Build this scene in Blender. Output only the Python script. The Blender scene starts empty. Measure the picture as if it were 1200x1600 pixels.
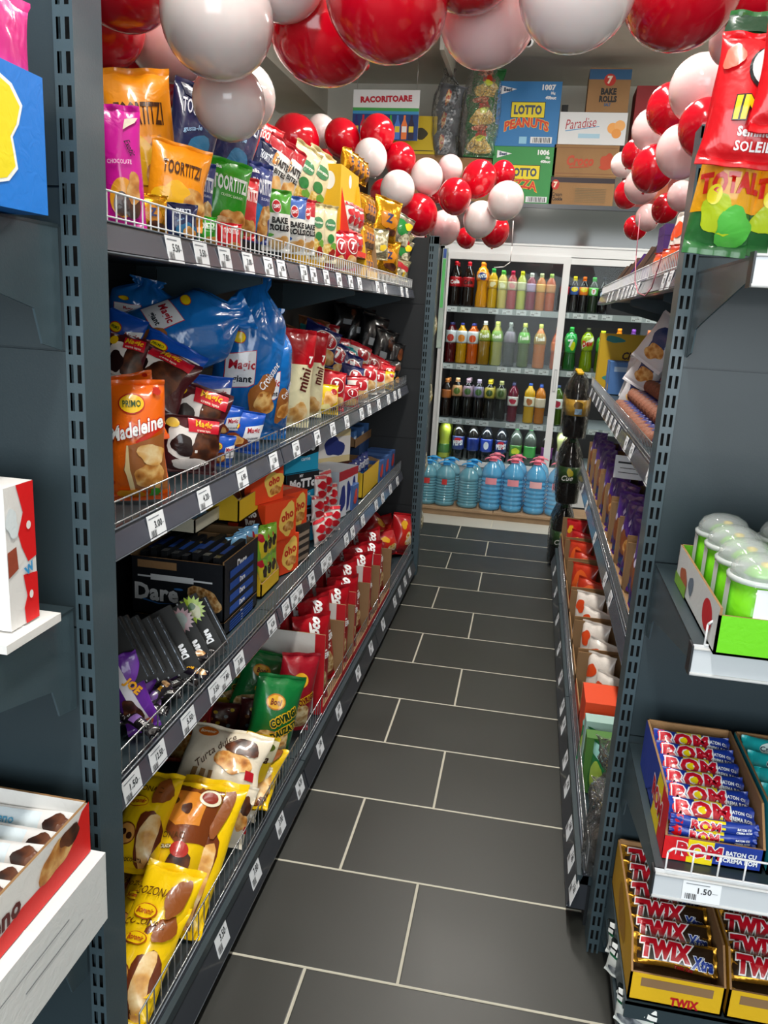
import bpy, bmesh, math, random
from math import sin, cos, pi, radians, sqrt
from mathutils import Vector, Matrix, Euler
import numpy as np
SC = bpy.context.scene
COL = SC.collection
random.seed(7)

# ------------------------------------------------------------------ camera
FPX, CAMH = 1260.83, 1.47037
YAW, PITCH, ROLL = -0.17167, -0.24688, 0.05776
_f = np.array([sin(YAW)*cos(PITCH), cos(YAW)*cos(PITCH), sin(PITCH)])
_r = np.array([cos(YAW), -sin(YAW), 0.0]); _u = np.cross(_r, _f)
_r2 = _r*cos(ROLL)+_u*sin(ROLL); _u2 = -_r*sin(ROLL)+_u*cos(ROLL)
CM = np.array([_r2, -_u2, _f])
cam = bpy.data.objects.new('camera', bpy.data.cameras.new('camera'))
COL.objects.link(cam); SC.camera = cam
mw = Matrix(((_r2[0], _u2[0], -_f[0], 0), (_r2[1], _u2[1], -_f[1], 0), (_r2[2], _u2[2], -_f[2], CAMH), (0, 0, 0, 1)))
cam.matrix_world = mw
cam.data.sensor_fit = 'VERTICAL'; cam.data.sensor_height = 36.0
cam.data.lens = FPX/1600*36.0
cam.data.clip_start = 0.02; cam.data.clip_end = 60

def at(px, py, X=None, Y=None, Z=None):
    """point of the place seen at a pixel of the 1200x1600 photograph, on the plane X, Y or Z"""
    d = CM.T @ np.array([(px-600)/FPX, (py-800)/FPX, 1.0])
    t = X/d[0] if X is not None else Y/d[1] if Y is not None else (Z-CAMH)/d[2]
    return Vector((d[0]*t, d[1]*t, CAMH+d[2]*t))
def depth(P): return float(CM[2] @ np.array([P[0], P[1], P[2]-CAMH]))

# ------------------------------------------------------------------ world, light, exposure
w = bpy.data.worlds.new('world'); SC.world = w; w.use_nodes = True
w.node_tree.nodes['Background'].inputs[0].default_value = (0.80, 0.90, 1.0, 1)
w.node_tree.nodes['Background'].inputs[1].default_value = 1.0
def area(name, loc, rot, sx, sy, power, col=(1, 1, 1)):
    l = bpy.data.lights.new(name, 'AREA'); l.shape = 'RECTANGLE'; l.size = sx; l.size_y = sy
    l.energy = power; l.color = col
    o = bpy.data.objects.new(name, l); COL.objects.link(o); o.location = loc; o.rotation_euler = rot
    return o
# daylight through the open shopfront behind the camera
area('daylight', (0.3, -2.9, 1.75), (radians(90), 0, 0), 4.6, 2.4, 150, (0.93, 0.98, 1.0))
# fluorescent ceiling fittings (their bodies are built below)
LAMPS = [(-0.15, 0.4), (-0.15, 2.6), (-0.15, 4.5), (-2.3, 2.6), (2.0, 2.6), (-2.3, 5.4), (2.0, 5.4)]
for lx, ly in LAMPS:
    area('ceiling_light', (lx, ly, 3.17), (0, 0, 0), 0.16, 1.2, 42, (1.0, 0.97, 0.9))
for _z, _p in ((1.90, 4), (1.465, 2.6), (1.035, 2.6), (.61, 3.4)):  # unseen fill lights added along the cooler shelves to brighten the bottles
    area('cooler_fill', (0.15, 6.352, _z), (radians(28), 0, 0), 1.6, 0.02, _p, (0.9, 0.97, 1.0))
vs = SC.view_settings
vs.view_transform = 'Standard'; vs.look = 'None'; vs.gamma = 1.0; vs.use_curve_mapping = False
vs.exposure = 0.0
SC.cycles.max_bounces = 7; SC.cycles.transparent_max_bounces = 10
SC.cycles.caustics_reflective = False; SC.cycles.caustics_refractive = False
SC.cycles.sample_clamp_indirect = 4

# ------------------------------------------------------------------ materials
def lin(h):
    if isinstance(h, str):
        h = h.lstrip('#'); c = [int(h[i:i+2], 16)/255 for i in (0, 2, 4)]
    else: c = list(h)
    return [((x+0.055)/1.055)**2.4 if x > 0.04045 else x/12.92 for x in c]+[1.0]
_mats = {}
def mat(name, col, rough=.5, metal=0., coat=0., bump=0., bscale=30., trans=0., alpha=1., emit=0., spec=.5, var=0., vscale=6., sss=0., ior=1.45, bdist=.004):
    k = (name, str(col), rough, metal, coat, bump, bscale, trans, alpha, emit, var, sss)
    if k in _mats: return _mats[k]
    m = bpy.data.materials.new(name); m.use_nodes = True; nt = m.node_tree; b = nt.nodes['Principled BSDF']
    c = lin(col)
    b.inputs['Base Color'].default_value = c; b.inputs['Roughness'].default_value = rough
    b.inputs['Metallic'].default_value = metal; b.inputs['Coat Weight'].default_value = coat
    b.inputs['Coat Roughness'].default_value = .08
    b.inputs['Transmission Weight'].default_value = trans; b.inputs['Alpha'].default_value = alpha
    b.inputs['Specular IOR Level'].default_value = spec; b.inputs['IOR'].default_value = ior
    if sss:
        b.inputs['Subsurface Weight'].default_value = sss; b.inputs['Subsurface Radius'].default_value = (.06, .03, .03); b.inputs['Subsurface Scale'].default_value = 1
    if emit:
        b.inputs['Emission Color'].default_value = c; b.inputs['Emission Strength'].default_value = emit
    tc = nt.nodes.new('ShaderNodeTexCoord')
    if bump:
        n = nt.nodes.new('ShaderNodeTexNoise'); n.inputs['Scale'].default_value = bscale; n.inputs['Detail'].default_value = 2.5
        n.inputs['Distortion'].default_value = 1.2
        bp = nt.nodes.new('ShaderNodeBump'); bp.inputs['Strength'].default_value = bump; bp.inputs['Distance'].default_value = bdist
        nt.links.new(tc.outputs['Object'], n.inputs['Vector']); nt.links.new(n.outputs['Fac'], bp.inputs['Height'])
        nt.links.new(bp.outputs['Normal'], b.inputs['Normal'])
    if var:
        n = nt.nodes.new('ShaderNodeTexNoise'); n.inputs['Scale'].default_value = vscale; n.inputs['Detail'].default_value = 5
        r = nt.nodes.new('ShaderNodeValToRGB')
        r.color_ramp.elements[0].position = .3; r.color_ramp.elements[1].position = .7
        r.color_ramp.elements[0].color = [x*(1-var) for x in c[:3]]+[1]; r.color_ramp.elements[1].color = [min(1, x*(1+var)) for x in c[:3]]+[1]
        nt.links.new(tc.outputs['Object'], n.inputs['Vector']); nt.links.new(n.outputs['Fac'], r.inputs[0]); nt.links.new(r.outputs[0], b.inputs['Base Color'])
    _mats[k] = m
    return m
def food(name, c1, c2, c3, scale, rough=.5):
    """printed picture of food: cells of three browns"""
    k = ('food', name)
    if k in _mats: return _mats[k]
    m = bpy.data.materials.new('print_'+name); m.use_nodes = True; nt = m.node_tree; b = nt.nodes['Principled BSDF']
    b.inputs['Roughness'].default_value = .3; b.inputs['Coat Weight'].default_value = .4
    tc = nt.nodes.new('ShaderNodeTexCoord'); v = nt.nodes.new('ShaderNodeTexVoronoi'); v.inputs['Scale'].default_value = scale
    n = nt.nodes.new('ShaderNodeTexNoise'); n.inputs['Scale'].default_value = scale*1.7; n.inputs['Detail'].default_value = 4
    mx = nt.nodes.new('ShaderNodeMath'); mx.operation = 'ADD'
    r = nt.nodes.new('ShaderNodeValToRGB'); e = r.color_ramp.elements
    e[0].position = .25; e[0].color = lin(c1); e[1].position = .85; e[1].color = lin(c3)
    x = e.new(.55); x.color = lin(c2)
    ml = nt.nodes.new('ShaderNodeMath'); ml.operation = 'MULTIPLY'; ml.inputs[1].default_value = .62
    nt.links.new(tc.outputs['Object'], v.inputs['Vector']); nt.links.new(tc.outputs['Object'], n.inputs['Vector'])
    nt.links.new(v.outputs['Distance'], mx.inputs[0]); nt.links.new(n.outputs['Fac'], mx.inputs[1])
    nt.links.new(mx.outputs[0], ml.inputs[0]); nt.links.new(ml.outputs[0], r.inputs[0]); nt.links.new(r.outputs[0], b.inputs['Base Color'])
    _mats[k] = m
    return m
FOOD = {'cookie': ('#8a4a1c', '#c98338', '#efc27a', 45), 'choco': ('#1d0d08', '#3b1c10', '#6d3a1e', 40), 'bread': ('#b06a2c', '#e0a85c', '#f6dfae', 30),
        'nuts': ('#8b5a2b', '#c79a5b', '#efd8a8', 70), 'candy': ('#7a1620', '#d8b048', '#e8e0d0', 55), 'wafer': ('#3a1d10', '#b98145', '#e6c690', 90),
        'mixed': ('#16406f', '#c0392b', '#e8d6a0', 60), 'fries': ('#a87818', '#dcb24a', '#f4e2a0', 80), 'salami': ('#5a1410', '#a83a20', '#e8b090', 60),
        'green': ('#14521f', '#3f9a30', '#b8d64a', 45), 'grey': ('#2a2e34', '#6d747c', '#c8ccd0', 50), 'silver': ('#4a4436', '#a09878', '#f0ead0', 60)}
def C(c):
    """plastic print colour, carton colour ('k#..'), food picture, or a material"""
    if not isinstance(c, str): return c
    if c in FOOD: return food(c, *FOOD[c])
    if c[0] == 'k': return mat('carton_print', c[1:], .55, bump=.15, bscale=60)
    if c[0] == 'm': return mat('foil_print', c[1:], .22, .75, bump=.5, bscale=35)
    if c[0] == 'f': return mat('flat_print', c[1:], .45)
    return mat('film_print', c, .3, 0, .55, .55, 26)

STEEL = mat('anthracite_paint', '#41525a', .38, .0, .15, .06, 200, var=.06)
STEELD = mat('anthracite_panel', '#2d3a40', .42, .0, .1, .04, 200, var=.08, vscale=2)
BLACKP = mat('shelf_back_panel', '#14171a', .5)
RAIL = mat('price_rail', '#34383f', .3, 0, .4)
CLEAR = mat('clear_rail_cover', '#6c727a', .15, .0, .8)
CHROME = mat('fence_wire', '#c9cbce', .25, .85)
WHITEW = mat('white_wire', '#e6e8ea', .35)
SHADE_LENS = mat('slot_shade_lens', '#050607', .9)  # near-black painted as the shade inside slots; also the camera lens's own black
WHITE = mat('white_paint', '#d5d7d8', .35, coat=.2)
KRAFT = mat('kraft_cardboard', '#98734c', .75, bump=.3, bscale=80, var=.06)
KRAFTD = mat('kraft_inside', '#8c6d4b', .8, var=.06)
PAPER = mat('label_paper', '#e9edf2', .6)
INK = mat('print_ink', '#20242a', .6)

# ------------------------------------------------------------------ mesh builder
class MB:
    def __init__(s): s.v = []; s.f = []; s.m = []; s.s = []; s.mats = []
    def mi(s, m):
        m = C(m)
        if m not in s.mats: s.mats.append(m)
        return s.mats.index(m)
    def add(s, vs, fs, m, smooth=False):
        o = len(s.v); i = s.mi(m); s.v += [tuple(p) for p in vs]
        for f in fs: s.f.append(tuple(o+k for k in f)); s.m.append(i); s.s.append(smooth)
    def box(s, x0, x1, y0, y1, z0, z1, m):
        v = [(x, y, z) for z in (z0, z1) for y in (y0, y1) for x in (x0, x1)]
        s.add(v, [(0, 2, 3, 1), (4, 5, 7, 6), (0, 1, 5, 4), (2, 6, 7, 3), (0, 4, 6, 2), (1, 3, 7, 5)], m)
    def rod(s, a, b, r, m, n=5, smooth=True):
        a = Vector(a); b = Vector(b); d = (b-a).normalized(); t = d.orthogonal().normalized(); u = d.cross(t)
        v = [c+(t*cos(2*pi*i/n)+u*sin(2*pi*i/n))*r for c in (a, b) for i in range(n)]
        s.add(v, [(i, (i+1) % n, n+(i+1) % n, n+i) for i in range(n)]+[tuple(range(n))[::-1], tuple(range(n, 2*n))], m, smooth)
    def lathe(s, prof, m, n=20, c=(0, 0, 0), smooth=True, z0=None, sq=0):
        v = []
        for r, z in prof:
            for i in range(n):
                a = 2*pi*i/n; k = 1+sq*(abs(cos(2*a)))*-.1 if sq else 1
                v.append((c[0]+r*k*cos(a), c[1]+r*k*sin(a), c[2]+z))
        f = [(j*n+i, j*n+(i+1) % n, (j+1)*n+(i+1) % n, (j+1)*n+i) for j in range(len(prof)-1) for i in range(n)]
        f += [tuple(range(n))[::-1], tuple((len(prof)-1)*n+i for i in range(n))]
        s.add(v, f, m, smooth)
    def prism(s, poly, h0, h1, m, axis='z'):
        """polygon extruded along an axis; poly in the two other axes"""
        n = len(poly)
        def P(a, b, h): return (a, b, h) if axis == 'z' else (a, h, b) if axis == 'y' else (h, a, b)
        v = [P(a, b, h) for h in (h0, h1) for a, b in poly]
        s.add(v, [tuple(range(n)), tuple(range(n, 2*n))]+[(i, (i+1) % n, n+(i+1) % n, n+i) for i in range(n)], m)
    def build(s, name, parent=None, org=None, loc=None):
        me = bpy.data.meshes.new(name)
        v = s.v
        if org is not None: v = [(a-org[0], b-org[1], c-org[2]) for a, b, c in v]
        me.from_pydata(v, [], s.f)
        for m in s.mats: me.materials.append(m)
        me.polygons.foreach_set('material_index', s.m); me.polygons.foreach_set('use_smooth', s.s)
        me.update()
        bm = bmesh.new(); bm.from_mesh(me); bmesh.ops.recalc_face_normals(bm, faces=bm.faces); bm.to_mesh(me); bm.free()
        o = bpy.data.objects.new(name, me); COL.objects.link(o)
        if parent is not None: o.parent = parent
        if loc is not None: o.location = loc
        return o
_used = {}
def tag(o, label, cat, group=None, kind=None):
    if kind: o['kind'] = kind
    if cat: o['label'] = label; o['category'] = cat
    if group: o['group'] = group
    return o
def root(name, loc, label=None, cat=None, group=None):
    o = bpy.data.objects.new(name, None); COL.objects.link(o); o.location = loc; o.empty_display_size = .05
    if cat: tag(o, label, cat, group)
    return o
def struct(name, mb):
    o = mb.build(name); o['kind'] = 'structure'; return o
def copy_tree(o, parent=None):
    c = o.copy(); COL.objects.link(c)
    if parent is not None: c.parent = parent
    for ch in list(KIDS.get(o.name, [])) or [x for x in o.children]: copy_tree(ch, c)
    return c
KIDS = {}

# ------------------------------------------------------------------ print: 2D shapes laid on a surface
_tc = {}
def text_piece(txt, bold=0., shear=0., out=0.):
    k = (txt, bold, shear, out)
    if k in _tc: return _tc[k]
    cu = bpy.data.curves.new('t', 'FONT'); cu.body = txt; cu.align_x = 'CENTER'; cu.resolution_u = 2
    cu.offset = bold+out; cu.shear = shear; cu.size = 1.0; cu.space_character = 1+bold*1.2
    ob = bpy.data.objects.new('t', cu); COL.objects.link(ob)
    dg = bpy.context.evaluated_depsgraph_get(); dg.update()
    me = bpy.data.meshes.new_from_object(ob.evaluated_get(dg))
    v = [(p.co.x, p.co.y) for p in me.vertices]; f = [tuple(p.vertices) for p in me.polygons]
    bpy.data.objects.remove(ob); bpy.data.curves.remove(cu); bpy.data.meshes.remove(me)
    if out == 0:
        xs = [a for a, b in v]; ys = [b for a, b in v]
        cx, cy, W, H = (min(xs)+max(xs))/2, (min(ys)+max(ys))/2, max(xs)-min(xs), max(ys)-min(ys)
    else: _, _, (cx, cy, W, H) = text_piece(txt, bold, shear)
    _tc[k] = (v, f, (cx, cy, W, H)); return _tc[k]
def subdiv2d(v, f, L):
    bm = bmesh.new(); vv = [bm.verts.new((a, b, 0)) for a, b in v]
    for q in f:
        try: bm.faces.new([vv[i] for i in q])
        except ValueError: pass
    xs = [a for a, b in v]; ys = [b for a, b in v]
    for ax, lo, hi in ((0, min(xs), max(xs)), (1, min(ys), max(ys))):
        k = math.floor(lo/L)+1
        while k*L < hi:
            co = [0, 0, 0]; co[ax] = k*L; no = [0, 0, 0]; no[ax] = 1
            bmesh.ops.bisect_plane(bm, geom=bm.verts[:]+bm.edges[:]+bm.faces[:], plane_co=co, plane_no=no, dist=1e-7)
            k += 1
    bm.verts.index_update()
    r = ([(a.co.x, a.co.y) for a in bm.verts], [tuple(x.index for x in q.verts) for q in bm.faces]); bm.free()
    return r
def deco(mb, items, w, h, surf, eps=.0006, cell=.014, flat=False):
    """items in fractions of the w x h panel, x from -.5 to .5, y from 0 to 1, surf(x, y, lift) -> 3D point"""
    lay = 1
    for it in items:
        t = it[0]; e = eps*(1+.45*lay); lay += 1
        def put(v, f, m, e=e):
            if not v: return
            if not flat: v, f = subdiv2d(v, f, cell)
            mb.add([surf(a, b, e) for a, b in v], f, m, not flat)
        if t == 'r':
            x0, y0, x1, y1 = it[1]*w, it[2]*h, it[3]*w, it[4]*h
            put([(x0, y0), (x1, y0), (x1, y1), (x0, y1)], [(0, 1, 2, 3)], it[5])
        elif t in 'eb':
            cx, cy, rx, ry = it[1]*w, it[2]*h, it[3]*w, it[4]*h; n = 22
            rr = random.Random(int(cx*1e4)+int(cy*1e3)+(it[6] if len(it) > 6 else 0))
            ph = [rr.uniform(0, 6.28) for _ in range(3)]; amp = 0 if t == 'e' else .14
            v = []
            for i in range(n):
                a = 2*pi*i/n; k = 1+amp*(sin(2*a+ph[0])+.7*sin(3*a+ph[1])+.5*sin(5*a+ph[2]))
                v.append((cx+rx*k*cos(a), cy+ry*k*sin(a)))
            put(v, [tuple(range(n))], it[5])
        elif t == 's':  # starburst splash
            cx, cy, rx, ry = it[1]*w, it[2]*h, it[3]*w, it[4]*h; n = 34; v = []
            for i in range(n):
                a = 2*pi*i/n; k = 1 if i % 2 else .72
                v.append((cx+rx*k*cos(a), cy+ry*k*sin(a)))
            put(v, [tuple(range(n))], it[5])
        elif t == 'p':
            v = [(a*w, b*h) for a, b in it[1]]; put(v, [tuple(range(len(v)))], it[2])
        elif t == 't':
            if not it[1].strip(): continue
            _, txt, cx, cy, th, mxw, rot, colr = it[:8]; op = it[8] if len(it) > 8 else {}
            bold = op.get('b', .015); shear = op.get('s', 0); oc = op.get('o')
            vv, ff, (bx, by, W, H) = text_piece(txt, bold, shear)
            sy = th*h/H; sx = min(sy*op.get('x', 1), mxw*w/W); arc = op.get('arc', 0)
            if op.get('keep', 1): sy = min(sy, sx*op.get('tall', 1.5))
            c_, s_ = cos(radians(rot)), sin(radians(rot))
            def T(v):
                o = []
                for a, b in v:
                    a = (a-bx)*sx; b = (b-by)*sy
                    if arc: b += arc*(1-(a/(W*sx/2))**2)*th*h
                    o.append((cx*w+a*c_-b*s_, cy*h+a*s_+b*c_))
                return o
            if oc:
                v2, f2, _ = text_piece(txt, bold, shear, op.get('ow', .045)); put(T(v2), f2, oc)
            put(T(vv), ff, colr, e+eps*.6)
    return mb

def barcode(x0, y0, x1, y1, n=9, c='f#1c1f24'):
    it = []
    for i in range(n):
        a = x0+(x1-x0)*i/n; it.append(('r', a, y0, a+(x1-x0)/n*(.35+.3*((i*7) % 3)/2), y1, c))
    return it

# ------------------------------------------------------------------ pillow bag
def bag_mesh(w, h, t, base, deco_items, zones=(), seed=0, nu=18, nv=24, seal='m', knot=False, slump=.0, hor=False):
    W0, H0 = w, h
    if hor: w, h = h, w
    HR = lambda p: (p[2]-W0/2, p[1], H0/2-p[0]) if hor else p
    rr = random.Random(seed); P1, P2, P3, P4 = [rr.uniform(0, 6.28) for _ in range(4)]; k1 = rr.uniform(5, 8); k2 = rr.uniform(7, 12)
    sl = .045
    def shape(u, v, side):
        s = (v-sl)/(1-2*sl)
        if s <= 0 or s >= 1:
            x = u*w/2*(1.0 if not knot or v < .5 else .5); z = v*h
            y = .002*side+.004*sin(u*7+P1)*(1 if v > .5 else .6)
            y += slump*h*(v-.5)**2*(-1)
            return (x, y, z)
        g = max(sin(pi*s), 0)**.55
        if knot and s > .72: g *= 1-((s-.72)/.28)**1.3*.92
        nar = 1-.085*sin(pi*s)
        if knot and s > .70: nar *= 1-.78*sin(((s-.70)/.30)*pi/2)**2*(1 if s < .93 else .75)
        infl = t/2*max(0, 1-abs(u)**2.6)**.62*g
        wr = .030*w*sin(u*k1+P2+2*s)*(math.exp(-s/.10)+math.exp(-(1-s)/.10))*(1-u*u)
        if knot: wr += .055*w*sin(u*13+P1+1.5*sin(4*s))*math.exp(-max(0, .80-s)/.16)*(1-u*u)+.02*w*sin(9*u+8*s+P2)*sin(11*s-3*u+P4)*(1-u*u)
        wr += .014*w*sin(k2*u+3*s+P3)*sin(7*s+P4)*(1-u*u)+.010*w*sin(14*s+5*u+P1)*(1-u*u)*sin(3*u+P2)
        x = u*w/2*nar+.012*w*sin(9*s+P3)*(abs(u)); z = v*h
        y = side*(-infl)*(-1)
        y = -side*infl-wr*1.0
        if side < 0: y = infl-wr*.4
        y += slump*h*(v-.5)**2*(-1)
        return (x, y, z)
    us = [-cos(pi*i/nu) for i in range(nu+1)]; vs_ = [0, .02, sl]+[sl+(1-2*sl)*(j/nv) for j in range(1, nv)]+[1-sl, .98, 1.0]
    N = len(vs_)
    F = np.array([[shape(u, v, 1) for u in us] for v in vs_]); B = np.array([[shape(u, v, -1) for u in us] for v in vs_])
    mb = MB(); vid = {}
    verts = []; fs = []; ms = []
    def zc(v):
        for a, b, c in zones:
            if a <= v <= b: return c
        return base
    for side, A in ((0, F), (1, B)):
        vl = [HR(tuple(A[j, i])) for j in range(N) for i in range(nu+1)]
        groups = {}
        for j in range(N-1):
            c = zc((vs_[j]+vs_[j+1])/2)
            if (j < 2 or j >= N-3) and seal != 'm': c = seal
            for i in range(nu):
                groups.setdefault(c, []).append((j*(nu+1)+i, j*(nu+1)+i+1, (j+1)*(nu+1)+i+1, (j+1)*(nu+1)+i))
        o = len(mb.v); mb.v += vl
        for c, q in groups.items():
            mi_ = mb.mi(c)
            for f in q: mb.f.append(tuple(o+k for k in f)); mb.m.append(mi_); mb.s.append(True)
    ua = np.array(us); va = np.array(vs_)
    def surf(x, y, e):
        u = max(-1, min(1, x/(w/2))); v = max(0, min(1, y/h))
        i = min(max(int(np.searchsorted(ua, u)-1), 0), nu-1); j = min(max(int(np.searchsorted(va, v)-1), 0), N-2)
        a = (u-ua[i])/(ua[i+1]-ua[i]); b = (v-va[j])/(va[j+1]-va[j])
        p00, p10, p01, p11 = F[j, i], F[j, i+1], F[j+1, i], F[j+1, i+1]
        p = p00*(1-a)*(1-b)+p10*a*(1-b)+p01*(1-a)*b+p11*a*b
        du = (p10-p00)*(1-b)+(p11-p01)*b; dv = (p01-p00)*(1-a)+(p11-p10)*a
        n = np.cross(du, dv); L = np.linalg.norm(n); n = n/L if L > 1e-12 else np.array([0, -1, 0.])
        if n[1] > 0: n = -n
        return tuple(p+n*e)
    if hor: deco(mb, deco_items, W0, H0*.985, lambda x, y, e: HR(surf(H0/2-y, x+W0/2, e)), eps=.0006, cell=.01)
    else: deco(mb, deco_items, w*.985, h, surf, eps=.0011, cell=max(.012, w/12))
    return mb

STYLES = {}
def S(name, base, items, zones=(), seal='m', **k): STYLES[name] = dict(base=base, items=items, zones=zones, seal=seal, **k)
T = lambda txt, cx, cy, th, mw, rot, c, **o: ('t', txt, cx, cy, th, mw, rot, c, o)
S('pink', '#d4149a', [('e', -.05, .27, .34, .16, '#f0a020'), ('e', -.1, .22, .2, .1, 'choco'), ('e', .18, .2, .2, .1, 'choco'), ('b', .22, .34, .17, .12, 'cookie'), T('CHOCOLATE', -.08, .55, .035, .6, 0, '#f6c8e4'), ('p', [(.05, .8), (.35, .86), (.42, .9), (.1, .88)], '#e8dcc8'), T('Exotic', .2, .66, .06, .4, -65, '#30102a', s=.3)])
S('tort_orange', '#f39410', [T('TOORTITZI', 0, .68, .16, .72, 0, '#4a2408', x=.45, keep=0, b=.03), ('b', .24, .3, .24, .2, 'cookie'), ('b', -.12, .34, .3, .18, '#f8b818'), ('b', .26, .26, .2, .17, 'cookie', 3)])
S('tort_green', '#2f9a1c', [T('alka', -.28, .86, .05, .3, 0, '#ffffff', b=.04), T('TOORTITZI', .02, .66, .2, .78, 0, '#f4f6f0', x=.42, keep=0, b=.035), T('CLASSIC SARATI', .06, .5, .035, .5, 0, '#d8eec8'), ('b', .2, .2, .28, .15, 'cookie'), ('b', .05, .14, .2, .1, 'nuts')])
S('tort_blue', '#26377e', [T('alka', -.28, .88, .05, .3, 0, '#ffffff', b=.04), T('TOORTITZI', 0, .7, .2, .8, 0, '#e8ecf6', x=.42, keep=0, b=.035), T('SUSAN', .1, .55, .035, .4, 0, '#c8d0ea'), ('b', -.2, .32, .3, .16, '#2a8acb'), ('b', .12, .24, .26, .2, 'cookie'), ('b', .2, .36, .16, .12, 'nuts')])
S('tort_navy', '#1b2552', [('b', .1, .32, .3, .18, '#2d6f9a'), ('b', .2, .25, .2, .14, 'cookie'), T('gusta-le', -.1, .55, .06, .5, 20, '#9ac4e8', s=.3), ('p', [(-.4, .95), (.4, .95), (.3, .8), (-.3, .85)], '#121838'), T('TOORTITZI', 0, .75, .14, .7, 0, '#dfe6f4', x=.42, keep=0)])
S('tort_red', '#d8202a', [T('TOORTITZI', 0, .7, .2, .8, 0, '#f6e6e4', x=.42, keep=0, b=.035), ('b', 0, .35, .34, .18, '#e23a3a'), ('b', .1, .2, .28, .13, 'cookie')])
def bake(c): return [('e', -.1, .72, .16, .11, '#f4f2f0'), ('e', -.1, .72, .14, .095, '#c01824'), T('DAY', -.1, .72, .06, .22, 8, '#ffffff', b=.05), T('BAKE', 0, .5, .1, .72, 0, '#16181a', b=.06, x=1.0), T('ROLLS', 0, .385, .1, .74, 0, '#16181a', b=.06), ('e', 0, .14, .3, .09, 'bread'), ('e', .2, .2, .16, .07, 'bread'), ('b', -.3, .26, .1, .03, c)]
S('bake_green', '#e6e6e0', bake('#54b030'), [(.62, 1, '#4a9c2a')])
S('bake_blue', '#e6e6e0', bake('#3a64b0'), [(.62, 1, '#3a5fa8')])
S('bake_red', '#e6e6e0', bake('#c02030'), [(.7, 1, '#b01a28')])
S('croutons', '#dcdcd8', [T('TASTE', .1, .6, .12, .6, 0, '#1c1c1c', b=.05), ('e', -.2, .62, .14, .1, 'cookie'), ('b', .1, .25, .3, .15, 'bread'), T('BITES', .1, .45, .08, .5, 0, '#1c1c1c', b=.05)], [(.78, 1, '#a81826')])
S('beige', '#d8cba4', [('e', 0, .66, .3, .1, '#3e7d52'), T('Foorster', 0, .66, .05, .5, 0, '#f4efdc', s=.2), ('e', 0, .42, .2, .08, '#2a7a3a'), ('b', -.1, .2, .3, .14, 'fries'), ('b', .15, .16, .2, .08, '#a32c1e'), ('b', .2, .3, .15, .06, '#6ba03a')], [(.9, 1, '#b8a878')])
S('gold', 'm#d89a1e', [('b', 0, .5, .32, .2, '#c47a10'), T('Z', 0, .55, .2, .3, 0, '#2c3460', b=.05), ('b', .1, .25, .25, .1, 'choco')])
S('silver_green', 'm#b8b49c', [('b', -.1, .6, .35, .25, '#167a30'), ('b', .2, .3, .25, .2, 'silver'), ('b', .2, .7, .2, .12, '#e8c01c')])
S('silver_red', 'm#c0b890', [('b', 0, .6, .4, .2, '#a81c28'), ('b', .1, .3, .3, .16, 'silver'), T('E', .2, .3, .2, .3, 0, '#e8c01c', b=.06)])
S('silver_plain', 'm#c4bc98', [('b', 0, .5, .38, .3, 'silver'), ('b', .1, .4, .2, .1, '#e0c030')])
S('madeleine', '#ef6a12', [('e', -.02, .82, .21, .078, '#c01c10'), ('e', -.02, .82, .19, .068, '#f6c410'), T('PRIMO', -.02, .82, .05, .28, 0, '#1e4a1c', b=.02), T('Madeleine', .02, .63, .13, .86, 14, '#ffffff', s=.35, b=.03, o='#c8240e'), ('p', [(.0, .53), (.48, .66), (.48, .63), (.02, .49)], '#d0240e'), ('p', [(-.1, .5), (.46, .58), (.46, .1), (-.06, .12), (-.2, .3)], '#a06030'), ('p', [(-.13, .5), (-.1, .5), (-.1, .3), (-.04, .12), (-.1, .1), (-.18, .3)], '#f4d8a0'), ('b', .2, .24, .26, .1, 'cookie'), ('b', .24, .42, .2, .09, 'bread'), ('p', [(-.5, .07), (.5, .07), (.5, .0), (-.5, .0)], '#e85a10'), ('b', -.1, .09, .2, .045, '#f8a010'), ('b', .26, .1, .1, .03, '#3c9a28'), ('s', -.38, .7, .06, .03, '#b8200c'), ('s', .36, .9, .06, .03, '#b8200c'), ('s', -.38, .2, .06, .03, '#b8200c')])
S('cow', '#4a161c', [('b', -.14, .55, .3, .32, '#ece6e2', 4), ('b', .2, .5, .25, .3, 'choco', 2), ('b', -.2, .5, .17, .2, '#241010'), ('b', -.02, .2, .3, .1, '#e8e0dc'), ('r', -.12, .74, .42, .94, '#c4142a'), T('Magic', .14, .86, .12, .5, 0, '#f4b81c', b=.03, s=.2), T('crema lapte', .14, .77, .05, .4, 0, '#f0e0d0'), ('e', -.36, .85, .1, .07, '#f6c410')])
S('prim_blue', '#1450b4', [('e', -.24, .64, .17, .12, '#c01c10'), ('e', -.24, .64, .15, .1, '#f6d410'), T('PRIMO', -.24, .64, .07, .22, 0, '#1e4a1c'), ('p', [(.05, .62), (.46, .74), (.44, .34), (.02, .3)], '#e8e8ec'), T('Magic', .24, .56, .15, .36, 8, '#b01428', b=.03, s=.1), T('croissant', .24, .4, .06, .3, 8, '#202a50'), ('b', -.12, .3, .26, .16, '#8a3e1a'), ('b', -.1, .3, .18, .1, 'cookie')])
SACK = mat('sack_film', '#1668b4', .22, 0, .8, .9, 9, bdist=.02)
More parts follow.
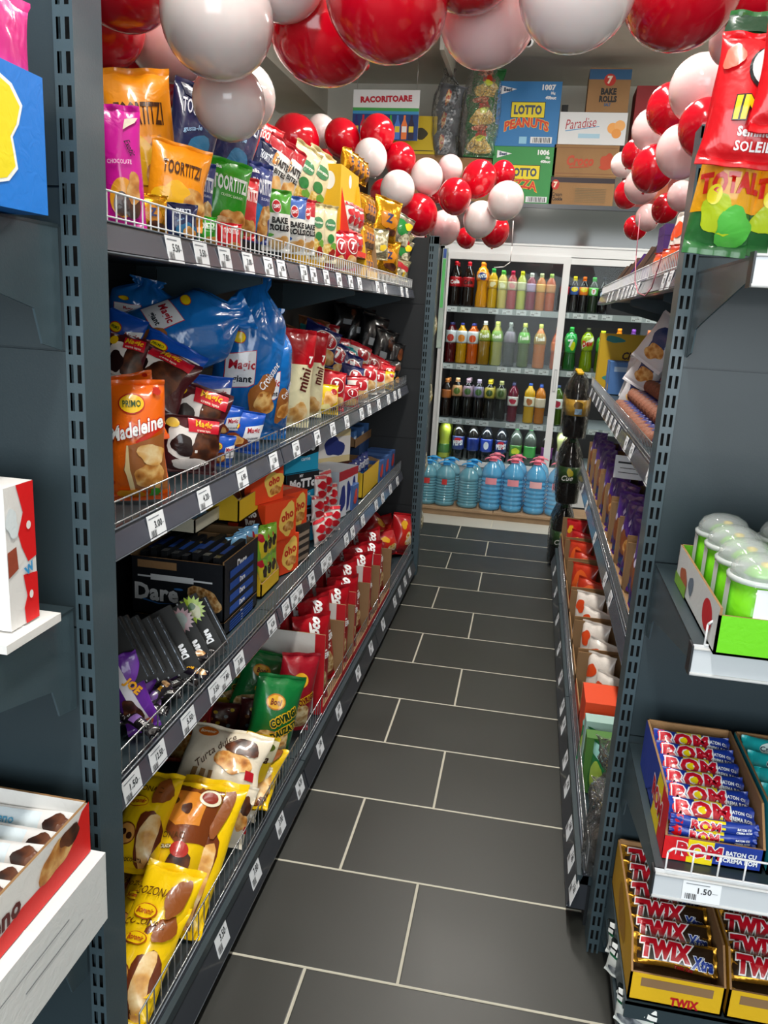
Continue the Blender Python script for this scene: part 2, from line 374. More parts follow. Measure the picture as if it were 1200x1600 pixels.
S('sack', SACK, [('p', [(-.42, .5), (-.02, .54), (.0, .34), (-.1, .32), (-.4, .3)], '#c02030'), ('p', [(-.41, .495), (-.03, .535), (-.01, .345), (-.1, .325), (-.39, .305)], '#e8e8ec'), T('Magic', -.2, .44, .07, .34, 4, '#b01428', b=.03, s=.1), T('giant', -.18, .36, .05, .26, 4, '#18202c', b=.03), ('e', -.28, .6, .09, .035, '#c01c10'), ('e', -.28, .6, .08, .03, '#f6d410'), ('b', .14, .28, .2, .12, '#a0602c', 5), ('b', .2, .24, .14, .07, 'cookie'), T('Croissant', .2, .4, .05, .4, 60, '#f0f0f4', s=.3)], knot=True)
S('mini', '#efe6bc', [T('mini', .12, .5, .13, .6, 78, '#5a2018', b=.03), ('e', .3, .7, .14, .08, '#b01424'), T('7', .3, .7, .08, .2, 0, '#f4f0e8', b=.05), ('b', 0, .14, .34, .12, 'bread')], [(.64, 1, '#b81420')])
S('yellow_cr', '#ecc414', [('b', 0, .5, .36, .26, 'bread'), ('e', .2, .75, .16, .1, '#b01424'), ('b', -.2, .24, .2, .1, '#f4e8a0'), ('b', .2, .2, .14, .07, 'choco')])
S('navy7', '#16205e', [('e', .05, .62, .34, .24, '#e8e2d8'), ('e', .05, .62, .31, .21, '#b41424'), T('7', -.02, .64, .28, .22, 0, '#ffffff', b=.06), T('DAYS', .18, .6, .09, .2, 80, '#ffffff', b=.04), ('b', .16, .22, .3, .16, 'bread')])
S('red7', '#bc1626', [('e', .05, .62, .3, .2, '#f0e8e0'), ('e', .05, .62, .27, .17, '#a01020'), T('7', 0, .62, .2, .22, 0, '#ffffff', b=.06), ('b', .05, .22, .32, .16, 'bread')])
S('teal7', '#28a0a4', [('e', .05, .6, .34, .24, '#f0e8e0'), ('e', .05, .6, .3, .2, '#b01424'), T('7', 0, .62, .2, .22, 0, '#ffffff', b=.06), ('b', -.05, .2, .34, .14, 'choco')])
S('white7', '#e2ded6', [('e', .05, .64, .3, .2, '#b01424'), T('7', 0, .64, .2, .22, 0, '#ffffff', b=.06), ('b', 0, .26, .36, .2, 'bread')], [(.85, 1, '#b01424')])
S('black_gloss', '#0c0c0e', [('r', -.25, .35, .05, .5, 'f#9aa0a4'), ('b', .2, .7, .2, .14, 'choco'), ('b', .25, .25, .16, .1, 'cookie')])
S('croiss_brown', '#7a4a2a', [('b', 0, .5, .4, .3, 'bread'), ('b', .1, .7, .2, .12, '#c82030')])
S('cozonac', '#f2c80e', [('b', .24, .3, .2, .28, '#6b2f14', 1), ('b', .26, .28, .16, .24, 'bread', 1), ('e', -.16, .3, .2, .1, '#7a3a16'), ('e', -.16, .3, .18, .088, '#e0a050'), ('e', -.2, .31, .05, .03, '#3b1a0c'), ('e', -.08, .28, .05, .03, '#3b1a0c'), ('e', -.1, .6, .2, .055, '#b4481a'), ('e', -.1, .6, .185, .048, '#f2c80e'), T('Boromir', -.1, .6, .05, .3, 0, '#b4481a', s=.2, b=.03), T('COZONAC', -.08, .74, .06, .7, 0, '#5a3010', b=.01), T('CREMA CIOCOLATA', -.05, .1, .032, .6, 0, '#3a1c0c', b=.03), ('b', .28, .74, .13, .16, '#8a4a1c')])
S('cozonac_brown', '#eec40e', [('p', [(-.5, .98), (.5, .98), (.5, .48), (.1, .42), (-.5, .66)], '#7a3c1a'), ('p', [(-.4, .86), (.1, .9), (.34, .84), (.36, .6), (.0, .56), (-.38, .66)], '#d8862c'), ('b', -.2, .76, .1, .05, '#4a2412'), ('b', .08, .72, .1, .045, '#4a2412', 3), ('e', .34, .86, .15, .08, '#ece4c8'), ('e', .34, .86, .11, .055, '#8a2a18'), T('COZONAC', -.1, .47, .05, .6, 8, '#5a3818', b=.01), T('CREMA CIOCOLATA ALUNE', -.1, .38, .028, .7, 8, '#f6e8c0', b=.03, o='#3a1c0c', ow=.12), ('b', .2, .22, .2, .14, 'choco'), ('e', .18, .38, .13, .06, '#b82a20'), ('e', -.1, .14, .13, .07, '#e8e4dc'), ('e', -.1, .15, .1, .05, '#4a2412')])
S('turta', '#e4d9c4', [('e', -.28, .84, .13, .08, '#c8661a'), T('Boromir', -.28, .84, .05, .2, 0, '#f2e6c8', s=.2), T('Turta dulce', -.10, .58, .1, .62, 52, '#4a3020', s=.4, b=0), ('b', .22, .68, .18, .15, 'choco', 2), ('b', .16, .44, .22, .15, 'cookie', 5), ('r', .34, .26, .44, .38, '#b01424'), ('r', -.3, .16, -.24, .28, '#8a6a44'), ('r', -.2, .16, -.14, .28, '#8a6a44'), ('r', -.1, .16, -.04, .28, '#8a6a44')])
S('cacao', '#ecc81a', [('r', -.5, .66, .5, .95, '#e6dcb8'), T('Lenta', -.05, .7, .12, .7, 0, '#3a1c0c', s=.3, b=.03), T('CACAO', 0, .3, .08, .6, 0, '#7a3a10', b=.05), ('e', .2, .86, .2, .05, '#5a6a1c')])
S('green_crisp', '#127236', [('b', 0, .2, .42, .2, 'nuts', 2), ('e', -.12, .72, .2, .09, '#c8761c'), ('e', -.12, .72, .18, .075, '#f0b428'), T('Boni', -.12, .72, .07, .24, 0, '#7a2410', s=.2, b=.03), T('COVRIGI', .1, .55, .1, .6, 30, '#0f3a1c', b=.06, o='#f0c01c', ow=.1), T('DAUZATI', .16, .4, .09, .56, 30, '#0f3a1c', b=.06, o='#f0c01c', ow=.1)])
S('red_crisp', '#981424', [('b', 0, .2, .42, .2, 'nuts', 2), ('e', -.05, .7, .2, .09, '#f0b428'), T('Boni', -.05, .7, .07, .24, 0, '#7a2410', s=.2, b=.03), T('COVRIGI', .12, .46, .09, .56, 25, '#7a1410', b=.06, o='#f0c01c', ow=.1)])
S('croco', '#a60f1c', [T('croco', .02, .82, .13, .6, 75, '#ffffff', b=.06, s=.2), ('e', -.1, .82, .04, .1, '#ffffff'), T('BRAEL', .05, .6, .07, .6, 10, '#ffffff', b=.06), T('CACKER', .1, .52, .07, .66, 10, '#ffffff', b=.06), T('MIX', .14, .44, .05, .3, 10, '#ffffff', b=.06), ('e', -.2, .33, .15, .06, '#f0a83c'), ('e', .05, .3, .14, .06, '#e8942a'), ('b', .2, .24, .15, .12, 'nuts'), ('s', 0, .12, .13, .06, '#58a82c')])
S('choco_pack', '#4c181c', [('e', -.2, .7, .06, .05, '#e0c030'), ('e', .1, .6, .06, .05, '#7888a0'), ('e', .25, .8, .06, .05, '#e0c030'), ('e', -.1, .4, .06, .05, '#e0c030'), ('e', .2, .35, .06, .05, '#7888a0'), ('e', -.3, .5, .06, .05, '#b07040'), ('e', .0, .2, .06, .05, '#e0c030'), ('e', -.25, .25, .06, .05, '#7888a0')])
S('red_far', '#a8141c', [('b', 0, .5, .35, .25, '#c02a1c'), ('b', .1, .4, .2, .14, 'candy'), ('b', -.15, .72, .16, .1, '#d8a020')])
S('blue_candy', '#7ab4dc', [('b', .1, .5, .3, .3, '#e8b020', 3), ('b', .15, .5, .15, .18, '#2a2320'), ('b', -.2, .3, .15, .2, '#d0e4f0'), ('b', -.1, .8, .2, .1, '#b01c30')])
S('green_candy', '#8cc43c', [('b', 0, .5, .3, .25, '#e8d030', 3), ('b', .1, .55, .15, .15, '#2a2320'), ('b', -.1, .8, .2, .1, '#c01c30')])
S('yellow_candy', '#dcb41c', [('b', 0, .5, .3, .3, '#f0e4b0', 3), ('b', .1, .45, .2, .18, '#5a2a18'), ('b', -.2, .7, .12, .1, '#b01c30')])
S('candy_rw', '#e0d6d0', [('b', 0, .6, .4, .16, '#c01424', 1), ('b', -.1, .3, .3, .14, '#c01424', 2), ('e', .1, .45, .1, .06, '#8a9098'), ('r', -.5, .85, .5, .95, '#c8142a')])
S('purple', '#4c2a80', [('b', -.1, .4, .26, .2, '#8a5030'), ('b', .12, .3, .2, .15, 'cookie'), ('p', [(0, .7), (.06, .76), (.12, .7), (.06, .64)], '#c8c0dc'), ('p', [(-.3, .6), (-.24, .66), (-.18, .6), (-.24, .54)], '#c8c0dc'), ('p', [(.2, .5), (.26, .56), (.32, .5), (.26, .44)], '#c8c0dc'), ('b', 0, .12, .34, .08, '#2a5aa0')])
S('orange_white', '#e4dcd4', [('b', .1, .3, .4, .16, '#e0501c', 2), ('b', -.2, .7, .2, .12, '#d84a1c')])
S('tango', '#b8321c', [('b', 0, .5, .4, .3, '#d85a24'), ('b', .1, .5, .2, .16, 'salami')])
S('white_pack', '#dcdade', [('b', 0, .5, .3, .24, '#2c3a6c', 1), ('b', .05, .3, .3, .14, 'cookie')])
S('green_pack', '#1f7a44', [('b', 0, .5, .3, .24, '#a8c850', 1), ('r', -.5, .8, .5, .96, '#88c0b8')])
S('white_green', '#e4e8e4', [('b', 0, .25, .4, .2, 'grey', 1)] + [('r', -.45+.2*i, .82, -.30+.2*i, .93, '#f2f4f2') for i in range(5)] + [('r', -.45+.2*i, .68, -.30+.2*i, .79, '#f2f4f2') for i in range(5)], [(.55, .66, '#137046'), (.66, 1, '#10181a')])
S('party', '#2c6a34', [('p', [(-.5, .42), (.5, .54), (.5, .18), (-.5, .17)], '#e8a414'), T('PARTY', .06, .42, .085, .8, 4, '#d01c14', b=.06), T('TOTAL', .0, .29, .09, .9, 4, '#d01c14', b=.06), ('b', -.05, .16, .3, .08, '#b8cc20'), ('e', -.2, .24, .11, .04, '#f0e020'), ('b', .2, .12, .3, .07, '#5ac04a'), ('b', -.25, .8, .2, .1, '#3c7a3a'), ('p', [(-.5, .98), (.5, .98), (.5, .88), (-.5, .9)], '#20402a')])
S('ina', '#d4101c', [('e', .22, .72, .3, .17, '#10181c'), ('e', .24, .73, .28, .155, '#dfe4e6'), ('e', .33, .75, .14, .085, '#c01020'), T('INA', .18, .42, .17, .7, 4, '#f0c818', b=.05, s=.1, o='#101010', ow=.04), T('Seminte', .2, .25, .07, .5, 2, '#f4f4f4', b=.05), T('SOLEIL', .2, .15, .07, .5, 2, '#f4f4f4', b=.02), ('b', -.3, .78, .12, .1, '#f0705c')])
S('pink_gummy', '#e0208c', [('e', -.1, .45, .3, .24, '#f4eef2'), ('e', -.1, .45, .26, .2, '#d0182c'), ('e', -.1, .45, .12, .1, '#f4eef2')])
S('rom', '#1c3a9c', [('r', -.5, .02, -.36, .98, '#d8121c'), ('r', -.2, .02, .12, .98, '#f4dc10'), T('ROM', -.1, .5, .74, .62, 0, '#c8102a', b=.05, o='#f4f4f8', ow=.06, x=1.1), ('e', -.09, .5, .05, .2, '#f4dc10'), T('BATON CU', .33, .62, .16, .26, 0, '#f0f4fa', b=.04), T('CREMA ROM', .33, .36, .16, .28, 0, '#f0f4fa', b=.04)])
S('twix', 'm#c08a2c', [('r', -.46, .16, .46, .9, '#2a1c10'), ('r', -.5, .16, -.44, .9, 'm#8a5416'), T('TWIX', -.1, .56, .66, .6, 0, '#b80f22', b=.08, o='#f4f0f0', ow=.07, s=.15), T('Xtra', .32, .34, .42, .26, 0, '#1c3c98', b=.05, o='#e8ecf4', ow=.05, s=.2), T('TWIX Xtra', .1, .07, .1, .3, 0, '#a01020', b=.04)])
S('teal_bar', '#20a8ac', [('e', -.1, .5, .2, .3, '#d8ece8'), ('b', .2, .5, .15, .3, 'cookie'), T('Croissant', -.1, .5, .2, .4, 0, '#183a50', b=.02)])
S('bueno', '#ece8e6', [('r', -.1, .1, .3, .9, '#dfeaf0'), ('b', .40, .5, .07, .42, 'choco', 2), ('b', .43, .45, .04, .25, '#7a4a34', 2), ('b', -.32, .5, .12, .3, 'choco'), T('bueno', .1, .5, .3, .4, 0, '#58a8d0', b=.02)])
S('fries_bag', '#1f6a34', [('b', 0, .3, .34, .26, 'fries', 1), ('b', .05, .62, .2, .12, '#b03020'), ('b', -.05, .8, .24, .1, 'salami'), ('b', .05, .5, .16, .08, '#c8d430')])
S('grey_wrap', '#70747a', [('b', 0, .35, .3, .3, 'grey', 1), ('b', -.1, .5, .1, .3, 'mixed'), ('b', .2, .75, .2, .12, 'grey')])
S('joe', '#6a2ca0', [('p', [(-.4, .95), (-.1, .95), (.3, .05), (0, .02)], '#e8e4ee'), T('JOE', .1, .62, .13, .6, -62, '#f0a81c', b=.06), ('b', -.15, .3, .25, .2, 'choco'), ('b', .1, .12, .2, .07, '#d86a3c')])
S('minibar', '#141216', [T('TRIX', .1, .5, .3, .4, 0, '#f0f0f0', b=.03), ('r', -.3, .1, -.1, .9, '#7a5a9c')])
S('minijoe', '#1a1420', [T('JOE', 0, .5, .34, .4, 0, '#f0b01c', b=.06), ('b', .3, .5, .15, .3, 'wafer'), ('b', -.3, .5, .14, .3, '#5a2a88')])

_bc = {}; _seed = [0]
def bag(style, label, cat, loc, w, h, t=None, yaw=0, pitch=0, roll=0, group=None, name='snack_bag', hor=False):
    """a bag standing on its bottom edge at loc"""
    _seed[0] += 1; st = STYLES[style]; t = t or min(w, h)*.42
    key = (style, round(w, 2), round(h, 2), round(t, 2), _seed[0] % 3, hor)
    if key in _bc:
        o = _bc[key].copy(); COL.objects.link(o); o.name = name
    else:
        q = max(w, h) if not hor else .1
        nu, nv = (18, 24) if q > .16 else (12, 14)
        o = bag_mesh(w, h, t, st['base'], st['items'], st['zones'], _seed[0], nu, nv, st['seal'], st.get('knot', False), hor=hor).build(name)
        _bc[key] = o
    o.location = loc; o.rotation_mode = 'YXZ'; o.rotation_euler = (radians(pitch), radians(roll), radians(yaw))
    for k in list(o.keys()): del o[k]
    tag(o, label, cat, group)
    return o
def bagpx(style, label, px, py, wpx, hpx, yaw, plane, pitch=0, roll=0, t=None, zmin=None, group=None, cat='snack bag', name='snack_bag', fs=None):
    """bag whose middle is at pixel (px, py) on the given plane and which looks wpx by hpx pixels big"""
    P = at(px, py, **plane); d = depth(P)
    rt = Euler((radians(pitch), radians(roll), radians(yaw)), 'YXZ').to_matrix(); v = (P-Vector((0, 0, CAMH))).normalized()
    fac = lambda ax: max(.42, sqrt(max(0, 1-(rt @ ax).dot(v)**2)))
    h = hpx*d/FPX/fac(Vector((0, 0, 1))); ww = wpx*d/FPX/fac(Vector((1, 0, 0)))
    b = P-rt @ Vector((0, 0, h/2))
    if zmin is not None and abs(pitch) < 40:
        b.z = max(b.z, zmin+.002)
    o = bag(style, label, cat, b, ww, h, t, yaw, pitch, roll, group, name)
    if zmin is not None:
        m3 = o.rotation_euler.to_matrix(); vs = [m3 @ v.co for v in o.data.vertices]
        lz = min(v.z for v in vs)+o.location.z
        if lz < zmin+.001: o.location.z += zmin+.001-lz
        if 'X' in plane and plane['X'] < 0:
            lim = -.582 if zmin < .2 else -.676; hx = max(v.x for v in vs)+o.location.x; lx = min(v.x for v in vs)+o.location.x
            if hx > lim: o.location.x += lim-hx
            elif lx < -1.06 and zmin is not None: o.location.x += min(-1.06-lx, lim-hx)
            hy = max(v.y for v in vs)+o.location.y; ly = min(v.y for v in vs)+o.location.y
            if hy > 4.37: o.location.y -= hy-4.37
            elif ly < 1.097: o.location.y += 1.097-ly
        elif 'X' in plane and zmin > .1:
            lim = .232 if zmin < .2 else .326; lx = min(v.x for v in vs)+o.location.x; hx = max(v.x for v in vs)+o.location.x
            if lx < lim: o.location.x += lim-lx
            elif hx > .745: o.location.x -= min(hx-.745, lx-lim)
    return o
ORD = ['nearest', 'second nearest', 'third nearest', 'fourth nearest', 'fifth nearest', 'sixth nearest', 'seventh nearest', 'eighth nearest', 'ninth nearest', 'tenth nearest', 'eleventh nearest', 'twelfth nearest']
def ordn(i, n): return 'farthest' if i == n-1 and n > 1 else ORD[i]
LR = ['first', 'second', 'third', 'fourth', 'fifth', 'sixth', 'seventh', 'eighth', 'ninth', 'tenth', 'eleventh', 'twelfth']

# ------------------------------------------------------------------ cartons
def carton(name, label, cat, loc, w, d, h, cols, faces={}, yaw=0, group=None, parent=None, pitch=0, roll=0):
    """closed box, origin bottom centre, front towards -y; cols: one colour or dict(front,left,right,top,side)"""
    mb = MB(); x, y = w/2, d/2; c = cols if isinstance(cols, dict) else {'all': cols}
    g = lambda k: c.get(k, c.get('all'))
    F = {'front': [(-x, -y, 0), (x, -y, 0), (x, -y, h), (-x, -y, h)], 'back': [(x, y, 0), (-x, y, 0), (-x, y, h), (x, y, h)],
         'left': [(-x, y, 0), (-x, -y, 0), (-x, -y, h), (-x, y, h)], 'right': [(x, -y, 0), (x, y, 0), (x, y, h), (x, -y, h)],
         'top': [(-x, -y, h), (x, -y, h), (x, y, h), (-x, y, h)], 'bottom': [(-x, y, 0), (x, y, 0), (x, -y, 0), (-x, -y, 0)]}
    for k, v in F.items(): mb.add(v, [(0, 1, 2, 3)], g(k))
    # flap seam on top, folded edges
    if min(w, d) > .1:
        mb.box(-x+.002, x-.002, -.0012, .0012, h-.0005, h+.0012, g('top'))
    sf = {'front': (lambda a, b, e: (a, -y-e, b), w, h), 'back': (lambda a, b, e: (-a, y+e, b), w, h), 'left': (lambda a, b, e: (-x-e, -a, b), d, h),
          'right': (lambda a, b, e: (x+e, a, b), d, h), 'top': (lambda a, b, e: (a, b-y, h+e), w, d)}
    for k, it in faces.items(): deco(mb, it, sf[k][1], sf[k][2], sf[k][0], eps=.0005, flat=True)
    o = mb.build(name, parent); o.location = loc; o.rotation_euler = (radians(pitch), radians(roll), radians(yaw))
    if cat: tag(o, label, cat, group)
    return o
def tray(name, label, cat, loc, w, d, h, col, inner=None, front_h=.35, faces={}, yaw=0, group=None, left_h=None, right_h=None, back_h=None, cut=True):
    """open display carton with a cut-down front"""
    inner = inner or KRAFTD; t = .004; x, y = w/2, d/2; fh = h*front_h; lh = left_h or h; rh = right_h or h; bh = back_h or h
    mb = MB()
    mb.box(-x, x, -y, y, 0, .004, inner)
    def wall(quad_out, nrm, colr):
        o = [Vector(p) for p in quad_out]; i = [p-Vector(nrm)*t for p in o]
        n = len(o)
        mb.add(o, [tuple(range(n))], colr); mb.add(i, [tuple(range(n))], inner)
        for k in range(n):
            mb.add([o[k], o[(k+1) % n], i[(k+1) % n], i[k]], [(0, 1, 2, 3)], KRAFT)
    wall([(-x, -y, 0), (x, -y, 0), (x, -y, fh), (-x, -y, fh)], (0, -1, 0), col if not isinstance(col, dict) else col.get('front', col.get('all')))
    g = lambda k: col if not isinstance(col, dict) else col.get(k, col.get('all'))
    wall([(-x, y, 0), (x, y, 0), (x, y, bh), (-x, y, bh)], (0, 1, 0), g('back'))
    s = min(.25*d, .05) if cut else 0
    wall([(-x, -y, 0), (-x, -y, fh), (-x, -y+s, lh), (-x, y, lh), (-x, y, 0)], (-1, 0, 0), g('left'))
    wall([(x, -y, 0), (x, -y, fh), (x, -y+s, rh), (x, y, rh), (x, y, 0)], (1, 0, 0), g('right'))
    sf = {'front': (lambda a, b, e: (a, -y-e, b), w, fh), 'left': (lambda a, b, e: (-x-e, -a, b), d, lh), 'right': (lambda a, b, e: (x+e, a, b), d, rh), 'back': (lambda a, b, e: (a, y-t-e, b), w, bh)}
    for k, it in faces.items(): deco(mb, it, sf[k][1], sf[k][2], sf[k][0], eps=.0005, flat=True)
    o = mb.build(name); o.location = loc; o.rotation_euler = (0, 0, radians(yaw))
    if cat: tag(o, label, cat, group)
    return o
def rot2(x, y, yaw):
    a = radians(yaw); return x*cos(a)-y*sin(a), x*sin(a)+y*cos(a)

# ================================================================== THE ROOM
m_floor = bpy.data.materials.new('slate_floor_tiles'); m_floor.use_nodes = True
def floor_nodes(m):
    """tiles 0.64 x 0.34 in a third bond with pale grout"""
    nt = m.node_tree; b = nt.nodes['Principled BSDF']; N = nt.nodes.new; L = nt.links.new
    tc = N('ShaderNodeTexCoord'); mp = N('ShaderNodeMapping'); mp.inputs['Rotation'].default_value = (0, 0, -.00627)
    L(tc.outputs['Object'], mp.inputs['Vector']); sx = N('ShaderNodeSeparateXYZ'); L(mp.outputs[0], sx.inputs[0])
    def M_(op, a, bb=None, c=None):
        n = N('ShaderNodeMath'); n.operation = op
        for i, v in enumerate((a, bb, c)):
            if v is None: continue
            if isinstance(v, (int, float)): n.inputs[i].default_value = v
            else: L(v, n.inputs[i])
        return n.outputs[0]
    y0 = 1.49273+.00627*.166; q = .34028; x0 = -.16654+.00627*1.4927; W = .64; off = .2131
    yy = M_('DIVIDE', M_('SUBTRACT', sx.outputs[1], y0), q); row = M_('FLOOR', yy); fy = M_('SUBTRACT', yy, row)
    odd = M_('MODULO', M_('ADD', row, 100), 2)
    xx = M_('DIVIDE', M_('ADD', M_('SUBTRACT', sx.outputs[0], x0), M_('MULTIPLY', odd, off)), W); fl = M_('FLOOR', xx); fx = M_('SUBTRACT', xx, fl)
    dx = M_('MULTIPLY', M_('MINIMUM', fx, M_('SUBTRACT', 1, fx)), W); dy = M_('MULTIPLY', M_('MINIMUM', fy, M_('SUBTRACT', 1, fy)), q)
    d = M_('MINIMUM', dx, dy); g = M_('LESS_THAN', d, .0034)
    cv = N('ShaderNodeCombineXYZ'); L(fl, cv.inputs[0]); L(row, cv.inputs[1]); wn = N('ShaderNodeTexWhiteNoise'); L(cv.outputs[0], wn.inputs[0])
    n1 = N('ShaderNodeTexNoise'); n1.inputs['Scale'].default_value = 3.5; n1.inputs['Detail'].default_value = 8; L(tc.outputs['Object'], n1.inputs[0])
    f = M_('ADD', M_('MULTIPLY', wn.outputs[0], .35), M_('MULTIPLY', n1.outputs[0], .65))
    light = M_('GREATER_THAN', sx.outputs[1], y0+12*q)
    cr = N('ShaderNodeValToRGB'); cr.color_ramp.elements[0].position = .2; cr.color_ramp.elements[1].position = .8
    cr.color_ramp.elements[0].color = lin('#262724'); cr.color_ramp.elements[1].color = lin('#31322f'); L(f, cr.inputs[0])
    m0 = N('ShaderNodeMix'); m0.data_type = 'RGBA'; L(light, m0.inputs[0]); L(cr.outputs[0], m0.inputs[6]); m0.inputs[7].default_value = lin('#b4b4ac')
    m1 = N('ShaderNodeMix'); m1.data_type = 'RGBA'; L(g, m1.inputs[0]); L(m0.outputs[2], m1.inputs[6]); m1.inputs[7].default_value = lin('#b9b5a6')
    L(m1.outputs[2], b.inputs['Base Color'])
    ro = M_('ADD', M_('MULTIPLY', n1.outputs[0], .16), .34); L(M_('ADD', ro, M_('MULTIPLY', g, .3)), b.inputs['Roughness'])
    bp = N('ShaderNodeBump'); bp.inputs['Distance'].default_value = .002; bp.inputs['Strength'].default_value = .5
    n2 = N('ShaderNodeTexNoise'); n2.inputs['Scale'].default_value = 45; n2.inputs['Detail'].default_value = 4; L(tc.outputs['Object'], n2.inputs[0])
    L(M_('ADD', M_('MULTIPLY', n2.outputs[0], .12), M_('MINIMUM', M_('MULTIPLY', d, 180), 1)), bp.inputs['Height']); L(bp.outputs[0], b.inputs['Normal'])
floor_nodes(m_floor)
PLAST = mat('painted_plaster', '#cfccc2', .8, bump=.15, bscale=40, var=.03)
CEIL = mat('ceiling_plaster', '#d6d3c8', .85, bump=.5, bscale=3, bdist=.01, var=.03, vscale=3)
XL, XR, YF, YB, ZC = -4.6, 3.6, -3.0, 7.2, 3.27
b = MB(); b.box(XL, XR, YF, YB, -.1, 0, m_floor); struct('floor', b)
b = MB(); b.box(XL, XR, YF, YB, ZC, ZC+.1, CEIL); struct('ceiling', b)
b = MB(); b.box(XL, XR, YB, YB+.1, 0, ZC, PLAST); struct('wall_back', b)
b = MB(); b.box(XL-.1, XL, YF, YB, 0, ZC, PLAST); struct('wall_left', b)
b = MB(); b.box(XR, XR+.1, YF, YB, 0, ZC, PLAST); struct('wall_right', b)
b = MB(); b.box(XL, -2.0, YF-.1, YF, 0, ZC, PLAST); b.box(2.6, XR, YF-.1, YF, 0, ZC, PLAST); b.box(-2.0, 2.6, YF-.1, YF, 2.95, ZC, PLAST); b.box(-2.0, 2.6, YF-.1, YF, 0, .45, PLAST)
struct('wall_front', b)
b = MB()
for x in (-2.0, -.47, 1.06, 2.56): b.box(x, x+.045, YF-.08, YF-.02, .45, 2.95, WHITE)
b.box(-2, 2.6, YF-.08, YF-.02, .45, .5, WHITE); b.box(-2, 2.6, YF-.08, YF-.02, 2.9, 2.95, WHITE)
struct('window_1', b)
b = MB(); b.box(-2.35, -1.93, 1.0, YB, 3.03, ZC, PLAST); struct('trim_1', b)     # ceiling beam above the left shelves
b = MB(); b.box(XL, XR, YB-.012, YB, 0, .08, mat('skirting_tile', '#4a4b48', .5)); struct('baseboard_back', b)

# ceiling lamps
for i, (lx, ly) in enumerate(LAMPS):
    r = root('ceiling_lamp', (lx, ly, ZC), 'white linear fluorescent ceiling fitting, %s' % (['over the aisle nearest the shopfront', 'over the middle of the aisle', 'over the aisle near the drinks cooler', 'left of the shelves halfway back', 'right of the shelves halfway back', 'in the back left of the shop', 'in the back right of the shop'][i]), 'ceiling lamp', 'linear ceiling lamps')
    b = MB(); b.prism([(-.1, 0), (.1, 0), (.085, -.05), (-.085, -.05)], -.64, .64, WHITE, 'y'); b.build('housing', r)
    b = MB(); b.prism([(-.075, -.051), (.075, -.051), (.05, -.075), (-.05, -.075)], -.62, .62, mat('lamp_diffuser', '#fff8ea', .4, emit=13.0), 'y'); b.build('diffuser', r)

# ================================================================== SHELVING
def post(mb, x, y, z0, z1, fx=.027, dy=.07, side=1):
    """perforated upright: front face at y (towards -y), width fx from x to the side, plain flank to y+dy"""
    x1 = x-side*fx; lo, hi = min(x, x1), max(x, x1)
    mb.box(lo, hi, y+.012, y+dy, z0, z1, STEEL)
    # front sheet with two columns of slots
    xs = [lo, lo+.0045, lo+.0105, lo+.0165, lo+.0225, hi]
    pz = .0385; sl = .025; z = z0; V = []; Fc = []
    def q(xa, xb, za, zb): mb.add([(xa, y, za), (xb, y, za), (xb, y, zb), (xa, y, zb)], [(0, 1, 2, 3)], STEEL)
    for a, c in ((xs[0], xs[1]), (xs[2], xs[3]), (xs[4], xs[5])): q(a, c, z0, z1)
    z = z0
    while z < z1-pz:
        for a, c in ((xs[1], xs[2]), (xs[3], xs[4])): q(a, c, z+sl, z+pz)
        z += pz
    q(lo, hi, z, z1)
    for xx in (lo, hi): mb.add([(xx, y, z0), (xx, y+.012, z0), (xx, y+.012, z1), (xx, y, z1)], [(0, 1, 2, 3)], STEEL)
    mb.box(lo+.003, hi-.003, y+.0115, y+.0118, z0, z1, SHADE_LENS)  # near-black sheet standing in for the shade behind the slots
    mb.box(lo, hi, y, y+dy, z1, z1+.003, STEEL)
PR = ['5.50', '3.50', '7.80', '3.00', '4.20', '6.90', '1.50', '12.50']
_tags = {}
def price_tag(parent, P, nrm, wd=.052, ht=.036, i=0, lean=0, price=None):
    k = (nrm, wd, ht, price or PR[i % len(PR)])
    if k not in _tags:
        b = MB(); b.box(-wd/2, wd/2, -.0004, .0004, -ht/2, ht/2, PAPER)
        deco(b, [T(k[3], .08, .56, .3, .45, 0, INK, b=.02), ('r', -.42, .84, .2, .88, 'f#7d848c'), ('r', .28, .5, .42, .53, 'f#9aa0a6')] + barcode(-.42, .1, -.1, .38, 7), wd, ht, lambda a, c, e: (a, -.0004-e, c-ht/2), eps=.0003, flat=True)
        _tags[k] = b.build('price_tag', parent); o = _tags[k]
    else:
        o = _tags[k].copy(); COL.objects.link(o); o.parent = parent
    o.location = P
    o.rotation_euler = (lean, 0, {'+x': pi/2, '-x': -pi/2, '-y': 0}[nrm])
    return o
def fence(parent, org, a, b_, z0, z1, m, step=.029, r=.0014):
    """wire riser along the straight line a -> b (xy)"""
    mb = MB(); a = Vector((a[0], a[1], 0)); b2 = Vector((b_[0], b_[1], 0)); L = (b2-a).length; n = max(2, int(L/step)); d = (b2-a)/n
    for k in range(n+1):
        p = a+d*k; mb.rod((p.x, p.y, z0-.012), (p.x, p.y, z1-.002), r, m, 4, False)
    mb.rod((a.x, a.y, z1), (b2.x, b2.y, z1), r*1.35, m, 5)
    mb.rod((a.x, a.y, z0+.012), (b2.x, b2.y, z0+.012), r*1.1, m, 5)
    return mb.build('wire_fence', parent, org)
def bracket(mb, x, yb, z, dirx, L, m=STEEL, axis='x'):
    """cantilever bracket plate under a shelf; from the post at (x, yb) the arm runs L along axis"""
    poly = [(0, 0), (L, 0), (L, -.03), (.10, -.095), (.06, -.105), (.045, -.15), (.0, -.16)]
    if axis == 'x': mb.prism([(x+dirx*a, z+c) for a, c in poly], yb-.0015, yb+.0015, m, 'y')
    else: mb.prism([(yb+dirx*a, z+c) for a, c in poly], x-.0015, x+.0015, m, 'x')

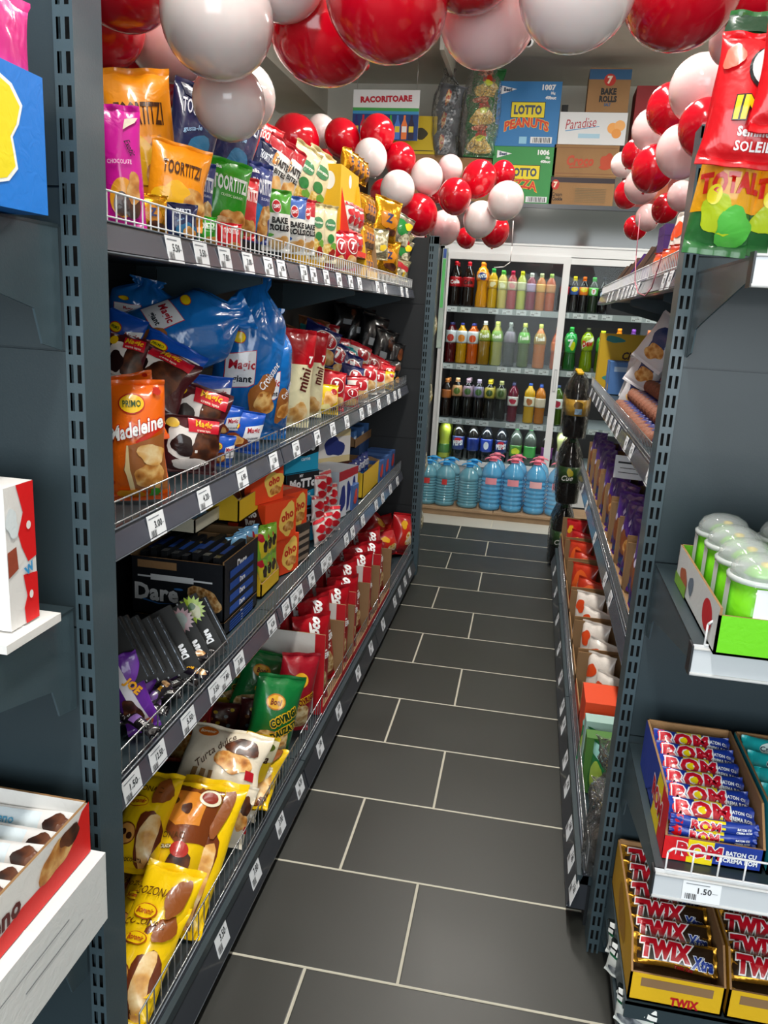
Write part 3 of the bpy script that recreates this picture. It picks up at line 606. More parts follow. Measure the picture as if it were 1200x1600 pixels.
# ---- the two long runs along the aisle
def run(name, label, s, ys, xlip, xbase, xback, decks, ztop, tags, fence_m):
    """s = +1: run on the left facing +x, -1: on the right facing -x; ys = bay limits"""
    org = Vector((xback, ys[0], 0)); r = root(name, org, label, 'shelving')
    b = MB(); zz = [.0, .42, .83, 1.24, 1.5, ztop]
    for k in range(len(zz)-1):
        b.box(min(xback, xback-s*.012), max(xback, xback-s*.012), ys[0], ys[-1], zz[k]+.003, zz[k+1]-.001, BLACKP)
    b.box(min(xback-s*.004, xback-s*.014), max(xback-s*.004, xback-s*.014), ys[0], ys[-1], 0, ztop, BLACKP)
    b.build('back_panel', r, org)
    for y in ys[1:]:
        b = MB(); b.box(min(xback, xback+s*.055), max(xback, xback+s*.055), y-.014, y+.014, 0, ztop, STEELD)
        zz_ = .05
        while zz_ < ztop-.05:
            b.box(*( (xback+s*.0552, xback+s*.0556) if s > 0 else (xback-.0556, xback-.0552)), y-.009, y-.004, zz_, zz_+.025, SHADE_LENS)  # slots drawn as flat near-black patches, their shade put into the colour
            b.box(*( (xback+s*.0552, xback+s*.0556) if s > 0 else (xback-.0556, xback-.0552)), y+.004, y+.009, zz_, zz_+.025, SHADE_LENS)
            zz_ += .0385
        b.build('upright', r, org)
    for di, z in enumerate(decks):
        xf = xbase if di == len(decks)-1 else xlip; base = di == len(decks)-1
        for k in range(len(ys)-1):
            y0, y1 = ys[k]+.002, ys[k+1]-.002; b = MB()
            b.box(min(xf-s*.012, xback+s*.004), max(xf-s*.012, xback+s*.004), y0, y1, z-.028, z-.003, STEELD)
            if base:
                b.box(*sorted((xf-s*.05, xf-s*.04)), y0, y1, 0, z-.03, mat('plinth', '#1c2024', .5))
            for yy in (y0+.004, y1-.004):
                if not base: bracket(b, xback+s*.01, yy, z-.028, s, abs(xf-xback)-.08)
            sh = b.build('shelf', r, org)
            # price rail: slanted dark extrusion with a clear cover
            b = MB(); x0 = xf-s*.014; zb, zt = (z-.10, z+.006) if base else (z-.046, z+.004)
            sl_ = .028 if base else .010; xt = xf-s*sl_; x0 = xt-s*.012
            b.prism([(x0, zt), (xt-s*.003, zt), (xt, zt-.003), (xf+s*.003, zb+.004), (xf, zb), (x0, zb)], y0, y1, RAIL, 'y')
            b.prism([(xt+s*.0016, zt-.006), (xf+s*.0036, zb+.006), (xf+s*.0046, zb+.006), (xt+s*.0026, zt-.006)], y0+.002, y1-.002, RAIL if base else mat('rail_strip', '#4a4d58', .25, coat=.5), 'y')
            b.rod((xt, y0, zt), (xt, y1, zt), .0018, CLEAR, 5)
            b.rod((xf+s*.003, y0, zb+.003), (xf+s*.003, y1, zb+.003), .0018, CLEAR, 5)
            b.build('price_rail', sh, org)
            fz = (.05, .05, .06, .078)[di]
            fence(sh, org, (xt-s*.004, y0+.01), (xt-s*.004, y1-.01), z, z+fz, fence_m[di])
            for j, yt in enumerate([t for t in tags[di] if y0 <= t < y1]):
                price_tag(sh, Vector(((xf+xt)/2+s*.0052, yt, (zt+zb)/2))-org, '+x' if s > 0 else '-x', .066, .062 if base else .046, j+di*3+k, -math.atan2(sl_, zt-zb))
    return r
DK = [1.573, 1.078, .602, .132]
def ty(pts, X): return sorted([at(px, py, X=X).y for px, py in pts])
tgL = [ty([(273, 400), (315, 407), (352, 412), (388, 418), (420, 423), (440, 427), (475, 432), (490, 434), (510, 436), (530, 440), (548, 443), (562, 445), (590, 450), (602, 452), (628, 456), (636, 458)], -.66),
       ty([(245, 826), (320, 782), (379, 749), (428, 724), (463, 703), (496, 686), (520, 674), (542, 661), (565, 649), (577, 642), (592, 634), (607, 625), (617, 620), (624, 615)], -.66),
       ty([(207, 1243), (247, 1187), (295, 1136), (336, 1090), (352, 1068), (374, 1043), (425, 980), (447, 958), (460, 943), (468, 934), (487, 910), (506, 888), (514, 878), (541, 848), (551, 836), (567, 817), (588, 790), (598, 779), (610, 765), (621, 752)], -.66),
       ty([(352, 1454), (404, 1348), (443, 1272), (473, 1213), (504, 1159), (533, 1101), (563, 1041), (583, 1000), (602, 960), (620, 925), (628, 908), (636, 893), (643, 880)], -.555)]
YS_L = [1.092, 2.12, 3.235, 4.35]
run('gondola_shelving', 'long anthracite shelving run along the left side of the aisle', 1, YS_L, -.66, -.555, -1.08, DK, 1.85, tgL, [WHITEW, CHROME, CHROME, CHROME])
YS_R = [1.785, 2.77, 3.76, 4.75]
tgR = [[1.95, 2.2, 2.3, 2.9, 3.0, 3.12, 3.25, 3.4, 3.6, 3.9, 4.1], [2.1, 2.5, 2.66, 2.95, 3.1, 3.24, 3.4, 3.6, 3.8, 4.0, 4.25, 4.5], [2.0, 2.55, 2.75, 3.3, 3.9, 4.3],
       ty([(893, 1475), (889, 1402), (889, 1334), (888, 1273), (884, 1213), (882, 1170), (878, 1125), (877, 1092), (874, 1050), (871, 1010), (868, 970), (866, 925), (865, 885)], .215)]
run('gondola_shelving', 'long anthracite shelving run along the right side of the aisle', -1, YS_R, .31, .215, .76, [1.60, 1.115, .625, .145], 1.83, tgR, [WHITEW, CHROME, CHROME, CHROME])

# ---- end units at the near ends, facing the camera
def endcap(label, xin, dirx, W, yf, ztop, shelves, zlow, depth_):
    """xin: aisle-side edge of the inner post, dirx: direction in which the unit extends"""
    org = Vector((xin+dirx*W/2, yf, 0)); r = root('end_cap_shelving', org, label, 'shelving')
    b = MB(); post(b, xin, yf, 0, ztop, side=-dirx); b.build('upright', r, org)
    b = MB(); post(b, xin+dirx*W, yf, 0, ztop, side=dirx); b.build('upright', r, org)
    x0, x1 = sorted((xin+dirx*.027, xin+dirx*(W-.027)))
    seams = [0, .18, .58, .985, 1.39, 1.60, ztop]
    for i in range(len(seams)-1):
        b = MB(); b.box(x0, x1, yf+.006, yf+.02, seams[i]+.0015, seams[i+1]-.0015, STEELD); b.box(x0, x1, yf+.012, yf+.022, seams[i], seams[i+1], STEELD); b.build('back_panel', r, org)
    for j, (z, dep, rail) in enumerate(shelves):
        b = MB(); x0s, x1s = x0+.002, x1-.002
        b.box(x0s, x1s, yf-dep, yf-.002, z-.004, z, STEELD); b.box(x0s, x1s, yf-dep, yf-dep+.004, z-.034, z, STEELD)
        for xx in (x0s+.002, x1s-.002): bracket(b, xx, yf-.003, z-.002, -1, dep-.02, STEEL, 'y')
        sh = b.build('shelf', r, org)
        if rail:
            b = MB(); y = yf-dep
            rm = mat('clear_price_rail', '#c6ccd2', .18, 0, .8)
            b.prism([(y-.001, z+.002), (y-.012, z-.002), (y-.016, z-.042), (y-.001, z-.044)], x0s-.004, x1s+.004, rm, 'x')
            b.rod((x0s-.004, y-.013, z-.001), (x1s+.004, y-.013, z-.001), .0025, WHITE, 6); b.rod((x0s-.004, y-.016, z-.042), (x1s+.004, y-.016, z-.042), .003, WHITE, 6)
            b.box(x0s-.006, x0s-.003, y-.016, y+.01, z-.045, z+.004, mat('rail_end', '#23272b', .4))
            b.build('price_rail', sh, org)
            mb = MB(); n = int((x1s-x0s-.03)/.042); yy = y-.002
            zt = z+.045
            for k in range(n+1):
                x = x0s+.015+k*.042; mb.rod((x, yy, z-.005), (x, yy, zt-(.008 if k in (0, n) else 0)), .0017, WHITEW, 5)
            mb.rod((x0s+.023, yy, zt), (x1s-.023, yy, zt), .002, WHITEW, 6)
            mb.rod((x0s+.015, yy, zt-.008), (x0s+.023, yy, zt), .002, WHITEW, 6)
            mb.rod((x0s+.015, yy, z+.003), (x1s-.023, yy, z+.003), .0017, WHITEW, 6)
            mb.build('wire_fence', sh, org)
            if z < .8:
                o = price_tag(sh, Vector((x0s+.075, y-.0155, z-.021))-org, '-y', .062, .036, 0, 0, '1.50'); o.rotation_euler = (radians(-6), 0, 0)
            else:
                o = price_tag(sh, Vector((x0s+.155, y-.0155, z-.021))-org, '-y', .062, .036, 0, 0, '9.90'); o.rotation_euler = (radians(-6), 0, 0)
    b = MB(); b.box(x0, x1, yf-depth_, yf, zlow-.02, zlow, STEELD); b.box(x0, x1, yf-depth_+.04, yf-depth_+.05, 0, zlow-.02, mat('plinth', '#1c2024', .5)); b.box(x0, x1, yf-depth_, yf-depth_+.006, zlow-.1, zlow, RAIL)
    b.build('base_shelf', r, org)
    return r
endcap('dark grey end unit with candy boxes, on the right edge of the photo', .26, 1, 1.0, 1.70, 1.83, [(.985, .445, True), (.565, .43, True), (.215, .36, False), (1.572, .44, True)], .13, .47)
endcap('dark grey end unit with chocolate boxes, on the left edge of the photo', -.60, -1, 1.0, 1.017, 2.1, [(1.02, .40, False), (1.553, .38, False), (.53, .40, False)], .13, .45)
# far end unit closing the left run, seen from behind
org = Vector((-.85, 4.4, 0)); r = root('end_cap_shelving', org, 'black back of the end unit closing the far end of the left shelving', 'shelving')
for a, c in ((.02, .40), (.40, .78), (.78, 1.16), (1.16, 1.5), (1.5, 1.84)):
    b = MB(); b.box(-1.08, -.60, 4.39, 4.40, a+.004, c-.002, BLACKP); b.box(-1.08, -.60, 4.394, 4.404, a, c, BLACKP); b.build('back_panel', r, org)
b = MB(); post(b, -.60, 4.372, 0, 1.845, side=-1, fx=.05, dy=.06); b.build('upright', r, org)
for z in (.14, .5, .9, 1.3):
    b = MB(); b.box(-1.08, -.60, 4.44, 4.8, z-.02, z, STEELD); b.build('shelf', r, org)
for i, (z, dz) in enumerate(((.14, .16), (.5, .15), (.9, .16), (1.3, .14))):
    for k in range(2):
        bag('silver_plain', '%s silver foil pack on the %s shelf of the far end unit' % (['front', 'rear'][k], ['lowest', 'second', 'third', 'top'][i]), 'snack bag', (-.585-.02, 4.55+k*.13, z+.002), .12, dz+.04, .07, 90, group='foil packs on the far end unit')

# ================================================================== DRINKS COOLER
CX0, CX1, CY0, CY1 = -.745, 1.06, 6.3, 7.05
GLASS = bpy.data.materials.new('door_glass'); GLASS.use_nodes = True
_n = GLASS.node_tree; _n.nodes.remove(_n.nodes['Principled BSDF'])
_tr = _n.nodes.new('ShaderNodeBsdfTransparent'); _tr.inputs[0].default_value = (.93, .96, .95, 1); _gl = _n.nodes.new('ShaderNodeBsdfGlossy'); _gl.inputs['Roughness'].default_value = .02
_fr = _n.nodes.new('ShaderNodeFresnel'); _fr.inputs[0].default_value = 1.22; _mx = _n.nodes.new('ShaderNodeMixShader'); _n.links.new(_fr.outputs[0], _mx.inputs[0]); _n.links.new(_tr.outputs[0], _mx.inputs[1]); _n.links.new(_gl.outputs[0], _mx.inputs[2]); _n.links.new(_mx.outputs[0], _n.nodes['Material Output'].inputs[0])
SHELFG = mat('cooler_shelf', '#aab2b6', .3)
def cooler(label, x0, x1, name='drinks_cooler', shelf=True):
    org = Vector(((x0+x1)/2, CY0, 0)); r = root(name, org, label, 'cooler')
    b = MB(); wh = WHITE; dk = mat('cooler_inside', '#2a2426', .5)
    b.box(x0+.02, x1-.02, CY0+.03, CY1, 0, .05, RAIL)
    b.box(x0, x0+.03, CY0, CY1, .05, 1.98, wh); b.box(x1-.03, x1, CY0, CY1, .05, 1.98, wh)
    b.box(x0, x1, CY1-.04, CY1, .05, 1.98, wh); b.box(x0, x1, CY0, CY1, .05, .30, wh); b.box(x0, x1, CY0, CY1, 1.93, 1.98, wh)
    b.box(x0+.03, x1-.03, CY1-.05, CY1-.041, .3, 1.93, dk); b.box(x0+.03, x0+.034, CY0+.05, CY1-.05, .3, 1.93, dk); b.box(x1-.034, x1-.03, CY0+.05, CY1-.05, .3, 1.93, dk)
    b.build('body', r, org)
    b = MB(); b.box(x0, x1, CY0-.005, CY1-.2, 1.98, 2.262, mat('glossy_fascia', '#3c403e', .1, coat=.8, spec=.6)); b.box(x0-.003, x1+.003, CY0-.012, CY1-.2, 2.235, 2.265, RAIL); b.build('fascia', r, org)
    b = MB(); f0 = CY0-.02
    b.box(x0, x1, f0, CY0+.02, 1.90, 1.98, wh); b.box(x0, x0+.04, f0, CY0+.02, .28, 1.90, wh); b.box(x1-.04, x1, f0, CY0+.02, .28, 1.90, wh)
    b.box(x0, x1, f0-.004, CY0+.02, .24, .315, wh); b.box(x0, x1, f0-.006, f0, 1.972, 1.985, wh)
    b.build('frame', r, org)
    xm = (x0+x1)/2-.02
    for k, (a, c, yy) in enumerate(((x0+.035, xm+.045, CY0-.045), (xm-.005, x1-.035, CY0-.02))):
        b = MB(); fw = .05 if k == 0 else .042
        y1 = yy+.022
        b.box(a, a+(.014 if k == 0 else fw), yy, y1, .31, 1.905, wh); b.box(c-(fw if k == 0 else .03), c, yy, y1, .31, 1.905, wh)
        xa_, xc_ = a+(.014 if k == 0 else fw), c-(fw if k == 0 else .03)
        b.box(xa_, xc_, yy, y1, 1.855, 1.905, wh); b.box(xa_, xc_, yy, y1, .31, .345, wh)
        b.box(a+(.014 if k == 0 else fw), c-(fw if k == 0 else .03), yy-.001, y1+.001, 1.850, 1.856, mat('door_gasket', '#202224', .6))
        d = b.build('sliding_door', r, org)
        b = MB(); b.box(a+.01, c-.03, yy+.008, yy+.014, .34, 1.86, GLASS); b.build('glass_pane', d, org)
        if k == 0:
            b = MB(); b.box(c-.036, c-.014, yy-.003, yy+.001, .93, 1.10, mat('handle_recess', '#a4a8aa', .4)); b.box(c-.032, c-.018, yy-.004, yy-.002, .94, 1.09, mat('handle_grip', '#c8cacc', .3)); b.build('handle', d, org)
    for i, z in enumerate((1.515, 1.085, .66, .33)):
        b = MB(); b.box(x0+.036, x1-.036, CY0+.07, CY1-.06, z-.012, z, SHELFG)
        if i < 3:
            b.box(x0+.036, x1-.036, CY0+.05, CY0+.07, z-.042, z+.002, SHELFG)
            sh = b.build('shelf', r, org)
            if shelf:
                xs = [x0+.08+.105*k for k in range(16)]
                for k, xx in enumerate(xs):
                    if (k*7+i*3) % 5 == 4 or xx > x1-.1: continue
                    price_tag(sh, Vector((xx, CY0+.0485, z-.02))-org, '-y', .075, .036, k+i)
        else: b.build('shelf', r, org)
    return r
cooler('white drinks cooler with two sliding glass doors at the end of the aisle', CX0, CX1)
cooler('white drinks cooler standing left of the stocked one, behind the shelving', -2.6, -.78, shelf=False)
# green edge sticker on the side of the cooler
b = MB(); b.box(CX0-.012, CX0+.028, CY0-.024, CY0-.02, 1.2, 1.93, mat('pale_strip', '#9fb0a8', .4, var=.3, vscale=8)); b.box(CX0-.006, CX0+.016, CY0-.0255, CY0-.0245, 1.5, 1.85, C('f#5cc06a')); b.box(CX0-.006, CX0+.016, CY0-.0255, CY0-.0245, 1.86, 1.925, C('f#3a58a0'))
tag(b.build('edge_sticker'), 'narrow green and blue sticker strip up the left edge of the cooler', 'sticker')

# ---- bottles
def liq(c, tr=.35): return mat('bottle_drink', c, .12, 0, .6, trans=tr, bump=.12, bscale=50, ior=1.33)
def bottle(name, label, cat, loc, H, R_, kind, drink, capc, lab, ltext=None, lcol='#ffffff', group=None, l2=None, rot=0, tr=.3):
    r = root(name, loc, label, cat, group); r.rotation_euler = (0, 0, rot)
    P = {'cola': [(.62, 0), (.95, .01), (1, .04), (1, .30), (.95, .38), (1, .47), (1, .64), (.93, .72), (.6, .83), (.33, .90), (.27, .93), (.27, .95)],
         'waist': [(.6, 0), (.95, .01), (1, .05), (1, .22), (.86, .38), (.80, .48), (.90, .58), (1, .68), (.97, .76), (.7, .87), (.34, .92), (.27, .94), (.27, .955)],
         'tea': [(.65, 0), (.96, .012), (1, .05), (1, .42), (.92, .5), (.97, .56), (1, .70), (.88, .80), (.5, .88), (.36, .92), (.36, .94)],
         'juice': [(.7, 0), (.97, .012), (1, .05), (.95, .1), (1, .14), (.95, .2), (1, .25), (.95, .3), (1, .36), (1, .72), (.9, .80), (.42, .89), (.36, .93)]}[kind]
    b = MB(); b.lathe([(a*R_, z*H) for a, z in P], liq(drink, tr), 16, (0, 0, 0)); b.build('bottle_body', r)
    b = MB(); top = P[-1][1]*H; cr = R_*(.34 if kind != 'tea' else .42)
    b.lathe([(cr, top-.006), (cr, top+.016), (cr*.9, top+.019)], C('f'+capc), 12)
    b.lathe([(cr*1.12, top-.011), (cr*1.12, top-.007)], C('f'+capc), 12); b.build('cap', r)
    z0, z1 = {'cola': (.44, .66), 'waist': (.6, .8), 'tea': (.5, .72), 'juice': (.40, .72)}[kind]
    if isinstance(lab, tuple): z0, z1, lab = lab
    b = MB(); prof = []
    for k in range(9):
        z = z0+(z1-z0)*k/8
        rr = np.interp(z, [p[1] for p in P], [p[0] for p in P])*R_+.0012
        prof.append((rr, z*H))
    b.lathe(prof, C(lab), 20)
    sf = lambda x, y, e: ((np.interp(z0*H+y, [p[1] for p in prof], [p[0] for p in prof])+e)*sin(x/R_), -(np.interp(z0*H+y, [p[1] for p in prof], [p[0] for p in prof])+e)*cos(x/R_), z0*H+y)
    it = []
    if l2: it.append(l2)
    if ltext: it.append(T(ltext, 0, .5, .42, .8, 6, lcol, b=.05))
    deco(b, it, R_*2.1, (z1-z0)*H, sf, eps=.0006, cell=.012)
    b.build('label', r)
    return r
# rows: (shelf height, row y, list of (pixel x, H, R, kind, drink, cap, label, text, textcol, extra, words))
CL = '#1a0c08'
rows = [
 ('top', 1.516, 470, [(708, .33, .044, 'cola', CL, '#c01020', '#b0101c', 'Cola', '#f0e8e8', None, 'dark cola bottle with red label'), (730, .33, .044, 'cola', '#20100a', '#c01020', '#a8141c', 'Cola', '#2a0808', None, 'dark cola bottle with black on red label'),
   (751, .33, .046, 'waist', '#f0a010', '#e88010', '#e8881c', 'FANTA', '#ffffff', ('b', 0, .5, .34, .4, '#1c3a80', 2), 'orange soda bottle with blue orange label'), (768, .29, .036, 'tea', '#e8b41c', '#30a848', '#d8a830', '', '#ffffff', ('b', 0, .5, .3, .3, '#f0e0b0'), 'yellow juice bottle with green cap'),
   (782, .28, .036, 'tea', '#d8c454', '#5cc04c', '#c8c878', '', '#ffffff', ('b', 0, .5, .3, .3, '#e8e8c0'), 'pale yellow juice bottle with green cap'), (797, .28, .036, 'tea', '#b0383c', '#c01c48', '#c8b8a0', '', '#ffffff', ('b', 0, .5, .3, .3, '#d89090'), 'red juice bottle with crimson cap'),
   (813, .28, .034, 'tea', '#c4cc50', '#d8d828', '#c4c8a0', '', '#ffffff', None, 'lime juice bottle with yellow cap'), (828, .27, .036, 'tea', '#8c2840', '#d8d8d0', '#a898b8', '', '#ffffff', None, 'dark red juice bottle with pale cap'),
   (842, .27, .036, 'tea', '#c87830', '#d0d4a0', '#d8a858', '', '#ffffff', None, 'amber juice bottle with pale cap'), (856, .27, .036, 'tea', '#c05a28', '#a8c860', '#c8905c', '', '#ffffff', None, 'orange juice bottle beside the door frame'),
   (881, .26, .034, 'tea', '#141010', '#d01c28', '#d83038', '', '#ffffff', ('e', 0, .6, .3, .3, '#e8d020'), 'dark tea bottle with red cap'), (895, .26, .034, 'tea', '#141010', '#e8d41c', '#3058a0', '', '#ffffff', ('e', 0, .7, .36, .3, '#e8d020'), 'dark tea bottle with yellow cap'),
   (909, .26, .034, 'tea', '#141010', '#e8701c', '#e87820', '', '#ffffff', ('e', 0, .7, .36, .3, '#e8d020'), 'dark tea bottle with orange cap'), (925, .26, .036, 'tea', '#1c2c18', '#48b04c', '#5cb848', '7', '#e02828', ('e', 0, .5, .24, .4, '#e8ece8'), 'green soda bottle with green cap'),
   (941, .26, .036, 'cola', '#0e0a0c', '#20242c', '#20242c', '', '#fff', ('e', 0, .5, .32, .42, '#c8d0e8'), 'black cola bottle with round red and white badge')]),
 ('second', 1.087, 560, [(694, .31, .042, 'juice', '#5a0c14', '#2c2c60', (.5, .8, '#c8ccd0'), '', '#fff', ('e', 0, .4, .3, .3, '#b83020'), 'dark red juice bottle with silver label'), (710, .31, .042, 'juice', '#d8a010', '#2c3480', (.5, .8, '#d0d4d8'), '', '#fff', ('e', 0, .4, .3, .3, '#d88020'), 'golden juice bottle with silver label'),
   (729, .31, .043, 'juice', '#e0600c', '#2c3480', (.5, .8, '#d0d4d8'), '', '#fff', ('e', 0, .4, .3, .3, '#d85020'), 'orange juice bottle with silver label'), (750, .33, .046, 'cola', '#a87c14', '#d8d8d0', (.55, .8, '#8a9430'), 'Toedi', '#e8e8d8', None, 'amber nectar bottle with olive label'),
   (772, .33, .046, 'cola', '#9c9c14', '#c8d060', (.55, .8, '#6a9420'), 'Toedi', '#e8e8d8', None, 'lime nectar bottle with green label'), (794, .33, .045, 'cola', '#38403c', '#8a9088', (.55, .8, '#78707c'), '', '#e8e8d8', None, 'clear grey bottle with dull label'),
   (816, .33, .046, 'cola', '#4a6014', '#c8d060', (.55, .8, '#58a030'), 'Toedi', '#e8e8d8', None, 'dark green nectar bottle with bright label'), (841, .33, .046, 'cola', '#c87010', '#c8d060', (.55, .8, '#9a7c30'), 'Toedi', '#e8e8d8', None, 'orange nectar bottle beside the door frame'),
   (868, .31, .042, 'cola', '#c8581c', '#e07020', '#d8702c', '', '#fff', None, 'orange bottle half behind the door frame'), (889, .32, .048, 'waist', '#1e5c24', '#2c9c40', (.42, .86, '#2a9c48'), '7', '#f0f4f0', ('e', .18, .36, .22, .24, '#d8e020'), 'green lemon soda bottle with round yellow badge'),
   (915, .32, .048, 'waist', '#7c9408', '#38401c', (.48, .84, '#90a81c'), 'Dew', '#c82018', ('p', [(-.5, .1), (.5, .7), (.5, .95), (-.5, .4)], '#e8e4d0'), 'yellow green soda bottle with slanting red lettering'), (938, .31, .044, 'tea', '#506c14', '#b8d020', (.48, .84, '#3c9030'), '', '#fff', ('e', 0, .6, .3, .3, '#d8e030'), 'green tea bottle with lime cap'),
   (963, .33, .046, 'waist', '#e88818', '#e88818', (.42, .8, '#f09020'), 'FANTA', '#ffffff', None, 'orange soda bottle above the yellow praline box'), (985, .33, .046, 'waist', '#583c70', '#7c40a0', (.42, .8, '#9078b0'), 'FANTA', '#f0f0f4', None, 'purple grape soda bottle'), (1010, .33, .046, 'waist', '#e0601c', '#e06820', (.42, .8, '#e8601c'), '', '#fff', None, 'red orange soda bottle nearest the right shelving')]),
 ('third', .662, 648, [(686, .30, .04, 'tea', '#241410', '#d88848', '#b86834', '', '#fff', None, 'dark bottle with brown label at the left edge'), (700, .31, .042, 'tea', '#0c0a08', '#e8b888', (.55, .82, '#c89868'), '', '#fff', ('e', 0, .5, .3, .3, '#58702c'), 'black drink bottle with peach label'),
   (719, .31, .042, 'tea', '#0c080a', '#c0a0b0', (.55, .82, '#988090'), '', '#fff', ('e', 0, .5, .3, .3, '#486838'), 'black drink bottle with mauve label'), (741, .31, .042, 'tea', '#0a080c', '#b8a8c0', (.55, .82, '#7c7490'), '', '#fff', ('e', 0, .5, .3, .3, '#486838'), 'black drink bottle with violet label'),
   (761, .31, .042, 'tea', '#0c0a06', '#d8c030', (.55, .82, '#a8983c'), '', '#fff', ('e', 0, .5, .3, .3, '#384c20'), 'black drink bottle with yellow cap and label'), (780, .31, .042, 'tea', '#10120e', '#a8a870', (.55, .82, '#68704c'), '', '#fff', ('e', 0, .5, .3, .3, '#384c20'), 'black drink bottle with khaki label'),
   (799, .30, .04, 'juice', '#6c1430', '#3a3c60', (.42, .66, '#d8d4d0'), '', '#fff', ('b', 0, .5, .3, .3, '#b02440'), 'cherry drink bottle with white label'), (825, .31, .042, 'juice', '#d8a81c', '#2c50a0', (.42, .66, '#dcd8c0'), '', '#fff', ('b', 0, .5, .3, .3, '#b06838'), 'yellow fruit drink bottle with white label'),
   (842, .30, .04, 'juice', '#c8781c', '#2c50a0', (.42, .66, '#d8c8b0'), '', '#fff', None, 'amber fruit drink bottle beside the door frame'), (869, .31, .042, 'juice', '#405c0c', '#2c3c60', (.42, .66, '#dce0d8'), '', '#fff', ('b', 0, .5, .3, .3, '#b02440'), 'green fruit drink bottle with white label'),
   (891, .31, .042, 'juice', '#0c1010', '#3a3c50', (.42, .66, '#c8ccc8'), '', '#fff', ('b', 0, .5, .3, .3, '#406838'), 'black fruit drink bottle with white label')]),
 ('bottom', .332, 716, [(690, .32, .05, 'waist', '#c0cc48', '#30a850', (.14, .36, '#4c7c38'), '', '#fff', None, 'cloudy lemon soda bottle with green cap'), (714, .32, .048, 'cola', '#1c1a18', '#e0d020', (.25, .58, '#2c3c78'), 'PEPSI', '#f0f0f4', ('e', 0, .7, .3, .2, '#c82030'), 'cola bottle with yellow cap and blue label'),
   (737, .31, .048, 'cola', '#1c1a18', '#e0d020', (.25, .58, '#1c3078'), '', '#fff', None, 'cola bottle with yellow cap and plain blue label'), (758, .31, .048, 'cola', '#181a20', '#2c4cb0', (.25, .58, '#2440a0'), '', '#fff', ('e', 0, .5, .2, .3, '#e8e8f0'), 'cola bottle with blue cap and blue label'),
   (781, .31, .048, 'cola', '#181a20', '#3858b8', (.25, .58, '#202c60'), 'PEPSI', '#f0f0f4', ('e', 0, .6, .3, .3, '#c82030'), 'cola bottle with blue cap and black label'), (804, .30, .048, 'cola', '#485048', '#48a858', (.2, .5, '#4c8434'), '', '#fff', ('b', 0, .5, .3, .3, '#c8d030'), 'clear soda bottle with green cap, lemon label'),
   (826, .30, .048, 'cola', '#485048', '#48a858', (.2, .5, '#3c9040'), '', '#fff', None, 'clear soda bottle with green cap beside the door frame'), (853, .30, .046, 'cola', '#1a1216', '#d86828', (.2, .5, '#6c2c70'), '', '#fff', None, 'dark soda bottle with orange cap and purple label'),
   (877, .31, .05, 'waist', '#c0c488', '#d0d4d4', (.14, .42, '#b0a4b4'), 'FANTA', '#30203c', None, 'cloudy white soda bottle with clear cap')])]
for nm, z, py, L in rows:
    lastx = CX0+.038
    for k, (px, H, R_, kind, dr, cap, lab, tx, tcl, ex, words) in enumerate(L):
        xq = max(at(px, py, Y=6.42).x, lastx+R_+.001); lastx = xq+R_
        for q in (0, 1):
            if q == 1 and (k % 2 or px > 880): continue
            P = Vector((xq, 6.42+q*.13, 0))
            P.z = z+.001
            lb = '%s, on the cooler\'s %s shelf' % (words, nm) if q == 0 else 'rear %s, on the cooler\'s %s shelf' % (words, nm)
            ws = lb.split()
            if len(ws) > 16: lb = ' '.join(lb.replace("on the cooler's", 'cooler').split()[:16])
            bottle('drink_bottle', lb, 'bottle', P, H, R_, kind, dr, cap, lab, tx, tcl, 'bottles on the %s cooler shelf' % nm, ex)

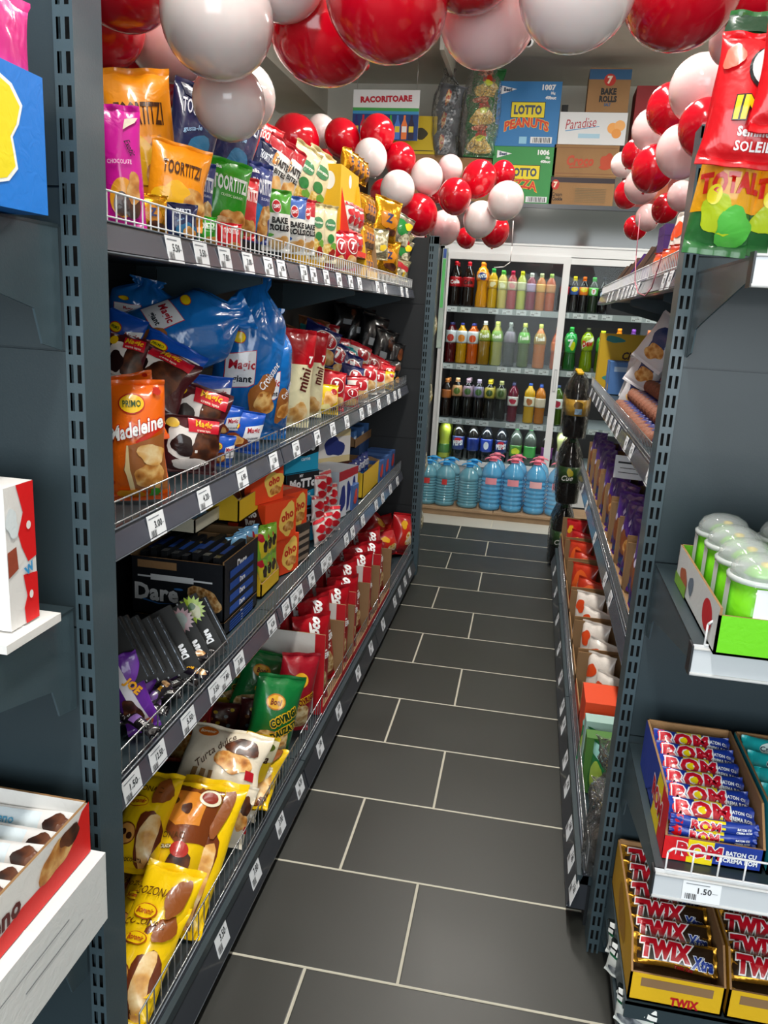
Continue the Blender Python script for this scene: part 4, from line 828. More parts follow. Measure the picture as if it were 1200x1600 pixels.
# ---- water jugs on a timber board
b = MB(); WOOD = mat('raw_timber', '#9a7f62', .75, bump=.3, bscale=20, var=.15, vscale=9)
b.box(-.80, .62, 5.84, 5.90, 0, .045, WOOD); b.box(-.80, .62, 6.06, 6.12, 0, .045, WOOD); b.box(-.80, -.2, 5.82, 6.20, .045, .06, WOOD); b.box(-.195, .62, 5.82, 6.20, .045, .06, WOOD)
tag(b.build('timber_board'), 'low raw timber board under the water jugs at the foot of the cooler', 'board')
def jug(label, loc, H, R_, body, capc, ribs, lab, group, txt=''):
    r = root('water_jug', loc, label, 'water jug', group)
    pr = [(.55, 0), (.92, .01), (1, .05)]
    zt = .62
    for k in range(ribs):
        z = .06+(zt-.06)*k/ribs; dz = (zt-.06)/ribs
        pr += [(1.0, z+dz*.15), (1.02, z+dz*.45), (.90, z+dz*.78), (.90, z+dz*.88)]
    pr += [(1, zt), (.97, .70), (.80, .79), (.5, .86), (.3, .90), (.26, .94)]
    wm = mat('water_jug_plastic', body, .06, 0, .8, alpha=.62, bump=.5, bscale=30)
    b = MB(); b.lathe([(a*R_, z*H) for a, z in pr], wm, 20); b.build('jug_body', r)
    c = C('f'+capc); b = MB(); b.lathe([(.34*R_, .925*H), (.34*R_, .985*H), (.3*R_, H)], c, 14)
    b.lathe([(.42*R_, .915*H), (.42*R_, .925*H)], c, 14); b.build('cap', r)
    b = MB(); n = 14   # carrying handle: a strap loop
    pts = [(R_*.75*cos(pi*k/n), R_*.2*sin(pi*k/n)-R_*.2, .93*H+.018*sin(pi*k/n)) for k in range(n+1)]
    for p, q in zip(pts, pts[1:]): b.rod(p, q, .004, c, 5)
    pts = [(-a, -bb-R_*.4, d) for a, bb, d in pts]
    for p, q in zip(pts, pts[1:]): b.rod(p, q, .004, c, 5)
    b.build('handle', r)
    if lab:
        b = MB(); z0, z1 = (.50, .62); RR = R_*1.045
        sf = lambda x, y, e: ((RR+e)*sin(x/RR), -(RR+e)*cos(x/RR), z0*H+y)
        wdt = lab[0]*R_; v = []; nn = 8
        for k in range(nn+1): v += [sf(-wdt/2+wdt*k/nn, 0, 0), sf(-wdt/2+wdt*k/nn, (z1-z0)*H, 0)]
        b.add(v, [(2*k, 2*k+2, 2*k+3, 2*k+1) for k in range(nn)], C('f'+lab[1]), True)
        deco(b, [T(txt, 0, .5, .5, .8, 0, 'f#b02838', b=.04)], wdt, (z1-z0)*H, sf, eps=.0008)
        b.build('label', r)
    return r
jl = [(664, 0, '#6fb0c4', '#3aa0e0', 9, (.7, '#c03838')), (692, 0, '#6fb0c4', '#3aa0e0', 9, (.5, '#c03838')), (728, 0, '#6fb0c4', '#3aa0e0', 9, None), (763, 1, '#5fb4e4', '#e87f94', 7, (1.1, '#e0909c')), (797, 1, '#5fb4e4', '#e87f94', 7, (1.1, '#e0909c')), (832, 1, '#5fb4e4', '#e87f94', 7, (1.2, '#e6b0b4')), (866, 1, '#5fb4e4', '#e87f94', 7, (1.1, '#e0909c'))]
wj = ['blue capped ribbed water jug beside the left shelving', 'blue capped ribbed water jug with small red mark', 'blue capped ribbed water jug next to the pink capped ones', 'leftmost front pink capped water jug', 'second front pink capped water jug from the left', 'third front pink capped water jug, with broad pink label', 'pink capped water jug beside the bottle packs, front row']
for (px, pk, bc, cc, rb, lb), wd in zip(jl, wj):
    P = at(px, 805, Y=5.93); P.z = .061
    jug(wd, P, .40 if pk else .335, .077, bc, cc, rb, lb, 'water jugs in front of the cooler', '')
    if pk and px < 860:
        Q = P.copy(); Q.y = 6.10; Q.x += .02
        jug(wd.replace('front ', 'rear ') if 'front' in wd else 'rear '+wd, Q, .40, .075, bc, cc, rb, None, 'water jugs in front of the cooler')
    elif not pk:
        Q = P.copy(); Q.y = 6.10; Q.x += .02
        jug('rear '+wd, Q, .335, .075, bc, cc, rb, None, 'water jugs in front of the cooler')

# ---- goods on top of the coolers
YT = 6.40; ZT = 2.266
def topbox(name, label, x0p, x1p, ytp, z0, h, d, cols, faces, yaw=0, Y=YT, cat='cardboard box'):
    a = at(x0p, ytp, Y=Y); c = at(x1p, ytp, Y=Y); w_ = c.x-a.x
    return carton(name, label, cat, ((a.x+c.x)/2, Y+d/2, z0), w_, d, h, cols, faces, yaw)
def lotto(num, name, nc): return [('p', [(-.44, .93), (-.20, .88), (-.44, .80)], 'k#e8ecf0'), T('Best', -.34, .875, .06, .18, 0, 'k#1c3c60', b=.05), T(num, .30, .91, .09, .28, 0, 'k#eef0f0', b=.05), T('35g', .37, .82, .05, .14, 0, 'k#eef0f0', b=.05), T('40buc', .34, .755, .055, .2, 0, 'k#eef0f0', b=.05),
    ('r', -.27, .44, .27, .69, 'k#20262c'), ('r', -.26, .45, .26, .68, 'k#e8d41c'), T('LOTTO', 0, .565, .15, .44, 0, 'k#3a4660', b=.05), T(name, 0, .30, .15, .7, 0, 'k#d03a24', b=.04, arc=.5, o='k#f0c030', ow=.04, keep=0), ('r', .08, .05, .42, .15, 'k#dfe3e6'), ('r', -.1, .04, .02, .15, 'k#8cc4e0')]+barcode(.12, .06, .4, .14, 12)
topbox('cardboard_box', 'blue peanuts carton numbered 1007, stacked on the green carton', 771, 869, 230, ZT+.40, .43, .36, 'k#2876b4', {'front': lotto('1007', 'PEANUTS', '')})
topbox('cardboard_box', 'green pizza snack carton numbered 1006, beneath the blue one', 765, 862, 312, ZT, .398, .36, 'k#2f8c44', {'front': lotto('1006', 'PIZZA', '')})
topbox('cardboard_box', 'long kraft carton of cream cookies with a dark band, lowest of its stack', 857, 957, 318, ZT, .205, .32, KRAFT, {'front': [('r', -.5, .8, .5, .97, 'k#2a1c24'), ('e', -.42, .72, .06, .17, 'k#c02c20'), T('7', -.42, .72, .2, .1, 0, 'k#f0e0c8', b=.05), T('Cream', -.38, .40, .13, .16, 0, 'k#2a1c18'), T('Cookie', -.37, .25, .13, .16, 0, 'k#2a1c18', b=.04)]+[('r', -.1, .16+.055*i, .38, .18+.055*i, 'k#7a6848') for i in range(9)]+[('r', -.5, .0, .5, .05, 'k#2a1c24')]})
topbox('cardboard_box', 'kraft carton with red crocodile lettering, second from bottom of its stack', 862, 963, 275, ZT+.207, .212, .32, KRAFT, {'front': [T('Croco', -.08, .5, .34, .42, 0, 'k#b8401c', b=.05, s=.15), ('b', .33, .5, .09, .26, 'k#b8401c', 3), ('b', .33, .32, .12, .08, 'k#b8401c', 5), ('r', -.47, .08, .47, .095, 'k#7a4a2c'), ('r', -.47, .9, .47, .915, 'k#7a4a2c'), ('p', [(-.24, .26), (.06, .3), (.06, .33), (-.24, .3)], 'k#b8401c')]})
topbox('cardboard_box', 'white carton with red script and orange hearts, third in its stack', 870, 975, 232, ZT+.421, .213, .32, 'k#dcdee0', {'front': [T('Paradise', -.18, .66, .3, .46, 6, 'k#b03040', s=.3, b=0), ('p', [(-.4, .4), (.1, .56), (.1, .58), (-.4, .43)], 'k#5898c8'), ('r', -.2, .2, .12, .34, 'k#a8cce0'), ('e', .3, .52, .08, .17, 'k#f0a858'), ('e', .4, .6, .08, .17, 'k#f0b068'), ('e', .36, .36, .07, .15, 'k#e89a48')]})
topbox('cardboard_box', 'bake rolls carton with a blue band, topmost of its stack', 914, 979, 186, ZT+.636, .285, .30, KRAFT, {'front': [('r', -.5, .74, .5, .97, 'k#2a5a84'), ('e', 0, .73, .14, .14, 'k#c02c20'), T('7', 0, .73, .18, .15, 0, 'k#f0e0c8', b=.06), T('BAKE', 0, .47, .15, .4, 0, 'k#1c1a18', b=.06, x=.8, keep=0), T('ROLLS', 0, .3, .15, .42, 0, 'k#1c1a18', b=.06, x=.8, keep=0), T('SALT', 0, .17, .07, .16, 0, 'k#2a5a84', b=.04)]})
topbox('cardboard_box', 'dark red carton with an orange curve, behind the right balloons', 984, 1060, 235, ZT+.37, .44, .3, 'k#8a1f24', {'front': [('p', [(-.1, .95), (.02, .95), (-.1, .4), (-.3, .2), (-.24, .5)], 'k#c07040'), ('b', -.3, .2, .16, .14, 'k#c88850')]})
topbox('cardboard_box', 'plain dark red carton beneath the one with the orange curve', 975, 1060, 300, ZT, .368, .3, 'k#7a2a20', {'front': [('r', -.4, .2, .3, .5, 'k#a8502c')]})
topbox('cardboard_box', 'small dark carton behind the blue peanuts carton', 874, 884, 205, ZT+.45, .28, .1, 'k#20201e', {}, Y=6.62)
topbox('cardboard_box', 'yellow carton behind the soft drinks sign', 610, 680, 238, ZT+.33, .26, .3, 'k#c8ac18', {'front': [('r', -.45, .08, .45, .10, 'k#1c2418'), ('b', .1, .55, .2, .16, 'k#3a3420'), T('Elita', -.2, .5, .3, .4, 0, 'k#1c2c18', b=.04)]})
topbox('cardboard_box', 'brown kraft carton beneath the yellow carton', 606, 690, 290, ZT, .328, .3, KRAFT, {'front': [('r', -.4, .3, .2, .34, 'k#4a3824')]})
topbox('cardboard_box', 'small kraft carton among the snack trays on the left cooler', 500, 533, 195, 2.62, .20, .3, KRAFT, {'front': [('r', -.3, .3, .3, .36, 'k#4a3824')]}, Y=6.6)
topbox('cardboard_box', 'dark brown carton beneath the snack trays on the left cooler', 420, 560, 250, ZT, .352, .4, 'k#5a3a28', {}, Y=6.5)
for i, (a, c) in enumerate(((422, 461), (462, 498))):
    A = at((a+c)/2, 195, Y=6.6); w_ = at(c, 195, Y=6.6).x-at(a, 195, Y=6.6).x
    carton('snack_multipack', '%s shrink wrapped snack multipack high on the left cooler' % ['left', 'right'][i], 'multipack', (A.x, 6.75, 2.62), w_, .3, .19, 'fries', {'front': [('r', -.5, .9, .5, 1, '#7a3a1c'), ('b', 0, .5, .3, .3, '#c8601c'), ('r', -.5, 0, .5, .08, '#5a2a18')]}, group='snack multipacks on the left cooler')
def film_mat(name, milk, ior):
    """crumpled clear film: glossy folds over a see-through sheet"""
    m = bpy.data.materials.new(name); m.use_nodes = True; nt = m.node_tree; nt.nodes.remove(nt.nodes['Principled BSDF']); N = nt.nodes.new; L = nt.links.new
    t = N('ShaderNodeTexCoord'); x = N('ShaderNodeTexNoise'); x.inputs['Scale'].default_value = 20; x.inputs['Detail'].default_value = 3; x.inputs['Distortion'].default_value = 2
    p = N('ShaderNodeBump'); p.inputs['Strength'].default_value = 1; p.inputs['Distance'].default_value = .025; L(t.outputs['Object'], x.inputs['Vector']); L(x.outputs['Fac'], p.inputs['Height'])
    tr = N('ShaderNodeBsdfTransparent'); df = N('ShaderNodeBsdfDiffuse'); df.inputs[0].default_value = (.8, .82, .82, 1); m1 = N('ShaderNodeMixShader'); m1.inputs[0].default_value = milk; L(tr.outputs[0], m1.inputs[1]); L(df.outputs[0], m1.inputs[2])
    g = N('ShaderNodeBsdfGlossy'); g.inputs['Roughness'].default_value = .09; L(p.outputs[0], g.inputs['Normal']); fr = N('ShaderNodeFresnel'); fr.inputs[0].default_value = ior; L(p.outputs[0], fr.inputs['Normal'])
    m2 = N('ShaderNodeMixShader'); L(fr.outputs[0], m2.inputs[0]); L(m1.outputs[0], m2.inputs[1]); L(g.outputs[0], m2.inputs[2]); L(m2.outputs[0], nt.nodes['Material Output'].inputs[0])
    return m
FILM = film_mat('clear_film', .04, 1.5); FILM_B = film_mat('tight_film', .006, 1.16)
def wrap(parent, pts, seed=0, amp=.012, n=22, m=None):
    """loose crumpled film around a stack: rings of (z, rx, ry)"""
    rr = random.Random(seed); ph = [rr.uniform(0, 6.28) for _ in range(6)]; v = []; R_ = len(pts)
    for j, (z, rx, ry) in enumerate(pts):
        for i in range(n):
            a = 2*pi*i/n; k = amp*(sin(5*a+ph[0]+j)+.7*sin(9*a+ph[1]-1.7*j)+.5*sin(3*a+ph[2]+2.3*j))
            c, s_ = cos(a), sin(a); e = .55
            v.append((math.copysign(abs(c)**e, c)*rx+k*c, math.copysign(abs(s_)**e, s_)*ry+k*s_, z+amp*.6*sin(4*a+ph[3]+j)))
    b = MB(); b.add(v, [(j*n+i, j*n+(i+1) % n, (j+1)*n+(i+1) % n, (j+1)*n+i) for j in range(R_-1) for i in range(n)]+[tuple((R_-1)*n+i for i in range(n))], m or FILM, False)
    return b.build('film_wrap', parent)
P = at(747, 250, Y=6.4); r = root('snack_bale', (P.x, 6.45, ZT+.32), 'tall bale of green snack bags in clear film beside the blue carton', 'snack bale')
for k, (st, z, hh) in enumerate((('fries_bag', 0, .24), ('fries_bag', .19, .24), ('fries_bag', .38, .22))):
    o = bag(st, '', None, (.0+.01*k, -.03+.01*k, z+.002), .245, hh, .12, (-8, 6, -3)[k], 0, (3, -4, 2)[k], name='snack_bag'); o.parent = r
    for q in list(o.keys()): del o[q]
wrap(r, [(0, .12, .08), (.15, .135, .095), (.32, .138, .1), (.5, .12, .085), (.6, .09, .05), (.65, .03, .015), (.69, .045, .01)], 3)
P2 = at(692, 250, Y=6.4); r = root('snack_bale', (P2.x, 6.45, ZT+.32), 'bale of grey silver packs in clear film beside the soft drinks sign', 'snack bale')
for k in range(3):
    o = bag('grey_wrap', '', None, (.005*k, -.02, .15*k+.002), .185, .19, .1, (5, -9, 4)[k], 0, (-3, 4, 8)[k], name='snack_bag'); o.parent = r
    for q in list(o.keys()): del o[q]
wrap(r, [(0, .095, .07), (.15, .105, .08), (.32, .11, .085), (.42, .1, .07), (.5, .06, .04), (.56, .02, .01), (.6, .04, .01)], 5)
b = MB(); b.box(-.27, .6, 0, .3, 0, .32, KRAFT); o = b.build('cardboard_box', None, None, (P2.x-.02+.05, 6.44, ZT)); o.scale = (.55, .7, 1); tag(o, 'plain kraft carton under the two film wrapped bales', 'cardboard box')
# sign
S0, S1 = at(553, 140, Y=6.22), at(657, 137, Y=6.22); sw = S1.x-S0.x; sz = at(600, 219, Y=6.22).z; sh_ = S0.z-sz
r = root('hanging_sign', ((S0.x+S1.x)/2, 6.22, sz), 'white hanging sign reading RACORITOARE above a picture of bottles', 'sign')
b = MB(); b.box(-sw/2, sw/2, -.004, .004, 0, sh_, mat('sign_board', '#dcdee0', .4))
it = [('r', -.5, 0, .5, .60, 'f#1c3c78'), ('r', -.5, .52, .5, .60, 'f#3c8cc0'), ('r', -.5, .58, .5, .645, 'f#3f9a48'), T('RACORITOARE', 0, .82, .13, .86, 2, 'f#b81830', b=.06)]
for k, c in enumerate(['#30206c', '#c82038', '#a01828', '#401c20', '#80a8d0', '#3ca040', '#4878c8', '#e87838', '#28203c']):
    x = -.44+.105*k; it += [('p', [(x-.04, .02), (x+.04, .02), (x+.045, .3), (x+.015, .42), (x+.015, .5), (x-.015, .5), (x-.015, .42), (x-.045, .3)], 'f'+c), ('r', x-.035, .16, x+.035, .28, 'f'+('#e8e8e8' if k % 2 else '#d8c030'))]
deco(b, it, sw, sh_, lambda x, y, e: (x, -.004-e, y), eps=.0006, flat=True); b.build('board', r)
b = MB(); b.rod((-sw*.45, 0, sh_-.01), (-sw*.45, 0, ZC-sz), .0015, CHROME); b.rod((sw*.45, 0, sh_-.01), (sw*.45, 0, ZC-sz), .0015, CHROME); b.build('hanging_wire', r)
# security camera and ceiling bracket
P = at(828, 66, Y=5.6); r = root('security_camera', (P.x, P.y, ZC), 'small white security camera on the ceiling behind the balloons', 'camera')
b = MB(); b.lathe([(.035, -.03), (.035, 0)], WHITE, 14); b.rod((0, 0, -.02), (0, 0, P.z-ZC+.02), .008, WHITE); b.build('mount', r)
b = MB(); b.rod((0, .05, P.z-ZC+.02), (-.01, -.04, P.z-ZC-.01), .03, WHITE, 14); b.build('housing', r)
b = MB(); b.rod((-.01, -.04, P.z-ZC-.01), (-.0105, -.046, P.z-ZC-.012), .021, SHADE_LENS, 14); b.build('lens', r)
P = at(700, 95, Z=ZC-.1); b = MB(); b.box(P.x-.015, P.x+.015, P.y-.35, P.y+.35, ZC-.13, ZC, PLAST); b.box(P.x, P.x+.07, P.y-.36, P.y-.34, ZC-.05, ZC, PLAST)
tag(b.build('ceiling_rail'), 'short pale rail fixed under the ceiling behind the balloons', 'rail')

# ================================================================== BALLOONS
RED = mat('red_balloon', '#c4071f', .16, 0, .5, sss=.15, bump=0)
WHB = mat('white_balloon', '#e9dcda', .16, 0, .5, sss=.35)
PNK = mat('pale_balloon', '#e8c6c6', .18, 0, .5, sss=.35)
_bm = {}
_bl = []
def balloon(px, py, rp, col, Y, label, group, el=1.12):
    _bl.append([px, py, rp, col, Y, label, group, el])
def balloon_pos(e):
    d0 = CM.T @ np.array([(e[0]-600)/FPX, (e[1]-800)/FPX, 1.0]); t = e[4]/d0[1]
    return np.array([d0[0]*t, e[4], CAMH+d0[2]*t]), e[2]*t/FPX
def settle():
    """balloons of one garland press against each other but do not sit inside one another"""
    for it in range(60):
        moved = False
        for i in range(len(_bl)):
            for j in range(i+1, len(_bl)):
                a, b_ = _bl[i], _bl[j]
                if a[6] != b_[6]: continue
                p, r1 = balloon_pos(a); q, r2 = balloon_pos(b_)
                if np.linalg.norm(p-q) < .86*(r1+r2):
                    back, fr = (a, b_) if a[4] > b_[4] else (b_, a)
                    back[4] *= 1.012; fr[4] *= .996; moved = True
        if not moved: break
def blow():
    for px, py, rp, col, Y, label, group, el in _bl:
        P, R_ = balloon_pos([px, py, rp, col, Y])
        if col not in _bm:
            b = MB(); n = 28; pr = []; m = {'r': RED, 'w': WHB, 'p': PNK}[col]
            for k in range(1, 24):
                a = pi*k/24; z = -cos(a); pr.append((sin(a)*(1-.10*max(0, -z)**1.5), z*(el if z > 0 else el*1.06)))
            b.lathe([(.015, -el*1.07)]+pr+[(.02, el)], m, n)
            b.lathe([(.015, -el*1.04), (.05, -el*1.10), (.02, -el*1.12), (.07, -el*1.17), (.075, -el*1.19)], m, 10)
            _bm[col] = b.build('balloon'); o = _bm[col]
        else:
            o = _bm[col].copy(); COL.objects.link(o); o.name = 'balloon'
        P[2] = min(P[2], ZC-R_*1.05)
        o.location = P; o.scale = (R_, R_, R_)
        rr = random.Random(int(px*31+py)); nr = 'near' in group
        o.rotation_euler = (radians(rr.uniform(62, 88) if nr else rr.uniform(30, 60)), radians(rr.uniform(-25, 25)), radians(rr.uniform(-35, 35)))
        for q in list(o.keys()): del o[q]
        tag(o, label, 'balloon', group)
CN = {'r': 'red', 'w': 'white', 'p': 'pinkish white'}
near = [(188, -35, 76, 'r', 1.65, 'at the top left corner beside the grey post'), (160, 38, 66, 'r', 1.85, 'half hidden behind the grey post, below the corner one'), (262, 58, 64, 'p', 1.87, 'between the grey post and the biggest white one'), (340, 30, 87, 'w', 1.62, 'largest, top left, in front of its neighbours'), (436, -45, 71, 'w', 1.7, 'cut by the top edge above the lower red one'),
        (238, 95, 70, 'r', 2.1, 'behind the pale ones above the orange bags'), (358, 160, 56, 'w', 1.8, 'hanging lowest above the navy bags'), (378, 152, 52, 'w', 2.05, 'just behind the lowest one above the navy bags'), (503, 50, 77, 'r', 1.86, 'lowest of the upper garland, left of centre'), (605, -2, 91, 'r', 1.64, 'biggest red, top centre'),
        (763, 22, 77, 'p', 1.8, 'top centre, right of the biggest red one'), (730, -88, 94, 'r', 1.75, 'peeping in at the top edge'), (902, -18, 90, 'w', 1.65, 'top right of centre, above the cartons'), (1066, -18, 88, 'r', 1.76, 'top right, above the pale garland'), (1168, -12, 52, 'r', 1.9, 'behind the sunflower seed bags'), (1150, 62, 40, 'p', 2.0, 'beside the dark green bag top')]
for px, py, rp, c, Y, wd in near: balloon(px, py, rp, c, Y, '%s balloon %s' % (CN[c], wd), 'balloons of the near garland')
far = [(463, 219, 36, 'r', 4.5), (503, 205, 23, 'w', 4.8), (535, 217, 28, 'r', 4.6), (497, 236, 22, 'r', 4.8), (590, 209, 27, 'r', 4.6), (579, 246, 26, 'w', 4.4), (625, 250, 25, 'r', 4.7), (621, 296, 27, 'w', 4.4), (667, 276, 25, 'w', 4.6), (703, 264, 20, 'p', 5.0), (655, 335, 29, 'r', 4.6), (711, 307, 26, 'r', 4.4), (748, 280, 27, 'r', 4.6), (786, 272, 19, 'r', 5.0), (790, 314, 28, 'w', 4.4),
       (694, 356, 25, 'p', 4.8), (750, 343, 26, 'w', 4.5), (773, 361, 23, 'r', 4.8), (402, 218, 24, 'r', 4.6), (420, 238, 22, 'r', 4.8), (598, 302, 20, 'r', 5.0), (728, 372, 15, 'r', 5.0), (646, 372, 18, 'p', 5.0), (682, 300, 16, 'r', 5.1), (560, 236, 18, 'r', 5.0)]
fw = ['large, over the bread snack bags', 'left part, between two red ones', 'above the yellow box', 'small, under the left white one', 'in front of the sign picture', 'under the one covering the sign picture', 'below the sign corner', 'lower left part', 'under the silver bale', 'behind, under the silver bale', 'left of the post top', 'in the middle of the garland', 'under the green bale', 'in front of the green carton edge', 'rightmost', 'just above the post top', 'lower middle part', 'lowest right', 'half behind the red bags', 'small, above the bread snack bags', 'small, behind the golden bags', 'mostly hidden at the bottom', 'mostly hidden left of the post top', 'small, in the gap between white ones', 'small, behind the golden packs']
for i, (px, py, rp, c, Y) in enumerate(far): balloon(px, py, rp, c, Y, '%s balloon in the far garland, %s' % (CN[c], fw[i]), 'balloons of the far garland')
right = [(1094, 138, 47, 'p', 2.75), (1048, 172, 37, 'r', 3.05), (1017, 202, 29, 'p', 3.5), (1102, 200, 41, 'r', 2.6), (1064, 237, 38, 'p', 2.8), (994, 240, 22, 'r', 3.9), (973, 258, 18, 'w', 4.4), (1021, 263, 33, 'r', 3.1), (1003, 290, 27, 'p', 3.5), (981, 303, 21, 'r', 4.0), (1064, 306, 21, 'p', 3.4), (1040, 325, 21, 'r', 3.6), (1012, 340, 19, 'p', 4.0), (993, 356, 18, 'r', 4.3), (1118, 290, 30, 'p', 2.8)]
rw = ['top, beside the black post', 'upper left part, beside the dark red carton', 'left part, in front of the red carton', 'cut by the black post', 'middle, beside the black post', 'left edge, next to the cartons', 'leftmost, beside the crocodile carton', 'large, in the middle', 'below the large middle red one', 'lower left edge', 'above the orange snack packs', 'above the purple box', 'low, above the purple box', 'lowest of all', 'hidden behind the black post']
for i, (px, py, rp, c, Y) in enumerate(right): balloon(px, py, rp, c, Y, '%s balloon in the right garland, %s' % (CN[c], rw[i]), 'balloons of the right garland')
settle(); blow()
# ribbons
def ribbon(label, pts, m, r_=.003):
    b = MB()
    for p, q in zip(pts, pts[1:]): b.rod(p, q, r_, m, 4)
    tag(b.build('ribbon'), label, 'ribbon')
a = at(802, 345, Y=4.7); ribbon('white ribbon hanging in front of the cooler door', [tuple(a), tuple(at(800, 385, Y=4.7)), tuple(at(797, 410, Y=4.7)), tuple(at(787, 417, Y=4.7)), tuple(at(772, 418, Y=4.7))], WHB)
PR_ = mat('pink_ribbon', '#c46a7c', .4)
ribbon('pink ribbon looped over the top right shelf edge', [tuple(at(x, y, X=.292)) for x, y in ((1000, 335), (994, 400), (992, 440), (997, 458), (1008, 462), (1018, 450), (1026, 425), (1034, 400))], PR_, .0018)

# ================================================================== LEFT SHELVES
# ---- top shelf, bags and boxes
F1 = dict(X=-.73); B1 = dict(X=-.86); Z1 = 1.573
G1 = 'snack bags on the top left shelf'
def b1(st, words, px, py, w, h, yaw, pl=F1, roll=0, pitch=0, t=None, cat='snack bag', g=G1, z=Z1): return bagpx(st, words, px, py, w, h, yaw, pl, pitch, roll, t, z, g, cat)
b1('pink', 'magenta chocolate snack bag beside the grey post on the top left shelf', 192, 276, 62, 182, 32, roll=-3)
b1('tort_orange', 'tall orange pretzel bag standing behind the other orange one', 222, 222, 105, 205, 25, B1, roll=-6)
b1('tort_orange', 'orange pretzel bag in front, behind the white wires', 280, 290, 92, 122, 40, roll=8)
b1('tort_navy', 'dark navy snack bag with yellow top leaning behind the orange ones', 300, 215, 80, 150, 45, B1, roll=12)
b1('tort_navy', 'navy snack bag with fig picture leaning right, upper row', 365, 232, 70, 150, 55, B1, roll=20)
b1('tort_blue', 'blue pretzel bag between the orange and green ones', 312, 312, 42, 112, 50, roll=5)
b1('tort_green', 'green pretzel bag in the front row of the top left shelf', 352, 307, 72, 108, 42, roll=8)
b1('tort_red', 'red pretzel bag right of the green one', 383, 325, 38, 92, 55, roll=4)
b1('tort_blue', 'blue pretzel bag left of the green topped bake rolls', 404, 318, 38, 118, 55, roll=4)
b1('gold', 'golden bag low behind the wires under the magenta one', 238, 345, 50, 60, 40, dict(X=-.70), t=.03)
b1('tort_navy', 'navy bag low behind the wires under the orange one', 285, 352, 50, 56, 40, dict(X=-.70), t=.03)
b1('tort_green', 'small green bag low behind the wires', 322, 368, 40, 44, 45, dict(X=-.695), t=.03)
b1('tort_red', 'small red bag low behind the wires', 362, 372, 38, 42, 45, dict(X=-.695), t=.03)
b1('bake_green', 'white bake rolls bag with green top', 432, 345, 46, 92, 45)
b1('bake_blue', 'white bake rolls bag with blue top', 459, 352, 38, 86, 50)
b1('bake_red', 'white bake rolls bag with dark red top', 479, 355, 26, 82, 55)
b1('croutons', 'white bread bites bag with red top, leaning, upper row left', 428, 265, 44, 92, 55, B1, roll=22)
b1('croutons', 'white bread bites bag with red top, leaning, upper row right', 448, 275, 42, 90, 55, B1, roll=22)
b1('tort_navy', 'navy snack bag wedged left of the white bread bites', 404, 268, 30, 88, 60, B1, roll=24)
b1('tort_red', 'dark red snack bag standing at the back above the bread bites', 415, 230, 42, 66, 40, dict(X=-.96), roll=18)
b1('beige', 'beige crouton bag with green oval, upper row, first', 470, 278, 46, 96, 55, B1, roll=20)
b1('beige', 'beige crouton bag with green oval, upper row, second', 492, 286, 46, 96, 55, B1, roll=20)
b1('beige', 'beige crouton bag with green oval, lower row, first', 493, 362, 28, 84, 55)
b1('beige', 'beige crouton bag with green oval, lower row, second', 512, 366, 28, 86, 55)
# red display box with its opening towards the aisle
def dispbox(name, label, px0, px1, X, z0, h, d, col, yaw=90, front_h=.3, **k):
    """tray opening to +x between two pixel columns seen on plane X"""
    a = at(px0, 420, X=X); c = at(px1, 420, X=X); w_ = c.y-a.y
    return tray(name, label, 'display box', (X-d/2, (a.y+c.y)/2, z0), w_, d, h, col, front_h=front_h, yaw=yaw, **k), a.y, c.y
o, ya, yc = dispbox('display_box', 'red open display box on edge on the top left shelf', 549, 572, -.72, Z1+.085, .24, .20, 'k#d42a1c', front_h=.1)
def fill(st, g, words, ys, zs, X, w, h, yaw=90, roll=0, pitch=0, t=None, cat='candy pack', name='candy_pack'):
    n = len(ys)*len(zs); k = 0
    for zi, z in enumerate(zs):
        for yi, y in enumerate(ys):
            lv = '' if len(zs) == 1 else ['lowest', 'second', 'third', 'fourth', 'fifth', 'sixth', 'seventh'][zi]+' layer, '
            bag(st, '%s, %s%s' % (words, lv, ordn(yi, len(ys))) if n > 1 else words, cat, (X, y, z), w, h, t, yaw, pitch, roll, g, name)
fill('candy_rw', 'packs in the red display box', 'red and silver pack in the red box', np.linspace(ya+.05, yc-.05, 3), [Z1+.095, Z1+.19], -.75, .085, .09, 80, cat='candy pack')
for i, px in enumerate((524, 542)): b1('red7', 'small red jojo pack under the red display box, %s' % ['left', 'right'][i], px, 392, 30, 58, 60, t=.06)
o, ya, yc = dispbox('display_box', 'tall yellow display box of golden bars', 574, 591, -.71, Z1+.002, .36, .22, 'k#d8a814', front_h=.12)
fill('gold', 'golden bars in the yellow display box', 'golden bar in the tall yellow box', np.linspace(ya+.06, yc-.06, 3), [Z1+.01, Z1+.12, Z1+.23], -.75, .11, .115, 80, cat='candy bar', name='candy_bar')
carton('cardboard_box', 'low yellow carton behind the red display box', 'cardboard box', (-.88, at(518, 420, X=-.8).y+.12, Z1+.002), .30, .22, .40, 'k#d8a814', {'front': [('e', 0, .9, .08, .06, 'k#e8e4dc')], 'left': [('e', .3, .86, .1, .08, 'k#e8e4dc')]}, 90)
P = at(538, 236, X=-.84)
for i in range(4): bag('gold', 'golden bar lying on the yellow box, %s from the left' % LR[i], 'candy bar', (P.x+.03, P.y-.06+.09*i, Z1+.405), .07, .10, .05, 70, 0, (-4, 5, 3, 8)[i], 'golden bars on the yellow box', 'candy_bar')
